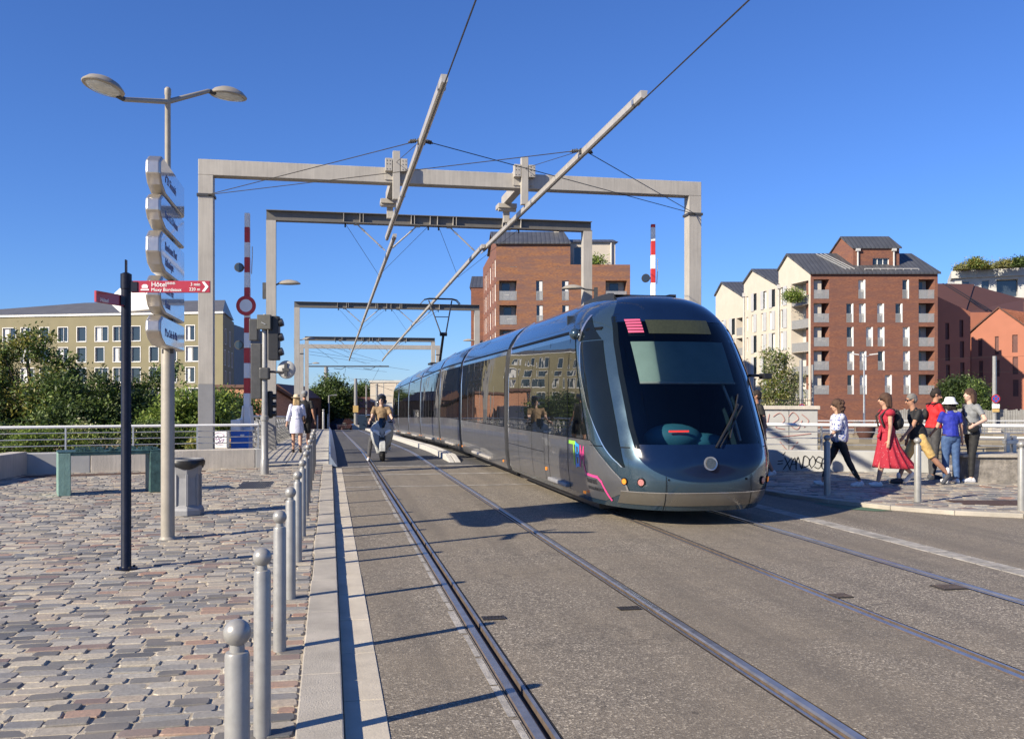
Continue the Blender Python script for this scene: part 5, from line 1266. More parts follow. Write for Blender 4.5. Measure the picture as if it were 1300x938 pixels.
# roof house
x0_, x1_, y0_, y1_ = 5.9, 11.35, 1.6, 6.2; t = MB(); zt_ = 19.4
hs = [(2.3, 4.3, 16.6, 18.2, .3)]
facade(t, lambda u, v, z: fF(u + x0_, v + y0_, z), x1_ - x0_, 15.9, zt_, hs)
t.add([fF(x0_, y0_, 15.9), fF(x0_, y1_, 15.9), fF(x0_, y1_, zt_), fF(x0_, (y0_ + y1_) / 2, 21.0), fF(x0_, y0_, zt_)], [(4, 3, 2, 1, 0)]); t.add([fF(x1_, y0_, 15.9), fF(x1_, y1_, 15.9), fF(x1_, y1_, zt_), fF(x1_, (y0_ + y1_) / 2, 21.0), fF(x1_, y0_, zt_)], [(0, 1, 2, 3, 4)])
rh = t.build('roof_house', 'brick_a', bl); window(bl, lambda u, v, z: fF(u + x0_, v + y0_, z), hs[0], .25, 'winframe', 'pane', 2)
t = MB(); ym = (y0_ + y1_) / 2
for a, za, b, zb_ in ((y0_ - .2, zt_ - .1, ym, 21.0), (ym, 21.0, y1_ + .2, zt_ - .1)): t.ext([fF(x0_ - .2, a, za), fF(x0_ - .2, b, zb_), fF(x0_ - .2, b, zb_ + .16), fF(x0_ - .2, a, za + .16)], (x1_ - x0_ + .4, 0, 0))
t.build('roof', 'roof_zinc', rh)
for u in (x0_ + .5, x1_ - .7): t = MB(); p = fF(u, y0_ - .12, 0); t.cyl((p[0], p[1], 16.4), (p[0], p[1], 19.2), .11, n=8); t.box(p[0] - .25, p[0] + .25, p[1] - .2, p[1] + .1, 19.0, 19.3); t.build('rain_pipe', 'winframe_grey', rh)
t = MB(); pbox(t, fF, x0_ + .6, x1_ + 1.4, .3, .36, 16.75, 16.82); [pbox(t, fF, x0_ + .6 + k * .9, x0_ + .64 + k * .9, .3, .36, 16.2, 16.75) for k in range(8)]; t.build('roof_rail', 'winframe_grey', bl)
t = MB(); [pbox(t, fF, 3.6 + k * .55, 3.68 + k * .55, .6, .7, 16.75, 16.8) for k in range(3)]
for k in range(3): a, b = Vector(fF(4.4 + k * .5, .4, 16.75)), Vector(fF(3.2 + k * .5, 4.6, 19.15)); t.tube([a, b], .06, 5)
t.build('roof_ladder', 'railpanel', bl)

# ---- brick flats in the middle, rising behind the tram
D1 = 106.; ox, oy = at(630, D1); l1 = (630 - 650) / 1200 * D1
bc = thing('apartment_building', 'brown glazed-brick apartment block rising behind the tram with a cream roof storey', 'building', (ox, oy, 0), -YAW)
fF = lambda u, v, z: (u - .105 * v, v, z); fL = lambda u, v, z: (-.105 * u + v, u, z)
ux = lambda px: (px - 650) / 1200 * D1 - l1; uz = lambda py: CAM_H + (506 - py) / 1200 * D1
Zx = lambda v: 590 + v / 5.2125; Zy = lambda v: 270 + v / 5.2125
W_ = ux(800); wins, logs = [], []
for k, (yt, yb_, wx, lx) in enumerate([(285, 420, ((298, 345), (594, 640)), ()), (450, 582, ((472, 518), (643, 690)), ((227, 345), (932, 1073))), (612, 742, ((475, 520), (645, 692)), ((229, 345), (934, 1074))),
                                      (774, 904, ((390, 435), (560, 605), (700, 745)), ((230, 346), (934, 1074))), (936, 1066, ((475, 520), (645, 692)), ((230, 346), (934, 1074))), (1098, 1228, ((475, 520), (645, 692)), ((230, 346), (934, 1074)))]):
    for a, b in wx: wins.append((ux(Zx(a)), ux(Zx(b)), uz(Zy(yb_)), uz(Zy(yt)), .3))
    for a, b in lx: logs.append((ux(Zx(a)), min(W_ - .2, ux(Zx(b))), uz(Zy(yb_)), uz(Zy(yt)), 1.6))
Ze, Zt = uz(309), uz(336); xs_ = ux(724)
t = MB(); facade(t, fF, W_, -3.3, Zt, [h for h in wins + logs if h[3] < Zt]); facade(t, fF, xs_, Zt, Ze, [h for h in wins + logs if h[3] > Zt and h[2] > Zt - .01]) 
t.quad(fF(W_, 0, -3.3), fF(W_, 9, -3.3), fF(W_, 9, Zt), fF(W_, 0, Zt)); t.quad(fF(xs_, 0, Zt), fF(xs_, 9, Zt), fF(xs_, 9, Ze), fF(xs_, 0, Ze)); t.quad(fF(xs_, 0, Zt), fF(W_, 0, Zt), fF(W_, 9, Zt), fF(xs_, 9, Zt))
t.build('front_wall', 'brick_b', bc)
for h in wins:
    window(bc, fF, h, .28, 'winframe_grey', 'pane', 0, rail=True, blind=0); t = MB(); pbox(t, fF, h[1] - .4, h[1] - .06, .1, .19, h[2] + .1, h[3] - .05); t.build('shutter', 'blindpane', bc)
for h in logs: loggia(bc, fF, h, 1.55, rng)
# side wall with a gable, receding
hl = []
for r in range(6):
    zt_ = uz(325 + 31.2 * r); hl += [(u_, u_ + (1.1 if j % 2 else 1.5), zt_ - 2.2, zt_ - .1, .25) for j, u_ in enumerate((1.0, 4.2, 7.6, 11.5, 14.5, 17.5))]
t = MB(); facade(t, fL, 20, -3.3, Ze, [h for h in hl if h[3] < Ze - .1]); t.add([fL(0, 0, Ze), fL(9, 0, Ze), fL(4.5, 0, Ze + 1.9)], [(2, 1, 0)]); t.build('side_wall', 'brick_a', bc)
for h in hl:
    if h[3] < Ze - .1: window(bc, fL, h, .15, 'winframe', 'blindpane', 0)
t = MB()
for a, za, b, zb_ in ((-.3, Ze - .1, 4.5, Ze + 1.9), (4.5, Ze + 1.9, 9.3, Ze - .1)): t.ext([fL(a, -.3, za), fL(b, -.3, zb_), fL(b, -.3, zb_ + .2), fL(a, -.3, za + .2)], (xs_ + .3, 0, 0))
t.build('roof', 'roof_zinc', bc)
t = MB(); c0_, c1_ = ux(722), ux(787.5); hc = [(1.0, 2.0, Zt + .3, Zt + 2.4, .2)]; facade(t, lambda u, v, z: fF(u + c0_, v + 2.6, z), c1_ - c0_, Zt - .02, uz(303), hc); t.quad(fF(c1_, 2.6, Zt), fF(c1_, 8, Zt), fF(c1_, 8, uz(303)), fF(c1_, 2.6, uz(303))); cs = t.build('roof_storey', 'render_white', bc)
window(bc, lambda u, v, z: fF(u + c0_, v + 2.6, z), hc[0], .18, 'winframe', 'pane', 0)
t = MB(); t.ext([fF(c0_ - 1, 2.3, uz(303)), fF(c0_ - 1, 5.4, uz(294)), fF(c0_ - 1, 8.3, uz(303)), ], (c1_ - c0_ + 1.3, 0, 0)); t.build('roof', 'roof_zinc', cs)
p = fF(c1_ - .5, 2.45, 0); t = MB(); t.cyl((p[0], p[1], Zt), (p[0], p[1], uz(304)), .1, n=8); t.build('rain_pipe', 'winframe_grey', cs)
p = fF(ux(714), 4.5, 0); t = MB(); t.box(p[0] - .3, p[0] + .3, p[1] - .3, p[1] + .3, Ze + 1.5, Ze + 3.2); t.build('chimney', 'render_white', bc)
# stepped neighbour wing at the back left
t = MB(); t.box(-1.1 - 2.6, 6, 20.01, 34, -3.3, Ze - 2.6); t.add([(-3.7, 20.01, Ze - 2.6), (-3.7, 34, Ze - 2.6), (-3.7, 27, Ze - .2)], [(0, 1, 2)]); t.build('rear_wing', 'brick_a', bc)
t = MB(); t.ext([(-3.9, 19.9, Ze - 2.6), (-3.9, 27, Ze - .2), (-3.9, 34, Ze - 2.6)], (9, 0, 0)); t.build('roof', 'roof_zinc', bc)

# ---- olive block, left
DA, DB = 133., 127.; ax, ay = at(0, DA); bx, by = at(283, DB); ang, WL = oriented((ax, ay), (bx, by))
ob = thing('olive_building', 'long olive-rendered block with white-framed windows and a slate roof, beyond the trees', 'building', (ax, ay, 0), ang)
EXT = 16.
fF = lambda u, v, z: (u, v, z)
def uO(px):
    l = (px - 650) / 1200; Ax, Ay = (0 - 650) / 1200 * DA, DA; Bx, By = (283 - 650) / 1200 * DB, DB
    s_ = (l * Ay - Ax) / ((Bx - Ax) - l * (By - Ay)); return s_ * WL
def dO(px): s_ = uO(px) / WL; return DA + (DB - DA) * s_
zO = lambda px, py: CAM_H + (506 - py) / 1200 * dO(px)
ZeO = zO(140, 400.5); holes = []
R1 = [(-60, -49), (-38, -22), (4, 20), (27, 38), (51, 62), (74, 86), (98, 109), (121, 137), (144, 157), (167, 178), (191, 202), (212, 223), (236, 247)]
R2 = [(-60, -49), (-30, -14), (2, 13), (27, 38), (51, 62), (74, 86), (98, 109), (121, 132), (144, 157), (167, 178), (190, 201), (213, 224), (236, 252)]
R3 = [(-60, -44), (-30, -19), (2, 13), (27, 43), (51, 62), (74, 86), (98, 109), (121, 137), (144, 157), (167, 178), (190, 206), (213, 224), (236, 247)]
for k, rw in enumerate((R1, R2, R3, R2)):
    zt_ = ZeO - 1.55 - 2.83 * k
    for a, b in rw:
        if uO(a) < -EXT + .5: continue
        holes.append((uO(a), uO(b), zt_ - 1.98, zt_, .22))
t = MB(); facade(t, lambda u, v, z: (u - EXT, v, z), WL + EXT, -3.3, ZeO, [(h[0] + EXT, h[1] + EXT, *h[2:]) for h in holes]); t.quad((-EXT, 0, -3.3), (-EXT, 0, ZeO), (-EXT, 13, ZeO), (-EXT, 13, -3.3)); t.build('front_wall', 'render_olive', ob)
for h in holes: window(ob, fF, h, .2, 'winframe', 'pane', 1 if h[1] - h[0] > 1.4 else 0, 'winframe', blind=.42 if rng.random() < .3 else 0)
t = MB(); t.box(-EXT - .15, WL + .1, -.16, .25, ZeO + .002, ZeO + .3); t.build('gutter_edge', 'winframe', ob)
# shaded end wall with fewer windows, then a slate-clad stair block
ex, ey = at(297, 142); eA = (ex - ax) * math.cos(ang) + (ey - ay) * math.sin(ang), -(ex - ax) * math.sin(ang) + (ey - ay) * math.cos(ang)
E0 = Vector((WL, 0)); E1 = Vector(eA); eL = (E1 - E0).length; ed = (E1 - E0) / eL; en = Vector((-ed.y, ed.x))
fE = lambda u, v, z: (E0.x + ed.x * u + en.x * v, E0.y + ed.y * u + en.y * v, z)
hl = [(u_, u_ + 1.2, ZeO - 1.9 - 2.9 * k - 2, ZeO - 1.9 - 2.9 * k, .2) for k in range(4) for u_ in ((2.5, 8.5) if k % 2 == 0 else (1.8, 6.6, 11.5)) if u_ + 1.5 < eL]
t = MB(); facade(t, fE, eL, -3.3, ZeO, hl); t.build('end_wall', 'render_olive', ob)
for h in hl: window(ob, fE, h, .18, 'winframe', 'pane', 0, 'winframe')
sx, sy = at(311, 150); s1 = Vector(((sx - ax) * math.cos(ang) + (sy - ay) * math.sin(ang), -(sx - ax) * math.sin(ang) + (sy - ay) * math.cos(ang)))
t = MB(); t.ext([(E1.x, E1.y, -3.3), (s1.x, s1.y, -3.3), (s1.x, s1.y + 8, -3.3), (E1.x - 6, E1.y + 10, -3.3)], (0, 0, ZeO + 3.0)); t.build('stair_block', 'slate_panel', ob)
t = MB(); zr = ZeO + 2.7; r0, r1 = uO(62), uO(250)
P_ = [(-EXT - .2, -.2, ZeO + .3), (WL + .1, -.2, ZeO + .3), (E1.x, E1.y, ZeO + .3), (-EXT - .2, 16, ZeO + .3), (r0, 8, zr), (r1, 8, zr)]
t.add(P_, [(0, 1, 5, 4), (1, 2, 5), (2, 3, 4, 5), (3, 0, 4), (0, 3, 2, 1)]); t.build('roof', 'roof_slate', ob)

# ---- terracotta houses, right edge
def P3(px, py, d): x, y = at(px, d); return Vector((x, y, CAM_H + (506 - py) / 1200 * d))
def windows_on(par, A, B, spec, zt, zb=-3.3, mat='render_terra', top=None):
    """A, B ground points (x, y) left to right; spec: px column pairs and row pairs seen on that wall"""
    L_ = (Vector(B) - Vector(A)).length; d = (Vector(B) - Vector(A)) / L_; nn = Vector((-d.y, d.x))
    fn = lambda u, v, z: (A[0] + d.x * u + nn.x * v - par.location.x, A[1] + d.y * u + nn.y * v - par.location.y, z)
    hs = []
    for pa, pb, ya, yb_ in spec:
        def hit(px):
            l = (px - 650) / 1200; r = Vector((l * C_ + S_, -l * S_ + C_)); M_ = Matrix(((d.x, -r.x), (d.y, -r.y))); s_ = M_.inverted() @ Vector((-A[0], -A[1])); return s_.x, s_.y
        u0, d0 = hit(pa); u1, d1 = hit(pb); hs.append((u0, u1, CAM_H + (506 - yb_) / 1200 * (d0 + d1) / 2, CAM_H + (506 - ya) / 1200 * (d0 + d1) / 2, .25))
    t = MB(); facade(t, fn, L_, zb, zt, hs)
    if top: t.add([fn(0, 0, zt), fn(L_, 0, zt)] + [fn(u, 0, z) for u, z in top], [tuple(range(2 + len(top)))])
    t.build('wall', mat, par)
    for h in hs: window(par, fn, h, .15, 'brownpane', 'brownpane', 0)
    return fn, L_
a, b = at(1187, 118), at(1232, 119); th = thing('terracotta_house', 'terracotta house with a broad brown roof next to the brick flats', 'building', (*a, 0))
zA = P3(1187, 375, 118).z; zB = P3(1232, 396, 119).z; zW = zB
fn, L_ = windows_on(th, a, b, [(1200, 1205, 410, 431), (1218, 1223, 406, 428), (1200, 1206, 437, 458), (1218.5, 1224, 433, 454), (1219, 1224.5, 460, 481), (1201, 1206, 463, 482)], zW, top=[(0, zA)])
b = at(1226, 128); c = at(1300, 128); a = at(1180, 128)
zW = P3(1250, 396.5, 128).z
fn2, L2 = windows_on(th, b, c, [(1241, 1246, 430, 452), (1242, 1247, 457, 479), (1262, 1267, 427, 450)], zW)
t = MB(); p = lambda q: Vector((q[0] - th.location.x, q[1] - th.location.y, q[2]))
r0, r1 = Vector((*at(1180, 142), P3(1187, 361.5, 142).z)), Vector((*at(1237, 142), P3(1237, 362.5, 142).z)); e0, e1 = Vector((*a, zW)), Vector((*b, zW)); e2 = Vector((*c, zW)); r2 = Vector((*at(1300, 140), P3(1300, 380, 140).z))
t.add([p(v) for v in (e0, e1, r1, r0)] + [p(v + Vector((0, 0, .2))) for v in (e0, e1, r1, r0)], [(0, 1, 2, 3), (7, 6, 5, 4), (0, 4, 5, 1), (1, 5, 6, 2), (2, 6, 7, 3), (3, 7, 4, 0)]); t.add([p(v) for v in (e1, e2, r2, r1)], [(0, 1, 2, 3)]); t.build('roof', 'roof_brown', th)
t = MB()
for k in (.3, .38): a_, b_ = r0 + (r1 - r0) * k, e1 + (e2 - e1) * (k * .9 + .1); t.tube([p(a_) + Vector((0, 0, .2)), p(b_) + Vector((0, 0, .2))], .09, 4)
t.build('roof_strips', 'black', th)
t = MB(); q = fn2(3.3, -.06, zW - 2.2); t.box(q[0] - .5, q[0] + .5, q[1] - .1, q[1], q[2], q[2] + 1.0); t.build('white_vent', 'winframe', th)
a, b = at(1233, 126), at(1420, 116); th2 = thing('terracotta_house', 'terracotta gabled house with narrow brown windows at the right edge', 'building', (*a, 0))
L3 = math.dist(a, b); z0_ = P3(1233, 423, 126).z; zg = P3(1272, 391, 124).z
spec = [(1285, 1292, 425, 447.5), (1285.5, 1292.5, 453, 475), (1286, 1293, 482, 503), (1326, 1333, 425, 447), (1326, 1333, 453, 475), (1326, 1333, 482, 503), (1263, 1268, 427, 450), (1264, 1269, 457, 478), (1242, 1247, 430, 452), (1243, 1248, 458, 479)]
gx = L3 * .2
fn, L_ = windows_on(th2, a, b, spec, z0_, top=[(L3 * .42, z0_), (gx, zg)])
t = MB(); dv = Vector((b[0] - a[0], b[1] - a[1], 0)).normalized(); nv = Vector((-dv.y, dv.x, 0)); q0 = dv * -.3 + Vector((0, 0, z0_)) ; q1 = dv * gx + Vector((0, 0, zg)); q2 = dv * (L3 * .42 + .3) + Vector((0, 0, z0_ - .1))
for m_, n_ in ((q0, q1), (q1, q2)): t.ext([m_ - nv * .2, n_ - nv * .2, n_ - nv * .2 + Vector((0, 0, .2)), m_ - nv * .2 + Vector((0, 0, .2))], nv * 14)
t.build('roof', 'roof_brown', th2)
t = MB(); t.add([dv * 0 + Vector((0, 0, -3.3)), nv * 12 + Vector((0, 0, -3.3)), nv * 12 + Vector((0, 0, z0_)), Vector((0, 0, z0_))], [(0, 1, 2, 3)]); t.build('flank_wall', 'render_terra', th2)

# ---- pale modern block with a planted roof, brick house behind
a, b = at(1212, 172), at(1360, 165); wm = thing('modern_building', 'pale flat-roofed modern block with a planted roof terrace at the top right', 'building', (*a, 0), oriented(a, b)[0]); L_ = oriented(a, b)[1]
za, zb_ = P3(1230, 372, 170).z, P3(1230, 352, 170).z; hs = [(k * 3.2 + 1.2, k * 3.2 + 2.4, za - .4, zb_ - .6, .3) for k in range(6)]; hs[2] = (6.8, 10.2, za - .8, zb_ - .5, 1.5)
hs.pop(3)
t = MB(); facade(t, fF, L_, -3.3, zb_, hs); t.quad((0, 0, -3.3), (0, 0, zb_), (-2, 14, zb_), (-2, 14, -3.3)); t.build('wall', 'render_grey', wm)
for h in hs: window(wm, fF, h, h[4] - .05, 'winframe_grey', 'pane', 0)
MB().box(-.6, L_ + .5, -.7, 14, zb_ + .002, zb_ + 1.3).build('roof_slab', 'render_grey', wm)
t = MB(); t.box(-.2, L_, -.3, -.26, zb_ + 1.3, zb_ + 2.1); t.build('glass_parapet', 'pane', wm)
a, b = at(1252, 150), at(1340, 146); bh = thing('brick_house', 'orange brick gabled house under a brown roof, in front of the modern block', 'building', (*a, 0), oriented(a, b)[0]); L_ = oriented(a, b)[1]
zl, zm = P3(1258, 393, 150).z, P3(1281, 379, 149).z; hs = [(3.1, 4.3, zl - 1.5, zl - .1, .2)]
t = MB(); facade(t, fF, L_, -3.3, zl, hs); t.add([(0, 0, zl), (L_, 0, zl), (L_ * .6, 0, zl + .9), (L_ * .31, 0, zm)], [(0, 1, 2, 3)]); t.build('wall', 'brick_c', bh); window(bh, fF, hs[0], .15, 'winframe', 'pane', 0)
t = MB()
for p_, q_ in (((-.6, zl - .35), (L_ * .31, zm)), ((L_ * .31, zm), (L_ + 1, zl + .6))): t.ext([(p_[0], -.5, p_[1]), (q_[0], -.5, q_[1]), (q_[0], -.5, q_[1] + .25), (p_[0], -.5, p_[1] + .25)], (0, 10, 0))
t.build('roof', 'roof_brown', bh)
# ---- far end of the street
a, b = at(372, 86), at(404, 106); wh = thing('brick_warehouse', 'old brick warehouse darkened for shade, with a brown roof on the left beyond the bridge', 'building', (*a, 0), oriented(a, b)[0]); L_ = oriented(a, b)[1]
zt_ = P3(360, 508, 80).z + .2; hs = [(3 + 5 * k, 4.6 + 5 * k, -.9, .6, .25) for k in range(6)]
t = MB(); facade(t, fF, L_, -3.3, zt_, hs); t.quad((0, 0, -3.3), (0, 0, zt_), (0, 2.6, zt_), (0, 2.6, -3.3)); t.build('wall', 'brick_d', wh)
for h in hs: window(wh, fF, h, .2, 'darkgrey', 'pane', 1)
t = MB(); t.ext([(-.2, -.3, zt_), (-.2, 1.4, zt_ + 1.3), (-.2, 2.9, zt_)], (L_ + .4, 0, 0)); t.build('roof', 'roof_brown', wh)
a, b = at(349, 70), at(367, 72); og = thing('brick_gable_house', 'small orange brick gable wall between the gantry posts on the left', 'building', (*a, 0), oriented(a, b)[0]); L_ = oriented(a, b)[1] + 1.6
z1_, z2_ = P3(349, 494, 70).z, P3(366, 503, 72).z; t = MB(); t.ext([(-.3, 0, -3.3), (L_ , 0, -3.3), (L_, 0, z2_ - .7), (-.3, 0, z1_ + .06)], (0, 5, 0)); t.build('wall', 'brick_c', og)
t = MB(); t.ext([(-.5, -.3, z1_ + .12), (L_ + .4, -.3, z2_ - .75), (L_ + .4, -.3, z2_ - .55), (-.5, -.3, z1_ + .34)], (0, 5.6, 0)); t.build('roof', 'roof_brown', og)
a, b = at(470, 152), at(560, 151); wb = thing('white_warehouse', 'pale flat-fronted warehouse at the end of the street beside the tram tail', 'building', (*a, 0), oriented(a, b)[0]); L_ = oriented(a, b)[1]
zt_ = P3(480, 485.5, 152).z; t = MB(); facade(t, fF, L_, -3.3, zt_, [(2, 3.6, -1.0, 1.0, .2)]); t.quad((0, 0, -3.3), (0, 0, zt_), (-1, 14, zt_), (-1, 14, -3.3)); t.quad((0, 0, zt_), (L_, 0, zt_), (L_, 14, zt_), (0, 14, zt_)); t.build('wall', 'render_white', wb)
t = MB(); t.box(2.02, 3.58, .12, .19, -.98, .98); t.build('loading_door', 'shutter_grey', wb); MB().box(-.1, L_, -.12, .3, zt_ + .002, zt_ + .35).build('parapet', 'render_grey', wb)
t = MB(); [t.box(k * 2.1, k * 2.1 + .08, -.05, -.001, -3, zt_ - .05) for k in range(1, 6)]; t.box(0, L_, -.05, -.001, zt_ * .5, zt_ * .5 + .1); t.build('panel_joints', 'render_grey', wb)
a, b = at(395, 150), at(470, 150); tb = thing('brick_terrace', 'low orange brick terrace at the end of the street behind the parked cars', 'building', (*a, 0), oriented(a, b)[0]); L_ = oriented(a, b)[1]
t = MB(); hs = [(1 + 2.2 * k, 2 + 2.2 * k, -2.2, -.7, .2) for k in range(4)]; facade(t, fF, L_, -3.3, .2, hs); t.quad((0, 0, .2), (L_, 0, .2), (L_, 8, .2), (0, 8, .2)); t.build('wall', 'brick_c', tb)
for h in hs: window(tb, fF, h, .15, 'darkgrey', 'pane', 0)
t = MB(); t.ext([(-.3, -.3, .2), (-.3, 4, 1.9), (-.3, 8.3, .2)], (L_ + .6, 0, 0)); t.build('roof', 'roof_brown', tb)
# low grey garden wall below the olive block
a, b = at(200, 62), at(335, 72); low_wall('garden_wall', 'long grey wall beyond the trees at the foot of the olive block', a, b, .4, P3(290, 512, 68).z + 1.2, 'whitewall', -1.2)

# ---- quayside on the right: palisade, rail, lamps, sign posts
a, b = at(1128, 73), at(1370, 70); ang, L_ = oriented(a, b); fe = thing('palisade_fence', 'weathered grey board fence below the terracotta houses', 'fence', (*a, -.94), ang)
t = MB(); rr = random.Random(8); x = 0
while x < L_:
    w = rr.uniform(.12, .2); t.box(x + .008, x + w - .008, rr.uniform(-.02, .02), .05, 0, 1.72 + rr.uniform(-.08, .08)); x += w
t.build('boards', 'fencewood', fe); MB().box(0, L_, .055, .1, 1.3, 1.4).build('crossbar', 'fencewood', fe)
q = [at(p_, 66.5) for p_ in (985, 1035, 1110, 1180, 1250, 1330)]
railing('quay_railing', 'pale tube railing along the far quay in front of the brick flats', q, -.94, 1.0, [.35, .68], 1.6, .035, r=.02)
def street_lamp(px, d, ytop, label):
    x, y, z = at(px, d, ytop); o = thing('street_lamp', label, 'street lamp', (x, y, -.94), -YAW); h = z + .94
    t = MB(); t.cyl((0, 0, 0), (0, 0, h), .1, .06, 10); t.build('pole', 'steel', o, smooth=40)
    for s_ in (-1, 1):
        t = MB(); t.tube([(0, 0, h - .25), (s_ * .45, 0, h - .05)], .03, 6); t.build('arm', 'steel', o); t = MB(); t.loft([[(s_ * (.45 + a_), b_, h - .06 + c_ + a_ * .12) for b_, c_ in ((-.12, 0), (.12, 0), (.08, .09), (-.08, .09))] for a_ in (0, .3, .62)]); t.build('lamp_head', 'winframe_grey', o)
street_lamp(1097, 76, 450, 'tall double-headed street lamp in front of the brick flats on the right')
def signpole(px, d, ytop, r, label, zs_, plates=True):
    x, y, z = at(px, d, ytop); o = thing('line_pole', label, 'pole', (x, y, -.94), -YAW)
    t = MB(); t.cyl((0, 0, 0), (0, 0, z + .94), r, r * .85, 12); t.build('shaft', 'bollard', o, smooth=40)
    if zs_:
        z_ = zs_ + .94; t = MB(); t.cyl((0, -r - .02, z_), (0, -r - .05, z_), .32, n=20); s_ = t.build('no_stopping_sign', 'red', o, smooth=30); t = MB(); t.cyl((0, -r - .055, z_), (0, -r - .06, z_), .25, n=20); t.build('face', 'blue', s_); t = MB(); [t.beam((-k * .18, -r - .064, z_ - .18), (k * .18, -r - .064, z_ + .18), .06, .004, up=(0, 1, 0)) for k in (-1, 1)]; t.build('cross', 'red', s_)
        if plates:
            MB().box(-.28, .28, -r - .05, -r - .02, z_ - .72, z_ - .4).build('sign_plate', 'white', o); MB().box(-.26, .26, -r - .05, -r - .02, z_ - 1.0, z_ - .76).build('yellow_plate', 'yellowcloth', o); MB().box(-.35, .35, -.3, .3, 0, .35).build('footing', 'concrete', o)
signpole(1262.5, 71, 452, .17, 'thick grey pole with a no-stopping sign before the terracotta gable', CAM_H + 0, True)
signpole(1017, 69, 457, .15, 'grey pole with a round sign beside the pale bamboo', CAM_H - .2 - .5, False)
signpole(1031.5, 72, 463, .1, 'thin dark pole at the corner of the cream flank', 0, False)
t = MB(); pass
a, b = at(984, 68.5), at(1030, 68); ang, L_ = oriented(a, b); fe = thing('bar_fence', 'black bar fence in front of the pale bamboo by the cream flank', 'fence', (*a, -.94), ang)
t = MB(); [t.box(k * .14, k * .14 + .03, 0, .03, 0, 2.6) for k in range(int(L_ / .14))]; t.build('bars', 'black', fe); t = MB(); t.box(0, L_, .031, .05, .2, .26); t.box(0, L_, .031, .05, 2.4, 2.46); t.build('crossbar', 'black', fe)
x, y = at(1100, 67.5); o = thing('quay_bollard', 'rusty mooring bollard on the far quay under the street lamp', 'bollard', (*at(1088, 65.8), -.94)); t = MB(); t.lathe([(.3, 0), (.3, .1), (.2, .15), (.18, .6), (.3, .75), (.32, .9), (.1, 1.0)], 16); t.build('casting', 'railrust', o, smooth=40)
o = thing('quay_planter', 'brown round planter by the quay railing behind the red dress', 'planter', (*at(1099, 64.5), -.94 - .2)); t = MB(); t.lathe([(.4, 0), (.62, .5), (.66, .95), (.55, .95)], 18); t.build('pot', 'roof_brown', o, smooth=40)

# ------------------------------------------------------------------ trees and shrubs
import numpy as np
def tree(name, label, cat, x, y, z, h, blobs, leaf, size, count, trunk_r=.12, seed=1, group=None, limbs=7):
    """blobs: (dx, dy, zc, rx, ry, rz) in metres; leaves are small faces spread through them, denser near the surface"""
    o = thing(name, label, cat, (x, y, z), 0, group); rr = random.Random(seed); rs = np.random.RandomState(seed)
    t = MB(); top = max(b[2] for b in blobs); t.tube([(0, 0, -.2), (.03 * h, .02 * h, top * .4), (-.01 * h, .03 * h, top * .85)], trunk_r, 8, trunk_r * .35)
    for k in range(limbs):
        b = rr.choice(blobs); a = rr.uniform(.2, .6) * top
        e = Vector((b[0] + rr.uniform(-.6, .6) * b[3], b[1] + rr.uniform(-.6, .6) * b[4], b[2] + rr.uniform(-.2, .6) * b[5])); s_ = Vector((.02 * h, .02 * h, a)); t.tube([s_, s_ * .5 + e * .5 + Vector((0, 0, -.08 * h)), e], trunk_r * .4, 6, trunk_r * .1)
    t.build('trunk' if cat == 'tree' else 'stems', 'bark', o, smooth=50)
    vol = np.array([b[3] * b[4] * b[5] for b in blobs]); pr_ = vol ** .67 / (vol ** .67).sum()
    # clumps: leaves gather around twig ends so gaps show between them
    ncl = max(20, count // 26); bi = rs.choice(len(blobs), ncl, p=pr_); B = np.array(blobs)[bi]
    d = rs.normal(size=(ncl, 3)); d /= np.linalg.norm(d, axis=1)[:, None]; r = rs.uniform(.25, 1.08, (ncl, 1)) ** .6
    cl = B[:, :3] + d * r * B[:, 3:6]; ci = rs.randint(0, ncl, count); sp = size * 2.6
    c = cl[ci] + rs.normal(size=(count, 3)) * sp * np.array([1, 1, .7])
    c[:, 2] = np.maximum(c[:, 2], .05)
    nrm = rs.normal(size=(count, 3)) + np.array([0, 0, .9]); nrm /= np.linalg.norm(nrm, axis=1)[:, None]
    a = np.cross(nrm, rs.normal(size=(count, 3))); a /= np.linalg.norm(a, axis=1)[:, None]; b = np.cross(nrm, a)
    L_ = (size * rs.uniform(.6, 1.3, (count, 1))); Wd = L_ * .5
    v = np.stack([c - a * L_ , c + b * Wd * .8 - a * L_ * .1, c + a * L_, c - b * Wd * .8 - a * L_ * .1], 1).reshape(-1, 3)
    me = bpy.data.meshes.new('crown'); me.vertices.add(len(v)); me.vertices.foreach_set('co', v.astype('f').ravel())
    me.loops.add(len(v)); me.loops.foreach_set('vertex_index', np.arange(len(v), dtype='i')); me.polygons.add(count)
    me.polygons.foreach_set('loop_start', np.arange(0, len(v), 4, dtype='i')); me.polygons.foreach_set('loop_total', np.full(count, 4, dtype='i'))
    ms = leaf if isinstance(leaf, list) else [leaf]
    for m_ in ms: me.materials.append(M[m_])
    if len(ms) > 1:
        mi = rs.rand(ncl); me.polygons.foreach_set('material_index', (np.digitize(mi, np.linspace(0, 1, len(ms) + 1)[1:-1])[ci]).astype('i'))
    me.update(calc_edges=True); cr = bpy.data.objects.new('crown' if cat == 'tree' else 'foliage', me); col.objects.link(cr); cr.parent = o
    return o
def rb(seed, n, sx, sy, z0, z1, r0, r1):
    rr = random.Random(seed); return [(rr.uniform(-sx, sx), rr.uniform(-sy, sy), rr.uniform(z0, z1), rr.uniform(r0, r1), rr.uniform(r0, r1), rr.uniform(r0, r1) * .8) for _ in range(n)]
def tr(px, d): return at(px, d)
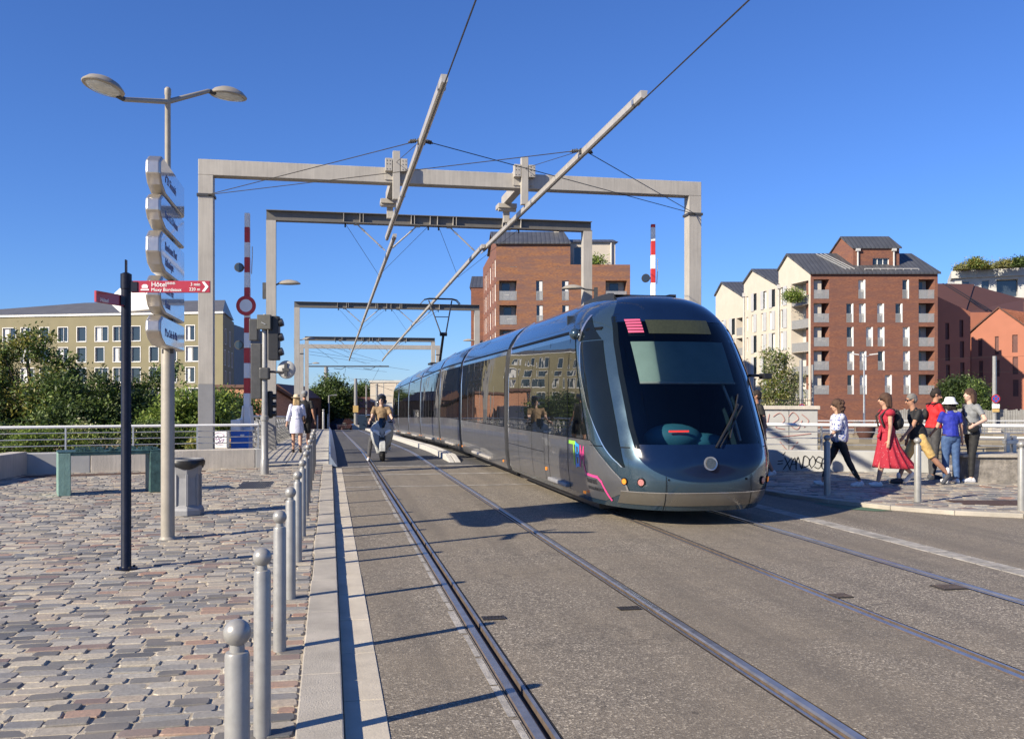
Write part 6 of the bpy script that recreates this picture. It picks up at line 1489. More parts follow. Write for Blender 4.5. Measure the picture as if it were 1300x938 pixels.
x, y = tr(35, 36); tree('leafy_tree', 'broad tree with yellowing top leaves at the far left behind the railing', 'tree', x, y, -.1, 5, rb(1, 10, 1.8, 1.4, 1.0, 2.8, .65, 1.1) + [(.2, 0, 3.75, .75, .7, .7), (-1.2, .3, 3.4, .8, .7, .6), (1.2, 0, 3.0, .6, .6, .5)], ['leaf_mid', 'leaf_olive', 'leaf_dark'], .085, 26000, .16, 1)
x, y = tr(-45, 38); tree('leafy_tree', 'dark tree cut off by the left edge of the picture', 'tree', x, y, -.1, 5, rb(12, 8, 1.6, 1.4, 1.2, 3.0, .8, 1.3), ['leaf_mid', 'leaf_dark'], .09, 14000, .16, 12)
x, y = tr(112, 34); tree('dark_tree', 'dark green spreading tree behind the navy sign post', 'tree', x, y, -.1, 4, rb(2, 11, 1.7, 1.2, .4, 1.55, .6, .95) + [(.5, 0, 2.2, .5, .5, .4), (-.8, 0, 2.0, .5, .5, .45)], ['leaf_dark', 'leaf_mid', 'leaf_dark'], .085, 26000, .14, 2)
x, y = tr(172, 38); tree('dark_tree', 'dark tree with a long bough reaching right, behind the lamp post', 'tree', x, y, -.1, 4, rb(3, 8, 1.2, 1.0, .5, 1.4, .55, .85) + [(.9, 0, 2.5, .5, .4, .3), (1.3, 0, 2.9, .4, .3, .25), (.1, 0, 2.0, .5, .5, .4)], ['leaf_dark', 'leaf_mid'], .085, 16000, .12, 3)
x, y = tr(238, 33); tree('lime_tree', 'light yellow-green bushy tree beside the first gantry post', 'tree', x, y, -.1, 3, rb(4, 10, 1.0, .9, .5, 1.7, .45, .75), ['leaf_lime', 'leaf_mid'], .08, 17000, .09, 4)
x, y = tr(287, 46); tree('dark_tree', 'small dark tree right of the first gantry post, before the grey wall', 'tree', x, y, -.6, 3, rb(5, 6, 1.0, .8, 1.4, 2.2, .5, .8), ['leaf_dark', 'leaf_mid'], .09, 6000, .1, 5)
lab = ['low dark shrub behind the railing at the far left', 'low shrub with pale flowers behind the railing, left of the navy post', 'pale flowering shrub behind the railing above the bronze table', 'low shrub behind the railing between the navy post and the lamp post', 'low light shrub behind the railing beside the gantry post', 'low dry shrub behind the railing left of the junction box']
for k, (px, d, lf) in enumerate(((10, 26, ['leaf_dark', 'leaf_mid']), (66, 25.5, ['leaf_mid', 'leaf_lime']), (128, 26, ['leaf_lime', 'leaf_mid', 'leaf_pale']), (187, 27, ['leaf_mid', 'leaf_dark']), (236, 27.5, ['leaf_lime', 'leaf_mid']), (268, 26.5, ['leaf_olive', 'leaf_mid']))):
    x, y = tr(px, d); s_ = 1 if k < 4 else .6; tree('shrub', lab[k], 'shrub', x, y, -.06, 1, [(b[0] * s_, b[1], b[2] * s_, b[3] * s_, b[4] * s_, b[5] * s_) for b in rb(30 + k, 6, .75, .4, .3, .75, .3, .45)], lf, .05, 4500, .02, 40 + k, 'low shrubs behind the left railing')
x, y = tr(418, 112); tree('dark_tree', 'dense dark tree at the far end of the street, left of the thick pole', 'tree', x, y, -3, 8, rb(6, 16, 1.7, 1.4, 2.0, 5.4, 1.2, 1.8) + [(.2, 0, 6.3, 1.2, 1.1, 1.0)], ['leaf_dark', 'leaf_dark', 'leaf_mid'], .2, 26000, .3, 6)
x, y = tr(456, 166); tree('dark_tree', 'dense dark tree at the far end of the street, behind the thick pole', 'tree', x, y, -3, 8, rb(7, 14, 1.9, 1.8, 2.6, 6.2, 1.3, 2.0), ['leaf_dark', 'leaf_dark', 'leaf_mid'], .2, 15000, .3, 7)
x, y = tr(400, 122); tree('dark_tree', 'far dark tree partly behind the gantry posts on the left', 'tree', x, y, -3, 7, rb(8, 9, 1.2, 1.2, 2.0, 4.2, 1.1, 1.6), ['leaf_dark', 'leaf_mid'], .2, 9000, .25, 8)
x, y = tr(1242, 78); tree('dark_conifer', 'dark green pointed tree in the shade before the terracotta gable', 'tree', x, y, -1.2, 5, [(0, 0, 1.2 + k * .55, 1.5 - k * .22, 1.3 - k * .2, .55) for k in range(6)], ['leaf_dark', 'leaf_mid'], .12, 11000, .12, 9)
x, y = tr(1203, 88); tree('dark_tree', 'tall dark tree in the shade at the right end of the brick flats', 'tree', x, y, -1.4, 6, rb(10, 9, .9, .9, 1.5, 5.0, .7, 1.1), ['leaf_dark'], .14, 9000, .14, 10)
for k, (px, h, lb) in enumerate(((975, 7.0, 'pale bamboo clump just right of the tram windscreen edge'), (990, 6.6, 'tall pale bamboo clump in front of the cream flank'), (1006, 4.6, 'whitish bare-leaved bamboo clump by the grey pole'))):
    x, y = tr(px, 71); tree('bamboo', lb, 'plant', x, y, -.94, h, [(.1 * j, .1 * j, .8 + j * h / 7, .65 - .04 * j, .6, .5) for j in range(6)], ['leaf_pale', 'leaf_mid' if k < 2 else 'leaf_pale', 'leaf_olive' if k < 2 else 'leaf_pale'], .11, 4200 - 1200 * (k == 2), .04, 60 + k, 'pale bamboo by the cream flank', 12)
# roof plants of the modern block and balcony plants
for k, (px, py, d, w, hh, lf, lb) in enumerate(((1243, 346, 168, 3.2, 1.7, ['leaf_olive', 'leaf_mid'], 'large rounded olive shrub on the roof terrace at top right'), (1222, 351, 169, 1.2, .6, ['leaf_pale', 'leaf_olive'], 'small wispy shrub at the left edge of the roof terrace'), (1275, 347, 166, 2.0, .9, ['leaf_olive', 'leaf_pale'], 'low grassy plant on the roof terrace'), (1295, 344, 165, 1.4, 1.4, ['leaf_dark', 'leaf_mid'], 'dark shrub on the roof terrace at the right edge'))):
    x, y, z = at(px, d, py); tree('roof_shrub', lb, 'shrub', x, y, zb_ * 0 + P3(1230, 352, 170).z + 1.2, 1, [(b[0], b[1], b[2], b[3], b[4], b[5] * .7) for b in rb(80 + k, 6, w * .5, .5, .2 * hh, hh * .75, w * .22, w * .3)], lf, .2, 3000, .08, 80 + k, 'shrubs on the roof terrace')
x, y = at(1013, 112.0); tree('balcony_plant', 'bushy green plant spilling over the top corner balcony of the brick flats', 'plant', x - .6, y - 1.0, 12.9, 1, [(-.2, 0, .9, .75, .7, .6), (-.6, .8, .8, .7, .7, .6), (.1, .2, .5, .5, .5, .4)], ['leaf_mid', 'leaf_lime'], .13, 2200, .05, 91)
x, y = at(757, 107.2); tree('terrace_palm', 'small palm-like plant on the terrace of the middle brick flats', 'plant', x, y, CAM_H + (506 - 336) / 1200 * 106, 1, [(0, 0, .7, .55, .5, .3), (0, 0, .4, .3, .3, .3)], ['leaf_lime', 'leaf_mid'], .16, 600, .05, 92)
# ------------------------------------------------------------------ people (local frame: +y forward, +x right hand side)
def remesh(o, vox, it=3, fac=.5):
    r = o.modifiers.new('one_skin', 'REMESH'); r.mode = 'VOXEL'; r.voxel_size = vox; r.use_smooth_shade = True
    s_ = o.modifiers.new('soften', 'SMOOTH'); s_.iterations = it; s_.factor = fac
    return o
def person(label, loc, rotz, h=1.72, female=False, group=None, skin='skin', legs=((0, 5), (0, 5)), heel=(0, 0), arms=((4, 8, 12), (4, 8, 12)), lean=0, head_turn=0, head_tilt=0, hips_z=None, splay=(0, 0)):
    """legs: (thigh forward, knee bend) for left, right; arms: (forward, outward, elbow bend); degrees"""
    k = h / 1.75; o = thing('person', label, 'person', loc, rotz, group)
    sw = (.165 if female else .185) * k; hw = .092 * k
    J = {}
    low = 1e9
    def leg(sg, a, b, hl):
        a, b = R(a), R(b); hip = Vector((sg * hw, 0, 0)); kn = hip + Vector((sg * .01, math.sin(a), -math.cos(a))) * .43 * k; c = a - b
        an = kn + Vector((0, math.sin(c), -math.cos(c))) * .41 * k; f = R(hl); fd = Vector((sg * .12, math.cos(f), -math.sin(f))).normalized()
        heel_ = an + Vector((0, -.045 * k * math.cos(f), -.055 * k * math.cos(f) )) ; toe = an + fd * .15 * k + Vector((0, 0, -.055 * k)); return hip, kn, an, heel_, toe
    L = {-1: leg(-1, *legs[0], heel[0]), 1: leg(1, *legs[1], heel[1])}
    for sg, q_ in ((-1, splay[0]), (1, splay[1])):
        if q_: L[sg] = tuple(v + Vector((sg * q_ * f, 0, 0)) for v, f in zip(L[sg], (.15, .8, 1, 1, 1)))
    low = min(min(v[3].z, v[4].z) for v in L.values()) - .028 * k
    pz = -low if hips_z is None else hips_z
    up = Vector((0, 0, pz))
    for sg in L: L[sg] = tuple(v + up for v in L[sg])
    ln = R(lean); sp = lambda d, f=0: Vector((0, math.sin(ln) * d * k + f * k, pz + math.cos(ln) * d * k))
    neck, chest, waist = sp(.53), sp(.36), sp(.14); headc = sp(.7, .02) + Vector((0, .025 * math.sin(ln), 0))
    A_ = {}
    for sg, (a, c, e) in ((-1, arms[0]), (1, arms[1])):
        a, c, e = R(a), R(c), R(e); sh = sp(.485) + Vector((sg * sw, -.01 * k, 0)); d = Vector((sg * math.sin(c), math.sin(a) * math.cos(c), -math.cos(a) * math.cos(c))); el = sh + d * .285 * k
        f = a + e; c2 = c * (.3 if e > .5 else .9); d2 = Vector((sg * math.sin(c2), math.sin(f) * math.cos(c2), -math.cos(f) * math.cos(c2)))
        A_[sg] = [sh, el, el + d2 * .245 * k, d2]
    o_j = dict(L=L, A=A_, neck=neck, chest=chest, waist=waist, head=headc, pz=pz, k=k, sw=sw, hw=hw, sp=sp)
    def finish():
        t = MB(); 
        for sg in L:
            hip, kn, an, he, to = L[sg]; t.cap(hip, kn, .082 * k, .054 * k); t.cap(kn, kn + (an - kn) * .35, .052 * k, .053 * k); t.cap(kn + (an - kn) * .35, an, .053 * k, .035 * k); t.cap(he, to, .034 * k, .03 * k); t.cap(an, he, .036 * k, .034 * k)
            sh, el, wr, d2 = A_[sg]; t.cap(sh, el, .046 * k, .036 * k); t.cap(el, wr, .036 * k, .025 * k)
            side = Vector((0, 1, 0)) if abs(d2.y) < .8 else Vector((0, 0, 1)); side = (side - d2 * side.dot(d2)).normalized(); nn_ = d2.cross(side)
            pc = wr + d2 * .05 * k; t.cap(wr, wr + d2 * .075 * k, .024 * k, .03 * k)
            for q, ln_ in ((-.026, .06), (-.009, .072), (.009, .068), (.025, .052)):
                a = wr + d2 * .085 * k + side * q * k; b = a + d2 * ln_ * .5 * k; c = b + (d2 * .85 - nn_ * sg * .5) * ln_ * .5 * k; t.cap(a, b, .0085 * k, .008 * k, n=8); t.cap(b, c, .008 * k, .0072 * k, n=8)
            a = wr + d2 * .03 * k + side * .025 * k; b = a + (d2 * .6 + side * .8).normalized() * .04 * k; t.cap(a, b, .011 * k, .009 * k, n=8); t.cap(b, b + (d2 * .95 + side * .2) * .03 * k, .009 * k, .008 * k, n=8)
        t.ell(sp(.02), (.155 * k, .115 * k, .12 * k)); t.ell(waist, ((.12 if female else .14) * k, .1 * k, .16 * k)); t.ell(chest, ((.15 if female else .175) * k, .112 * k, .17 * k)); t.cap(sp(.46) + Vector((-sw * .8, 0, 0)), sp(.46) + Vector((sw * .8, 0, 0)), .06 * k, .06 * k)
        t.cap(sp(.46), headc - Vector((0, 0, .06 * k)), .058 * k, .05 * k)
        mt = Matrix.Rotation(R(head_turn), 4, 'Z') @ Matrix.Rotation(R(head_tilt), 4, 'X'); H_ = lambda x, y, z: headc + (mt @ Vector((x, y, z))) * k
        t.ell(headc + (mt @ Vector((0, -.012, .03))) * k, (.074 * k, .094 * k, .09 * k)); t.ell(H_(0, .025, -.035), (.056 * k, .066 * k, .08 * k)); t.cap(H_(0, .088, .015), H_(0, .112, -.022), .011 * k, .016 * k, n=8)
        for sg in (-1, 1): t.ell(H_(sg * .075, -.005, 0), (.012 * k, .022 * k, .032 * k), 8); t.ell(H_(sg * .03, .078, -.03), (.02 * k, .016 * k, .02 * k), 8)
        t.ell(H_(0, .083, -.058), (.022 * k, .012 * k, .008 * k), 8)
        b = remesh(t.build('body', skin, o), .0105 * k, 2, .35)
        t = MB()
        for sg in (-1, 1): t.ell(H_(sg * .03, .083, .018), (.012 * k, .008 * k, .007 * k), 8)
        t.build('eyes', 'black', o, smooth=60)
        return H_
    o_j['H'] = finish(); o_j['o'] = o; return o_j
ftex = bpy.data.textures.new('cloth_folds', 'CLOUDS'); ftex.noise_scale = .11; ftex.noise_depth = 2
def folds(o, s_=.02):
    d = o.modifiers.new('folds', 'DISPLACE'); d.texture = ftex; d.strength = s_; d.mid_level = .55; d.texture_coords = 'LOCAL'; return o
def trousers(p, mat, wide=1.0, short=None, name='trousers', flare=1.0):
    k = p['k']; t = MB(); t.ell(p['sp'](.03), (.168 * k * wide ** .3, .13 * k, .125 * k)); t.cap(p['sp'](.02), p['sp'](.13), .145 * k, .135 * k, f1=True)
    for sg in (-1, 1):
        hip, kn, an, he, to = p['L'][sg]
        t.cap(hip, hip + (kn - hip) * (1 if not short else short), .096 * k * wide ** .5, (.066 if not short else .082) * k * wide, f1=bool(short))
        if not short: t.cap(kn, kn + (an - kn) * .35, .066 * k * wide, .064 * k * wide); t.cap(kn + (an - kn) * .3, kn + (an - kn) * .97, .064 * k * wide, .05 * k * wide * flare, f1=True)
    return folds(remesh(t.build(name, mat, p['o']), .013 * k, 2), .022)
def top(p, mat, sleeve=.55, loose=1.0, name='t_shirt', hem=.06, neck=True):
    k = p['k']; t = MB(); g_ = .016 * k * loose; c = p['chest']; w = p['waist']
    t.ell(c, (.165 * k + g_, .118 * k + g_, .175 * k)); t.ell(w, (.14 * k + g_, .112 * k + g_, .17 * k)); t.cap(p['sp'](.14), p['sp'](hem), .145 * k + g_ * .6, .15 * k + g_, f1=True)
    t.cap(p['sp'](.455) + Vector((-p['sw'] * .85, 0, 0)), p['sp'](.455) + Vector((p['sw'] * .85, 0, 0)), .07 * k, .07 * k)
    if loose > 1.1: t.cap(p['sp'](.3), p['sp'](hem + .02), .15 * k, .155 * k, f1=True); t.ell(p['sp'](.2), (.165 * k, .125 * k, .2 * k))
    if neck: t.cap(p['sp'](.46), p['sp'](.56), .075 * k, .06 * k, f1=True)
    for sg in (-1, 1):
        sh, el, wr, d2 = p['A'][sg]
        if sleeve <= 1: t.cap(sh, sh + (el - sh) * sleeve, .058 * k, .056 * k * loose ** .5, f1=True)
        else: t.cap(sh, el, .06 * k * loose ** .5, .05 * k * loose); t.cap(el, el + (wr - el) * (sleeve - 1), .05 * k * loose, .042 * k * loose, f1=True)
    return folds(remesh(t.build(name, mat, p['o']), .013 * k, 3), .026)
def shoes(p, mat, fat=1.0):
    k = p['k']
    for sg in (-1, 1):
        hip, kn, an, he, to = p['L'][sg]; t = MB(); t.cap(he, to, .043 * k * fat, .038 * k * fat); t.cap(an + (he - an) * .5, he, .044 * k, .043 * k); mid = he + (to - he) * .4 + Vector((0, 0, .02 * k)); t.cap(mid, to, .04 * k, .034 * k); t.cap(he - Vector((0, 0, .018 * k)), to - Vector((0, 0, .012 * k)), .034 * k, .03 * k)
        remesh(t.build('shoe', mat, p['o']), .010 * k, 2)
def hair(p, mat, length=.06, vol=1.0, curly=False, seed=3, cut=.0):
    k, H_ = p['k'], p['H']; t = MB(); t.ell(H_(0, -.02, .042), (.086 * k * vol, .1 * k * vol, .09 * k * vol))
    if length > .08:
        for x in (-.05, -.02, .02, .05): t.cap(H_(x, -.06, .03), H_(x * 1.25, -.075, .03 - length), .05 * k * vol, .04 * k * vol)
        for sg in (-1, 1): t.cap(H_(sg * .07, -.02, .03), H_(sg * .085, -.025, .03 - length * .95), .035 * k * vol, .03 * k * vol)
    else: t.ell(H_(0, -.05, -.0), (.078 * k, .065 * k, .075 * k))
    if curly:
        rr = random.Random(seed)
        for i in range(46): a = rr.uniform(0, 2 * PI); zz = rr.uniform(-length, .1); r_ = .085 * vol; x_, y_ = r_ * math.cos(a), -.03 + r_ * math.sin(a); 
        for i in range(60):
            a = rr.uniform(PI * .98, PI * 2.02); zz = rr.uniform(.03 - length, .11); f = math.sqrt(max(.2, 1 - max(0, (zz - .03) / .1) ** 2)); t.ell(H_(.1 * vol * f * math.cos(a) + rr.uniform(-.012, .012), -.02 + .1 * vol * f * math.sin(a) + rr.uniform(-.012, .012), zz), (.023 * k,) * 3, 8)
    return remesh(t.build('hair', mat, p['o']), .010 * k, 2 if not curly else 1)
def shades(p):
    k, H_ = p['k'], p['H']; t = MB()
    for sg in (-1, 1): t.ell(H_(sg * .032, .092, .018), (.026 * k, .009 * k, .02 * k), 10); t.beam(H_(sg * .058, .085, .024), H_(sg * .08, -.01, .02), .006, .01)
    t.build('sunglasses', 'black', p['o'], smooth=60)
def backpack(p, mat, s=1.0):
    k = p['k']; t = MB(); c = p['sp'](.33) + Vector((0, -.19 * k, 0)); t.ell(c, (.15 * k * s, .1 * k * s, .22 * k * s)); t.ell(c + Vector((0, -.06, -.05)), (.11 * k * s, .08 * k * s, .13 * k * s)); remesh(t.build('backpack', mat, p['o']), .014, 2)
    t = MB()
    for sg in (-1, 1): t.tube([p['sp'](.5) + Vector((sg * .1 * k, -.12 * k, .02)), p['sp'](.54) + Vector((sg * .11 * k, 0, .01)), p['sp'](.4) + Vector((sg * .115 * k, .15 * k, 0)), p['sp'](.2) + Vector((sg * .13 * k, .1 * k, 0))], .018 * k, 6)
    t.build('backpack_straps', mat, p['o'], smooth=60)
def person_at(px, d, zb=.06): return (*at(px, d), zb)
LEFT = PI / 2 - YAW            # facing the left of the street
G_ = 'pedestrians walking along the right pavement'
p = person('woman with curly hair in a patterned white blouse, behind the shaded bollard', person_at(1066, 16.9), LEFT, 1.6, True, G_, 'skin', ((-20, 10), (24, 6)), (8, -14), ((28, 10, 14), (-14, 14, 14)), 3)
trousers(p, 'blackcloth', .92, flare=.85, name='leggings'); shoes(p, 'shoewhite')
t = MB(); k = p['k']; rings = []
for z, rx, ry in ((.54, .12, .09), (.5, .2, .13), (.4, .215, .16), (.25, .215, .165), (.1, .21, .165), (.02, .185, .15), (.0, .17, .135)):
    c = p['sp'](z); rings.append([c + Vector((rx * k * math.cos(a) * (1 + .05 * math.sin(9 * a + z * 20)), ry * k * math.sin(a) * (1 + .05 * math.cos(11 * a + z * 9)), .012 * math.sin(5 * a))) for a in [2 * PI * i / 48 for i in range(48)]])
t.loft(rings[::-1])
for sg in (-1, 1):
    sh, el, wr, d2 = p['A'][sg]; t.ell(sh + (el - sh) * .55, (.085 * k, .09 * k, .13 * k)); t.ell(sh + (el - sh) * .95, (.1 * k, .1 * k, .05 * k)); t.ell(sh + Vector((0, 0, .0)), (.075 * k,) * 3)
remesh(t.build('blouse', 'blouse', p['o']), .012, 2); hair(p, 'hair_brown', .22, 1.2, True, 4); shades(p)
p = person('woman in a long red dotted dress with brown bobbed hair and a dark backpack', person_at(1126, 16.95), LEFT, 1.68, True, G_, 'skin', ((16, 4), (-24, 26)), (-4, 48), ((2, 8, 8), (-12, 10, 20)), 2, 0)
k = p['k']; top(p, 'reddress', .3, 1.0, 'dress_top', 0.1); t = MB(); rings = []
for z, rx, ry, oy, w in ((.2, .135, .115, 0, .0), (.13, .15, .13, 0, .02), (0, .19, .165, -.01, .04), (-.15, .21, .2, -.03, .06), (-.32, .24, .27, -.07, .08), (-.48, .265, .35, -.12, .09), (-.56, .275, .39, -.15, .1), (-.565, .26, .37, -.15, .1), (-.4, .2, .25, -.08, .05), (-.1, .15, .12, 0, .02)):
    c = p['sp'](0) + Vector((0, oy * k, z * k)); rings.append([c + Vector((rx * k * math.cos(a) * (1 + w * math.sin(13 * a)), ry * k * math.sin(a) * (1 + w * math.cos(11 * a + 1)), .02 * w * 10 * math.sin(a) * .4)) for a in [2 * PI * i / 90 for i in range(90)]])
t.loft(rings, True, True); t.build('dress_skirt', 'reddress', p['o'], smooth=70)
t = MB(); t.tube([p['sp'](.16) + Vector((.145 * k * math.cos(a), .122 * k * math.sin(a), 0)) for a in [2 * PI * i / 24 for i in range(25)]], .016, 6); t.cap(p['sp'](.15) + Vector((-.08, .13, 0)), p['sp'](.02) + Vector((-.1, .19, 0)), .02, .03); t.build('belt', 'reddress', p['o'], smooth=60)
for sg in (-1, 1): sh = p['A'][sg][0]; t = MB(); t.ell(sh + Vector((sg * .01, 0, -.02)), (.075, .09, .07)); remesh(t.build('ruffle_sleeve', 'reddress', p['o']), .012, 1)
shoes(p, 'shoewhite'); hair(p, 'hair_brown', .14, 1.16); shades(p); backpack(p, 'blackcloth', .9)
p = person('grey-haired man in a black polo shirt and yellow shorts, striding left', person_at(1166, 17.35), LEFT, 1.72, False, G_, 'skin_tan', ((-30, 14), (26, 6)), (52, 0), ((26, 6, 16), (-6, 8, 20)), 9, 0, -14)
trousers(p, 'yellowcloth', 1.0, .98, 'shorts'); top(p, 'blackcloth', .62, 1.1, 'polo_shirt', -.02); shoes(p, 'shoedark'); hair(p, 'hair_grey', .04, .97); shades(p)
t = MB(); [t.cap(p['L'][s_][2] + Vector((0, 0, .02)), p['L'][s_][2] + Vector((0, 0, .07)), .04, .04) for s_ in (-1, 1)]; t.build('socks', 'whitecloth', p['o'], smooth=60)
G2 = 'people standing in a group by the stone wall'
p = person('man in a red T-shirt with a black backpack, half hidden by the woman in blue', person_at(1185, 18.4), R(-95), 1.76, False, G2, 'skin_tan', ((3, 4), (-3, 4)), (0, 0), ((20, 12, 62), (20, 12, 70)), 3, -20, -20)
trousers(p, 'charcoal', 1.05); top(p, 'redcloth', .55, 1.15); shoes(p, 'shoedark'); hair(p, 'hair_dark', .04, 1.0); backpack(p, 'blackcloth', .5)
p = person('woman in a white bucket hat, royal blue T-shirt and jeans, seen from behind', person_at(1207, 17.55), -YAW, 1.58, True, G2, 'skin', ((3, 2), (-2, 4)), (0, 0), ((18, 14, 40), (2, 12, 12)), 2)
k = p['k']; trousers(p, 'jeans', 1.16, name='jeans'); top(p, 'bluecloth', .62, 1.2, hem=.03); shoes(p, 'shoewhite'); hair(p, 'hair_dark', .12, 1.02)
H_ = p['H']; t = MB(); t.loft([[H_(r * math.cos(a) / k * k, -.012 + r * 1.1 * math.sin(a), z) for a in [2 * PI * i / 28 for i in range(28)]] for r, z in ((.155, -.005), (.158, .0), (.11, .05), (.1, .1), (.085, .135), (.03, .145))]); t.build('bucket_hat', 'whitecloth', p['o'], smooth=50)
t = MB(); t.tube([p['sp'](.06) + Vector((.165 * k * math.cos(a), .135 * k * math.sin(a), 0)) for a in [2 * PI * i / 24 for i in range(25)]], .016, 6); t.build('belt', 'hair_brown', p['o'], smooth=60)
p = person('long-haired person in a grey T-shirt, hand on the hip', person_at(1234, 17.75), LEFT + .1, 1.76, False, G2, 'skin_pale', ((8, 6), (-6, 4)), (0, 0), ((-18, 30, 85), (12, 8, 60)), 3, 12, 4)
trousers(p, 'blackcloth', .98, flare=.9); top(p, 'greycloth', .66, 1.15, hem=-.02); shoes(p, 'shoewhite'); hair(p, 'hair_brown', .16, 1.05)
k = p['k']; t = MB(); t.tube([p['sp'](.5) + Vector((.1, .1, .03)), p['sp'](.35) + Vector((0, .155, 0)), p['sp'](.1) + Vector((-.17, .1, 0)), p['sp'](.12) + Vector((-.16, -.1, 0)), p['sp'](.36) + Vector((0, -.15, 0)), p['sp'](.54) + Vector((.1, -.05, .02)), p['sp'](.5) + Vector((.1, .1, .03))], .014, 6); t.build('bag_strap', 'blackcloth', p['o'], smooth=60)
t = MB(); t.ell(p['sp'](.1) + Vector((-.2, .1, 0)), (.05, .13, .1)); remesh(t.build('shoulder_bag', 'blackcloth', p['o']), .014, 2)
p = person('walker in a dark top and pale shorts, mostly hidden behind the tram front', person_at(964, 18.7), LEFT, 1.74, False, G_, 'skin_tan', ((14, 4), (-12, 16)), (-4, 20), ((-14, 8, 14), (18, 8, 14)), 4)
trousers(p, 'paleblue', 1.05, .9, 'shorts'); top(p, 'blackcloth', .6, 1.2); shoes(p, 'shoewhite'); hair(p, 'hair_dark', .05, 1.0)
# two walkers on the bridge
G3 = 'walkers on the bridge footway'
p = person('woman in a white belted shirt dress and straw hat, walking away on the bridge', (-.92, 27.9, gz(28) + .08), R(4), 1.66, True, G3, 'skin', ((10, 6), (-10, 18)), (0, 18), ((-8, 14, 16), (6, 12, 46)), 2)
k = p['k']; top(p, 'lavender', 1.75, 1.25, 'shirt_dress', .1); t = MB(); t.loft([[p['sp'](0) + Vector((rx * k * math.cos(a) * (1 + .03 * math.sin(9 * a)), ry * k * math.sin(a), z * k)) for a in [2 * PI * i / 48 for i in range(48)]] for z, rx, ry in ((-.33, .2, .17), (-.2, .205, .17), (0, .195, .16), (.12, .165, .14), (.16, .145, .125))]); t.build('dress_skirt', 'lavender', p['o'], smooth=60)
t = MB(); t.tube([p['sp'](.15) + Vector((.165 * k * math.cos(a), .14 * k * math.sin(a), 0)) for a in [2 * PI * i / 24 for i in range(25)]], .018, 6); t.build('belt', 'whitecloth', p['o'], smooth=60)
shoes(p, 'hair_dark'); hair(p, 'hair_blond', .2, 1.0); H_ = p['H']
M['straw'] = plain('pale_straw', (.55, .46, .32), .8, var=.2, scale=20)
t = MB(); t.loft([[H_(r * math.cos(a), -.01 + r * 1.05 * math.sin(a), z) for a in [2 * PI * i / 28 for i in range(28)]] for r, z in ((.165, .045), (.168, .05), (.098, .06), (.092, .115), (.06, .145), (.02, .15))]); t.build('straw_hat', 'straw', p['o'], smooth=50)
t = MB(); t.ell(p['sp'](.1) + Vector((.2, -.02, 0)), (.05, .11, .1)); remesh(t.build('handbag', 'hair_brown', p['o']), .014, 2)
p = person('person in dark clothes and grey cap, just ahead of the woman in white', (-.72, 28.55, gz(28.5) + .08), R(-4), 1.78, False, G3, 'skin_tan', ((-8, 14), (12, 6)), (14, 0), ((8, 10, 20), (-8, 12, 18)), 2)
k = p['k']; trousers(p, 'blackcloth', 1.05, .95, 'shorts'); top(p, 'blackcloth', .65, 1.3); shoes(p, 'hair_dark'); H_ = p['H']; hair(p, 'hair_grey', .04, 1.0)
t = MB(); t.loft([[H_(r * math.cos(a), -.012 + r * 1.1 * math.sin(a), z) for a in [2 * PI * i / 24 for i in range(24)]] for r, z in ((.094, .03), (.096, .06), (.08, .115), (.03, .138))]); t.ext([H_(-.07, .06, .04), H_(.07, .06, .04), H_(.05, .16, .03), H_(-.05, .16, .03)], (0, 0, .01)); t.build('cap', 'greycloth', p['o'], smooth=50)

# ------------------------------------------------------------------ scooter and rider
sx_, sy_ = 1.37, 25.3; sc_ = thing('scooter', 'silver-grey motor scooter ridden towards the viewer on the bridge', 'scooter', (sx_, sy_, 0), PI - .03)
t = MB()
def wheel(y, r, w, nm):
    t = MB(); R0 = []
    for i in range(33):
        a = 2 * PI * i / 32; R0.append([(dx, y + (r - w * .5 + rr_) * math.cos(a), r + (r - w * .5 + rr_) * math.sin(a)) for dx, rr_ in ((-w / 2, -.02), (-w * .42, w * .3), (0, w * .5), (w * .42, w * .3), (w / 2, -.02))])
    t.loft(R0, False, False, True); o = t.build('wheel', 'black', sc_, smooth=50); t = MB(); t.cyl((-w * .3, y, r), (w * .3, y, r), r - w * .6, n=24); t.build('rim', 'darkgrey', o, smooth=40); return o
wheel(.66, .26, .15, 'front'); wheel(-.62, .25, .13, 'rear')
t = MB(); t.loft([[(x * w, y, z0 + (z1 - z0) * v) for x, v in ((-1, .55), (-.75, 1), (.75, 1), (1, .55), (.7, 0), (-.7, 0))] for y, w, z0, z1 in ((-.95, .1, .62, .78), (-.7, .17, .42, .8), (-.3, .19, .26, .78), (.0, .19, .16, .5), (.2, .17, .18, .42))]); t.build('rear_body', 'scooter', sc_, smooth=35, bevel=.02)
t = MB(); t.loft([[(x, y + yo, z) for x, yo in ((-w, -.08), (-w * .75, .05), (0, .12), (w * .75, .05), (w, -.08), (0, -.1))] for z, w, y in ((.28, .13, .2), (.45, .25, .28), (.66, .3, .33), (.82, .31, .34), (.94, .25, .31), (1.04, .14, .26))]); t.build('front_shield', 'scooter', sc_, smooth=35, bevel=.012)
t = MB(); t.loft([[(x, y, z) for x, y in ((-w, .44 - s_), (0, .5 - s_), (w, .44 - s_), (0, .42 - s_))] for z, w, s_ in ((.86, .05, .0), (.98, .1, .06), (1.12, .08, .15))]); t.build('windshield', 'tramglass', sc_, smooth=60)
for s_ in (-1, 1):
    t = MB(); t.loft([[(s_ * x, y, z) for x, y, z in ((.03, .485, a), (.16, .44, a + .1), (.17, .43, a + .15), (.06, .48, a + .06))] for a in (.62, .63)]); t.ell((s_ * .14, .425, .75), (.11, .04, .045), 12, Matrix.Rotation(-s_ * .45, 3, 'Y')); t.build('headlight', 'white', sc_, smooth=50)
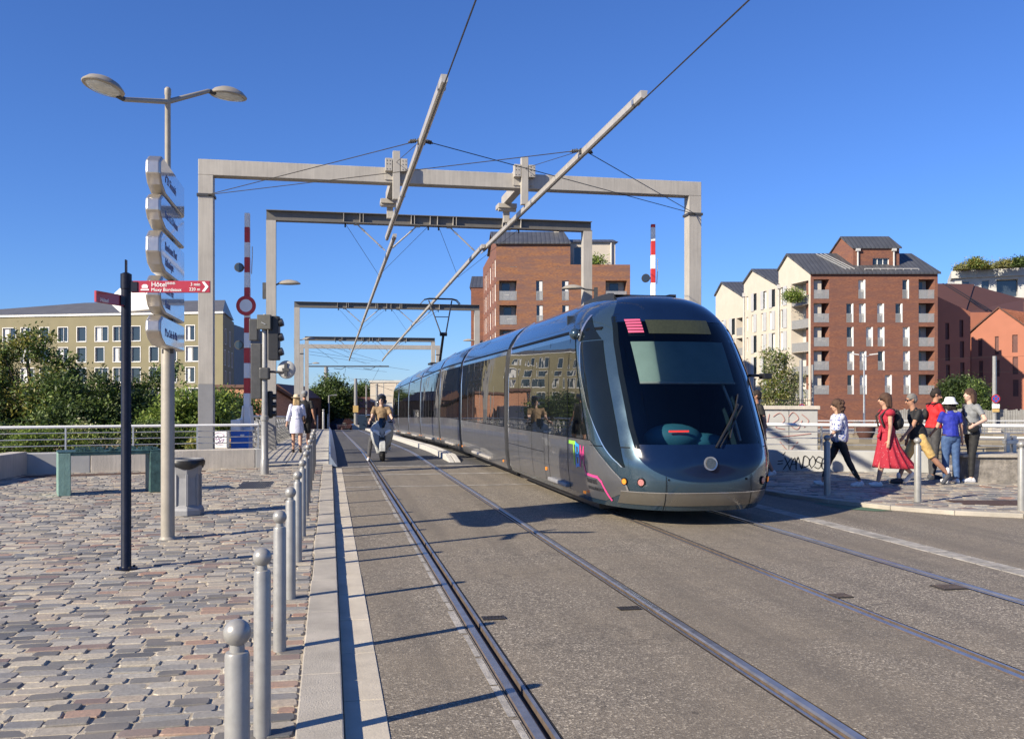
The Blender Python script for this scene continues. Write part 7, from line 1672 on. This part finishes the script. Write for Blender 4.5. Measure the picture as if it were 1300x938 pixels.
t = MB(); t.box(-.07, .07, .46, .49, .56, .62); t.build('nose_grille', 'black', sc_)
t = MB(); R0 = []
for i in range(12): a = .1 + 2.3 * i / 11; R0.append([(dx, .66 + (.25 + h_) * math.cos(a), .25 + (.25 + h_) * math.sin(a)) for dx, h_ in ((-.085, -.01), (-.06, .04), (.06, .04), (.085, -.01), (.05, .03), (-.05, .03))])
t.loft(R0); t.build('front_mudguard', 'scooter', sc_, smooth=50)
t = MB(); [t.cyl((s_ * .075, .62, .28), (s_ * .06, .42, .75), .022, n=8) for s_ in (-1, 1)]; t.build('fork', 'darkgrey', sc_)
t = MB(); t.tube([(-.34, .12, 1.0), (-.15, .24, 1.0), (0, .26, .99), (.15, .24, 1.0), (.34, .12, 1.0)], .018, 8); t.build('handlebar', 'black', sc_, smooth=50)
for s_ in (-1, 1):
    t = MB(); t.tube([(s_ * .22, .22, 1.02), (s_ * .3, .26, 1.12)], .01, 6); t.ell((s_ * .36, .26, 1.15), (.075, .025, .04), 12); t.build('mirror', 'black', sc_, smooth=60)
t = MB(); t.loft([[(x * w, y, z + q) for x, q in ((-1, 0), (-.8, .06), (.8, .06), (1, 0))] for y, w, z in ((-.85, .12, .84), (-.5, .16, .8), (-.1, .14, .74), (.05, .09, .74))]); t.build('seat', 'black', sc_, smooth=40, bevel=.015)
p = person('scooter rider in a tan shirt, dark helmet and sunglasses, one foot off the board', (sx_ + .0, sy_ + .22, 0), PI - .03, 1.76, False, None, 'skin_pale', ((66, 96), (16, 6)), (0, -4), ((34, 14, 28), (34, 14, 28)), 2, -12, 0, hips_z=.88, splay=(.1, .24))
# image-left leg is the rider's right: swing it out to the ground
trousers(p, 'charcoal', 1.0); top(p, 'browncloth', .72, 1.25, hem=.03); shoes(p, 'shoewhite'); H_ = p['H']; shades(p)
t = MB(); t.ell(H_(0, -.045, .055), (.122, .132, .115), 20); he = t; t.cap(H_(-.1, -.03, -.03), H_(-.105, .0, -.085), .045, .03); t.cap(H_(.1, -.03, -.03), H_(.105, .0, -.085), .045, .03); t.ell(H_(0, -.06, -.02), (.115, .08, .09)); t.build('helmet', 'helmet', p['o'], smooth=60)
t = MB(); t.loft([[H_(.118 * math.sin(a), .02 + .115 * math.cos(a), z) for a in [-1.1 + 2.2 * i / 12 for i in range(13)]] for z in (.075, .1, .12)], False, False, False); t.build('visor_rim', 'black', p['o'], smooth=60)
t = MB(); [t.tube([H_(s_ * .09, 0, -.06), H_(s_ * .04, .03, -.12)], .008, 6) for s_ in (-1, 1)]; t.build('chin_strap', 'black', p['o'])

# ------------------------------------------------------------------ parked cars far down the street
def car(px, d, label, mat, rot, zb):
    x, y = at(px, d); o = thing('parked_car', label, 'car', (x, y, zb), rot)
    t = MB(); t.loft([[(sx * w, y_, z_) for sx, z_ in ((-1, .25), (-1, .7), (-.93, .85), (.93, .85), (1, .7), (1, .25))] for y_, w in ((-2.1, .72), (-1.9, .84), (0, .88), (1.8, .84), (2.1, .7))]); t.build('body', mat, o, smooth=35, bevel=.05)
    t = MB(); t.loft([[(-w, y0, z), (w, y0, z), (w, y1, z), (-w, y1, z)] for z, w, y0, y1 in ((.84, .84, -1.7, 1.1), (1.1, .78, -1.5, .75), (1.42, .64, -1.1, .2), (1.45, .55, -1.0, .1))]); c_ = t.build('cabin', 'pane', o, smooth=30, bevel=.03)
    MB().box(-.6, .6, -1.05, .12, 1.452, 1.48).build('roof', mat, c_, bevel=.01)
    for wx in (-.8, .8):
        for wy in (-1.3, 1.3): t = MB(); t.cyl((wx - .1, wy, .31), (wx + .1, wy, .31), .31, n=18); w = t.build('wheel', 'black', o, smooth=40); t = MB(); t.cyl((wx - .105, wy, .31), (wx + .105, wy, .31), .19, n=14); t.build('rim', 'steel', w, smooth=40)
    for wx in (-.6, .6): t = MB(); t.box(wx - .14, wx + .14, -2.14, -2.02, .62, .74); t.build('headlight', 'headlens', o, bevel=.02)
    t = MB(); t.box(-.25, .25, -2.13, -2.09, .42, .52); t.build('number_plate', 'white', o)
M['carblue'] = plain('dark_blue_car_paint', (.03, .05, .09), .25, .3, var=.05, coat=.8); M['carwhite'] = plain('white_car_paint', (.6, .6, .6), .25, .1, var=.05, coat=.8)
car(432, 110, 'dark blue parked car at the far end of the street, under the dark trees', 'carblue', R(150), -2.15)
car(463, 122, 'pale car in the shade behind the thick pole at the street end', 'carwhite', R(80), -2.85)
t = MB(); o = thing('dark_van', 'dark box van parked in the tree shade left of the thick pole', 'van', (*at(444.5, 120), -2.9), R(75)); MB().box(-.95, .95, -2.4, 1.6, .35, 2.5).build('cargo_box', 'carblue', o, bevel=.06); t.loft([[(-w, y, z) for w, y, z in ((.93, 1.62, .35), (.93, 1.62, 2.1), (.93, 2.1, 2.0), (.93, 2.9, 1.1), (.93, 2.95, .35))], [(.93, 1.62, .35), (.93, 1.62, 2.1), (.93, 2.1, 2.0), (.93, 2.9, 1.1), (.93, 2.95, .35)]]); t.build('driver_cab', 'carblue', o, bevel=.03)
for wx in (-.85, .85):
    for wy in (-1.6, 2.2): t = MB(); t.cyl((wx - .1, wy, .36), (wx + .1, wy, .36), .36, n=18); t.build('wheel', 'black', o, smooth=40)
# ------------------------------------------------------------------ light, sky, camera
EL = R(29.5); AZ = Vector((-.9, -.436, 0)).normalized()          # towards the sun
sd = bpy.data.lights.new('sun', 'SUN'); sd.energy = 5.0; sd.angle = R(.53); sd.color = (1.0, .89, .71)
so = bpy.data.objects.new('sun', sd); col.objects.link(so)
to_sun = Vector((AZ.x * math.cos(EL), AZ.y * math.cos(EL), math.sin(EL)))
so.rotation_euler = to_sun.to_track_quat('Z', 'Y').to_euler()
wd = bpy.data.worlds.new('World'); sc.world = wd; wd.use_nodes = True
nt = wd.node_tree; bg = nt.nodes['Background']; sky = nt.nodes.new('ShaderNodeTexSky'); sky.sky_type = 'NISHITA'; sky.sun_disc = False
sky.sun_elevation = EL; sky.sun_rotation = math.atan2(to_sun.x, to_sun.y); sky.air_density = 1.0; sky.dust_density = 0; sky.ozone_density = 6.0; sky.altitude = 0
tint = nt.nodes.new('ShaderNodeMix'); tint.data_type = 'RGBA'; tint.blend_type = 'MULTIPLY'; tint.inputs[0].default_value = 1; tint.inputs[7].default_value = (.72, .95, 1.42, 1)
nt.links.new(sky.outputs[0], tint.inputs[6]); nt.links.new(tint.outputs[2], bg.inputs['Color']); bg.inputs['Strength'].default_value = .065
cd = bpy.data.cameras.new('camera'); co = bpy.data.objects.new('camera', cd); col.objects.link(co)
co.location = (0, 0, CAM_H); co.rotation_euler = (PI / 2, 0, -YAW)
cd.sensor_width = 36; cd.lens = 36 * 1200 / 1300; cd.shift_y = 37 / 1300; cd.clip_start = .05; cd.clip_end = 8000
sc.camera = co
sc.view_settings.view_transform = 'Standard'; sc.view_settings.look = 'None'; sc.view_settings.exposure = 0.75; sc.view_settings.gamma = 1
sc.cycles.max_bounces = 7; sc.cycles.transparent_max_bounces = 12; sc.cycles.glossy_bounces = 4
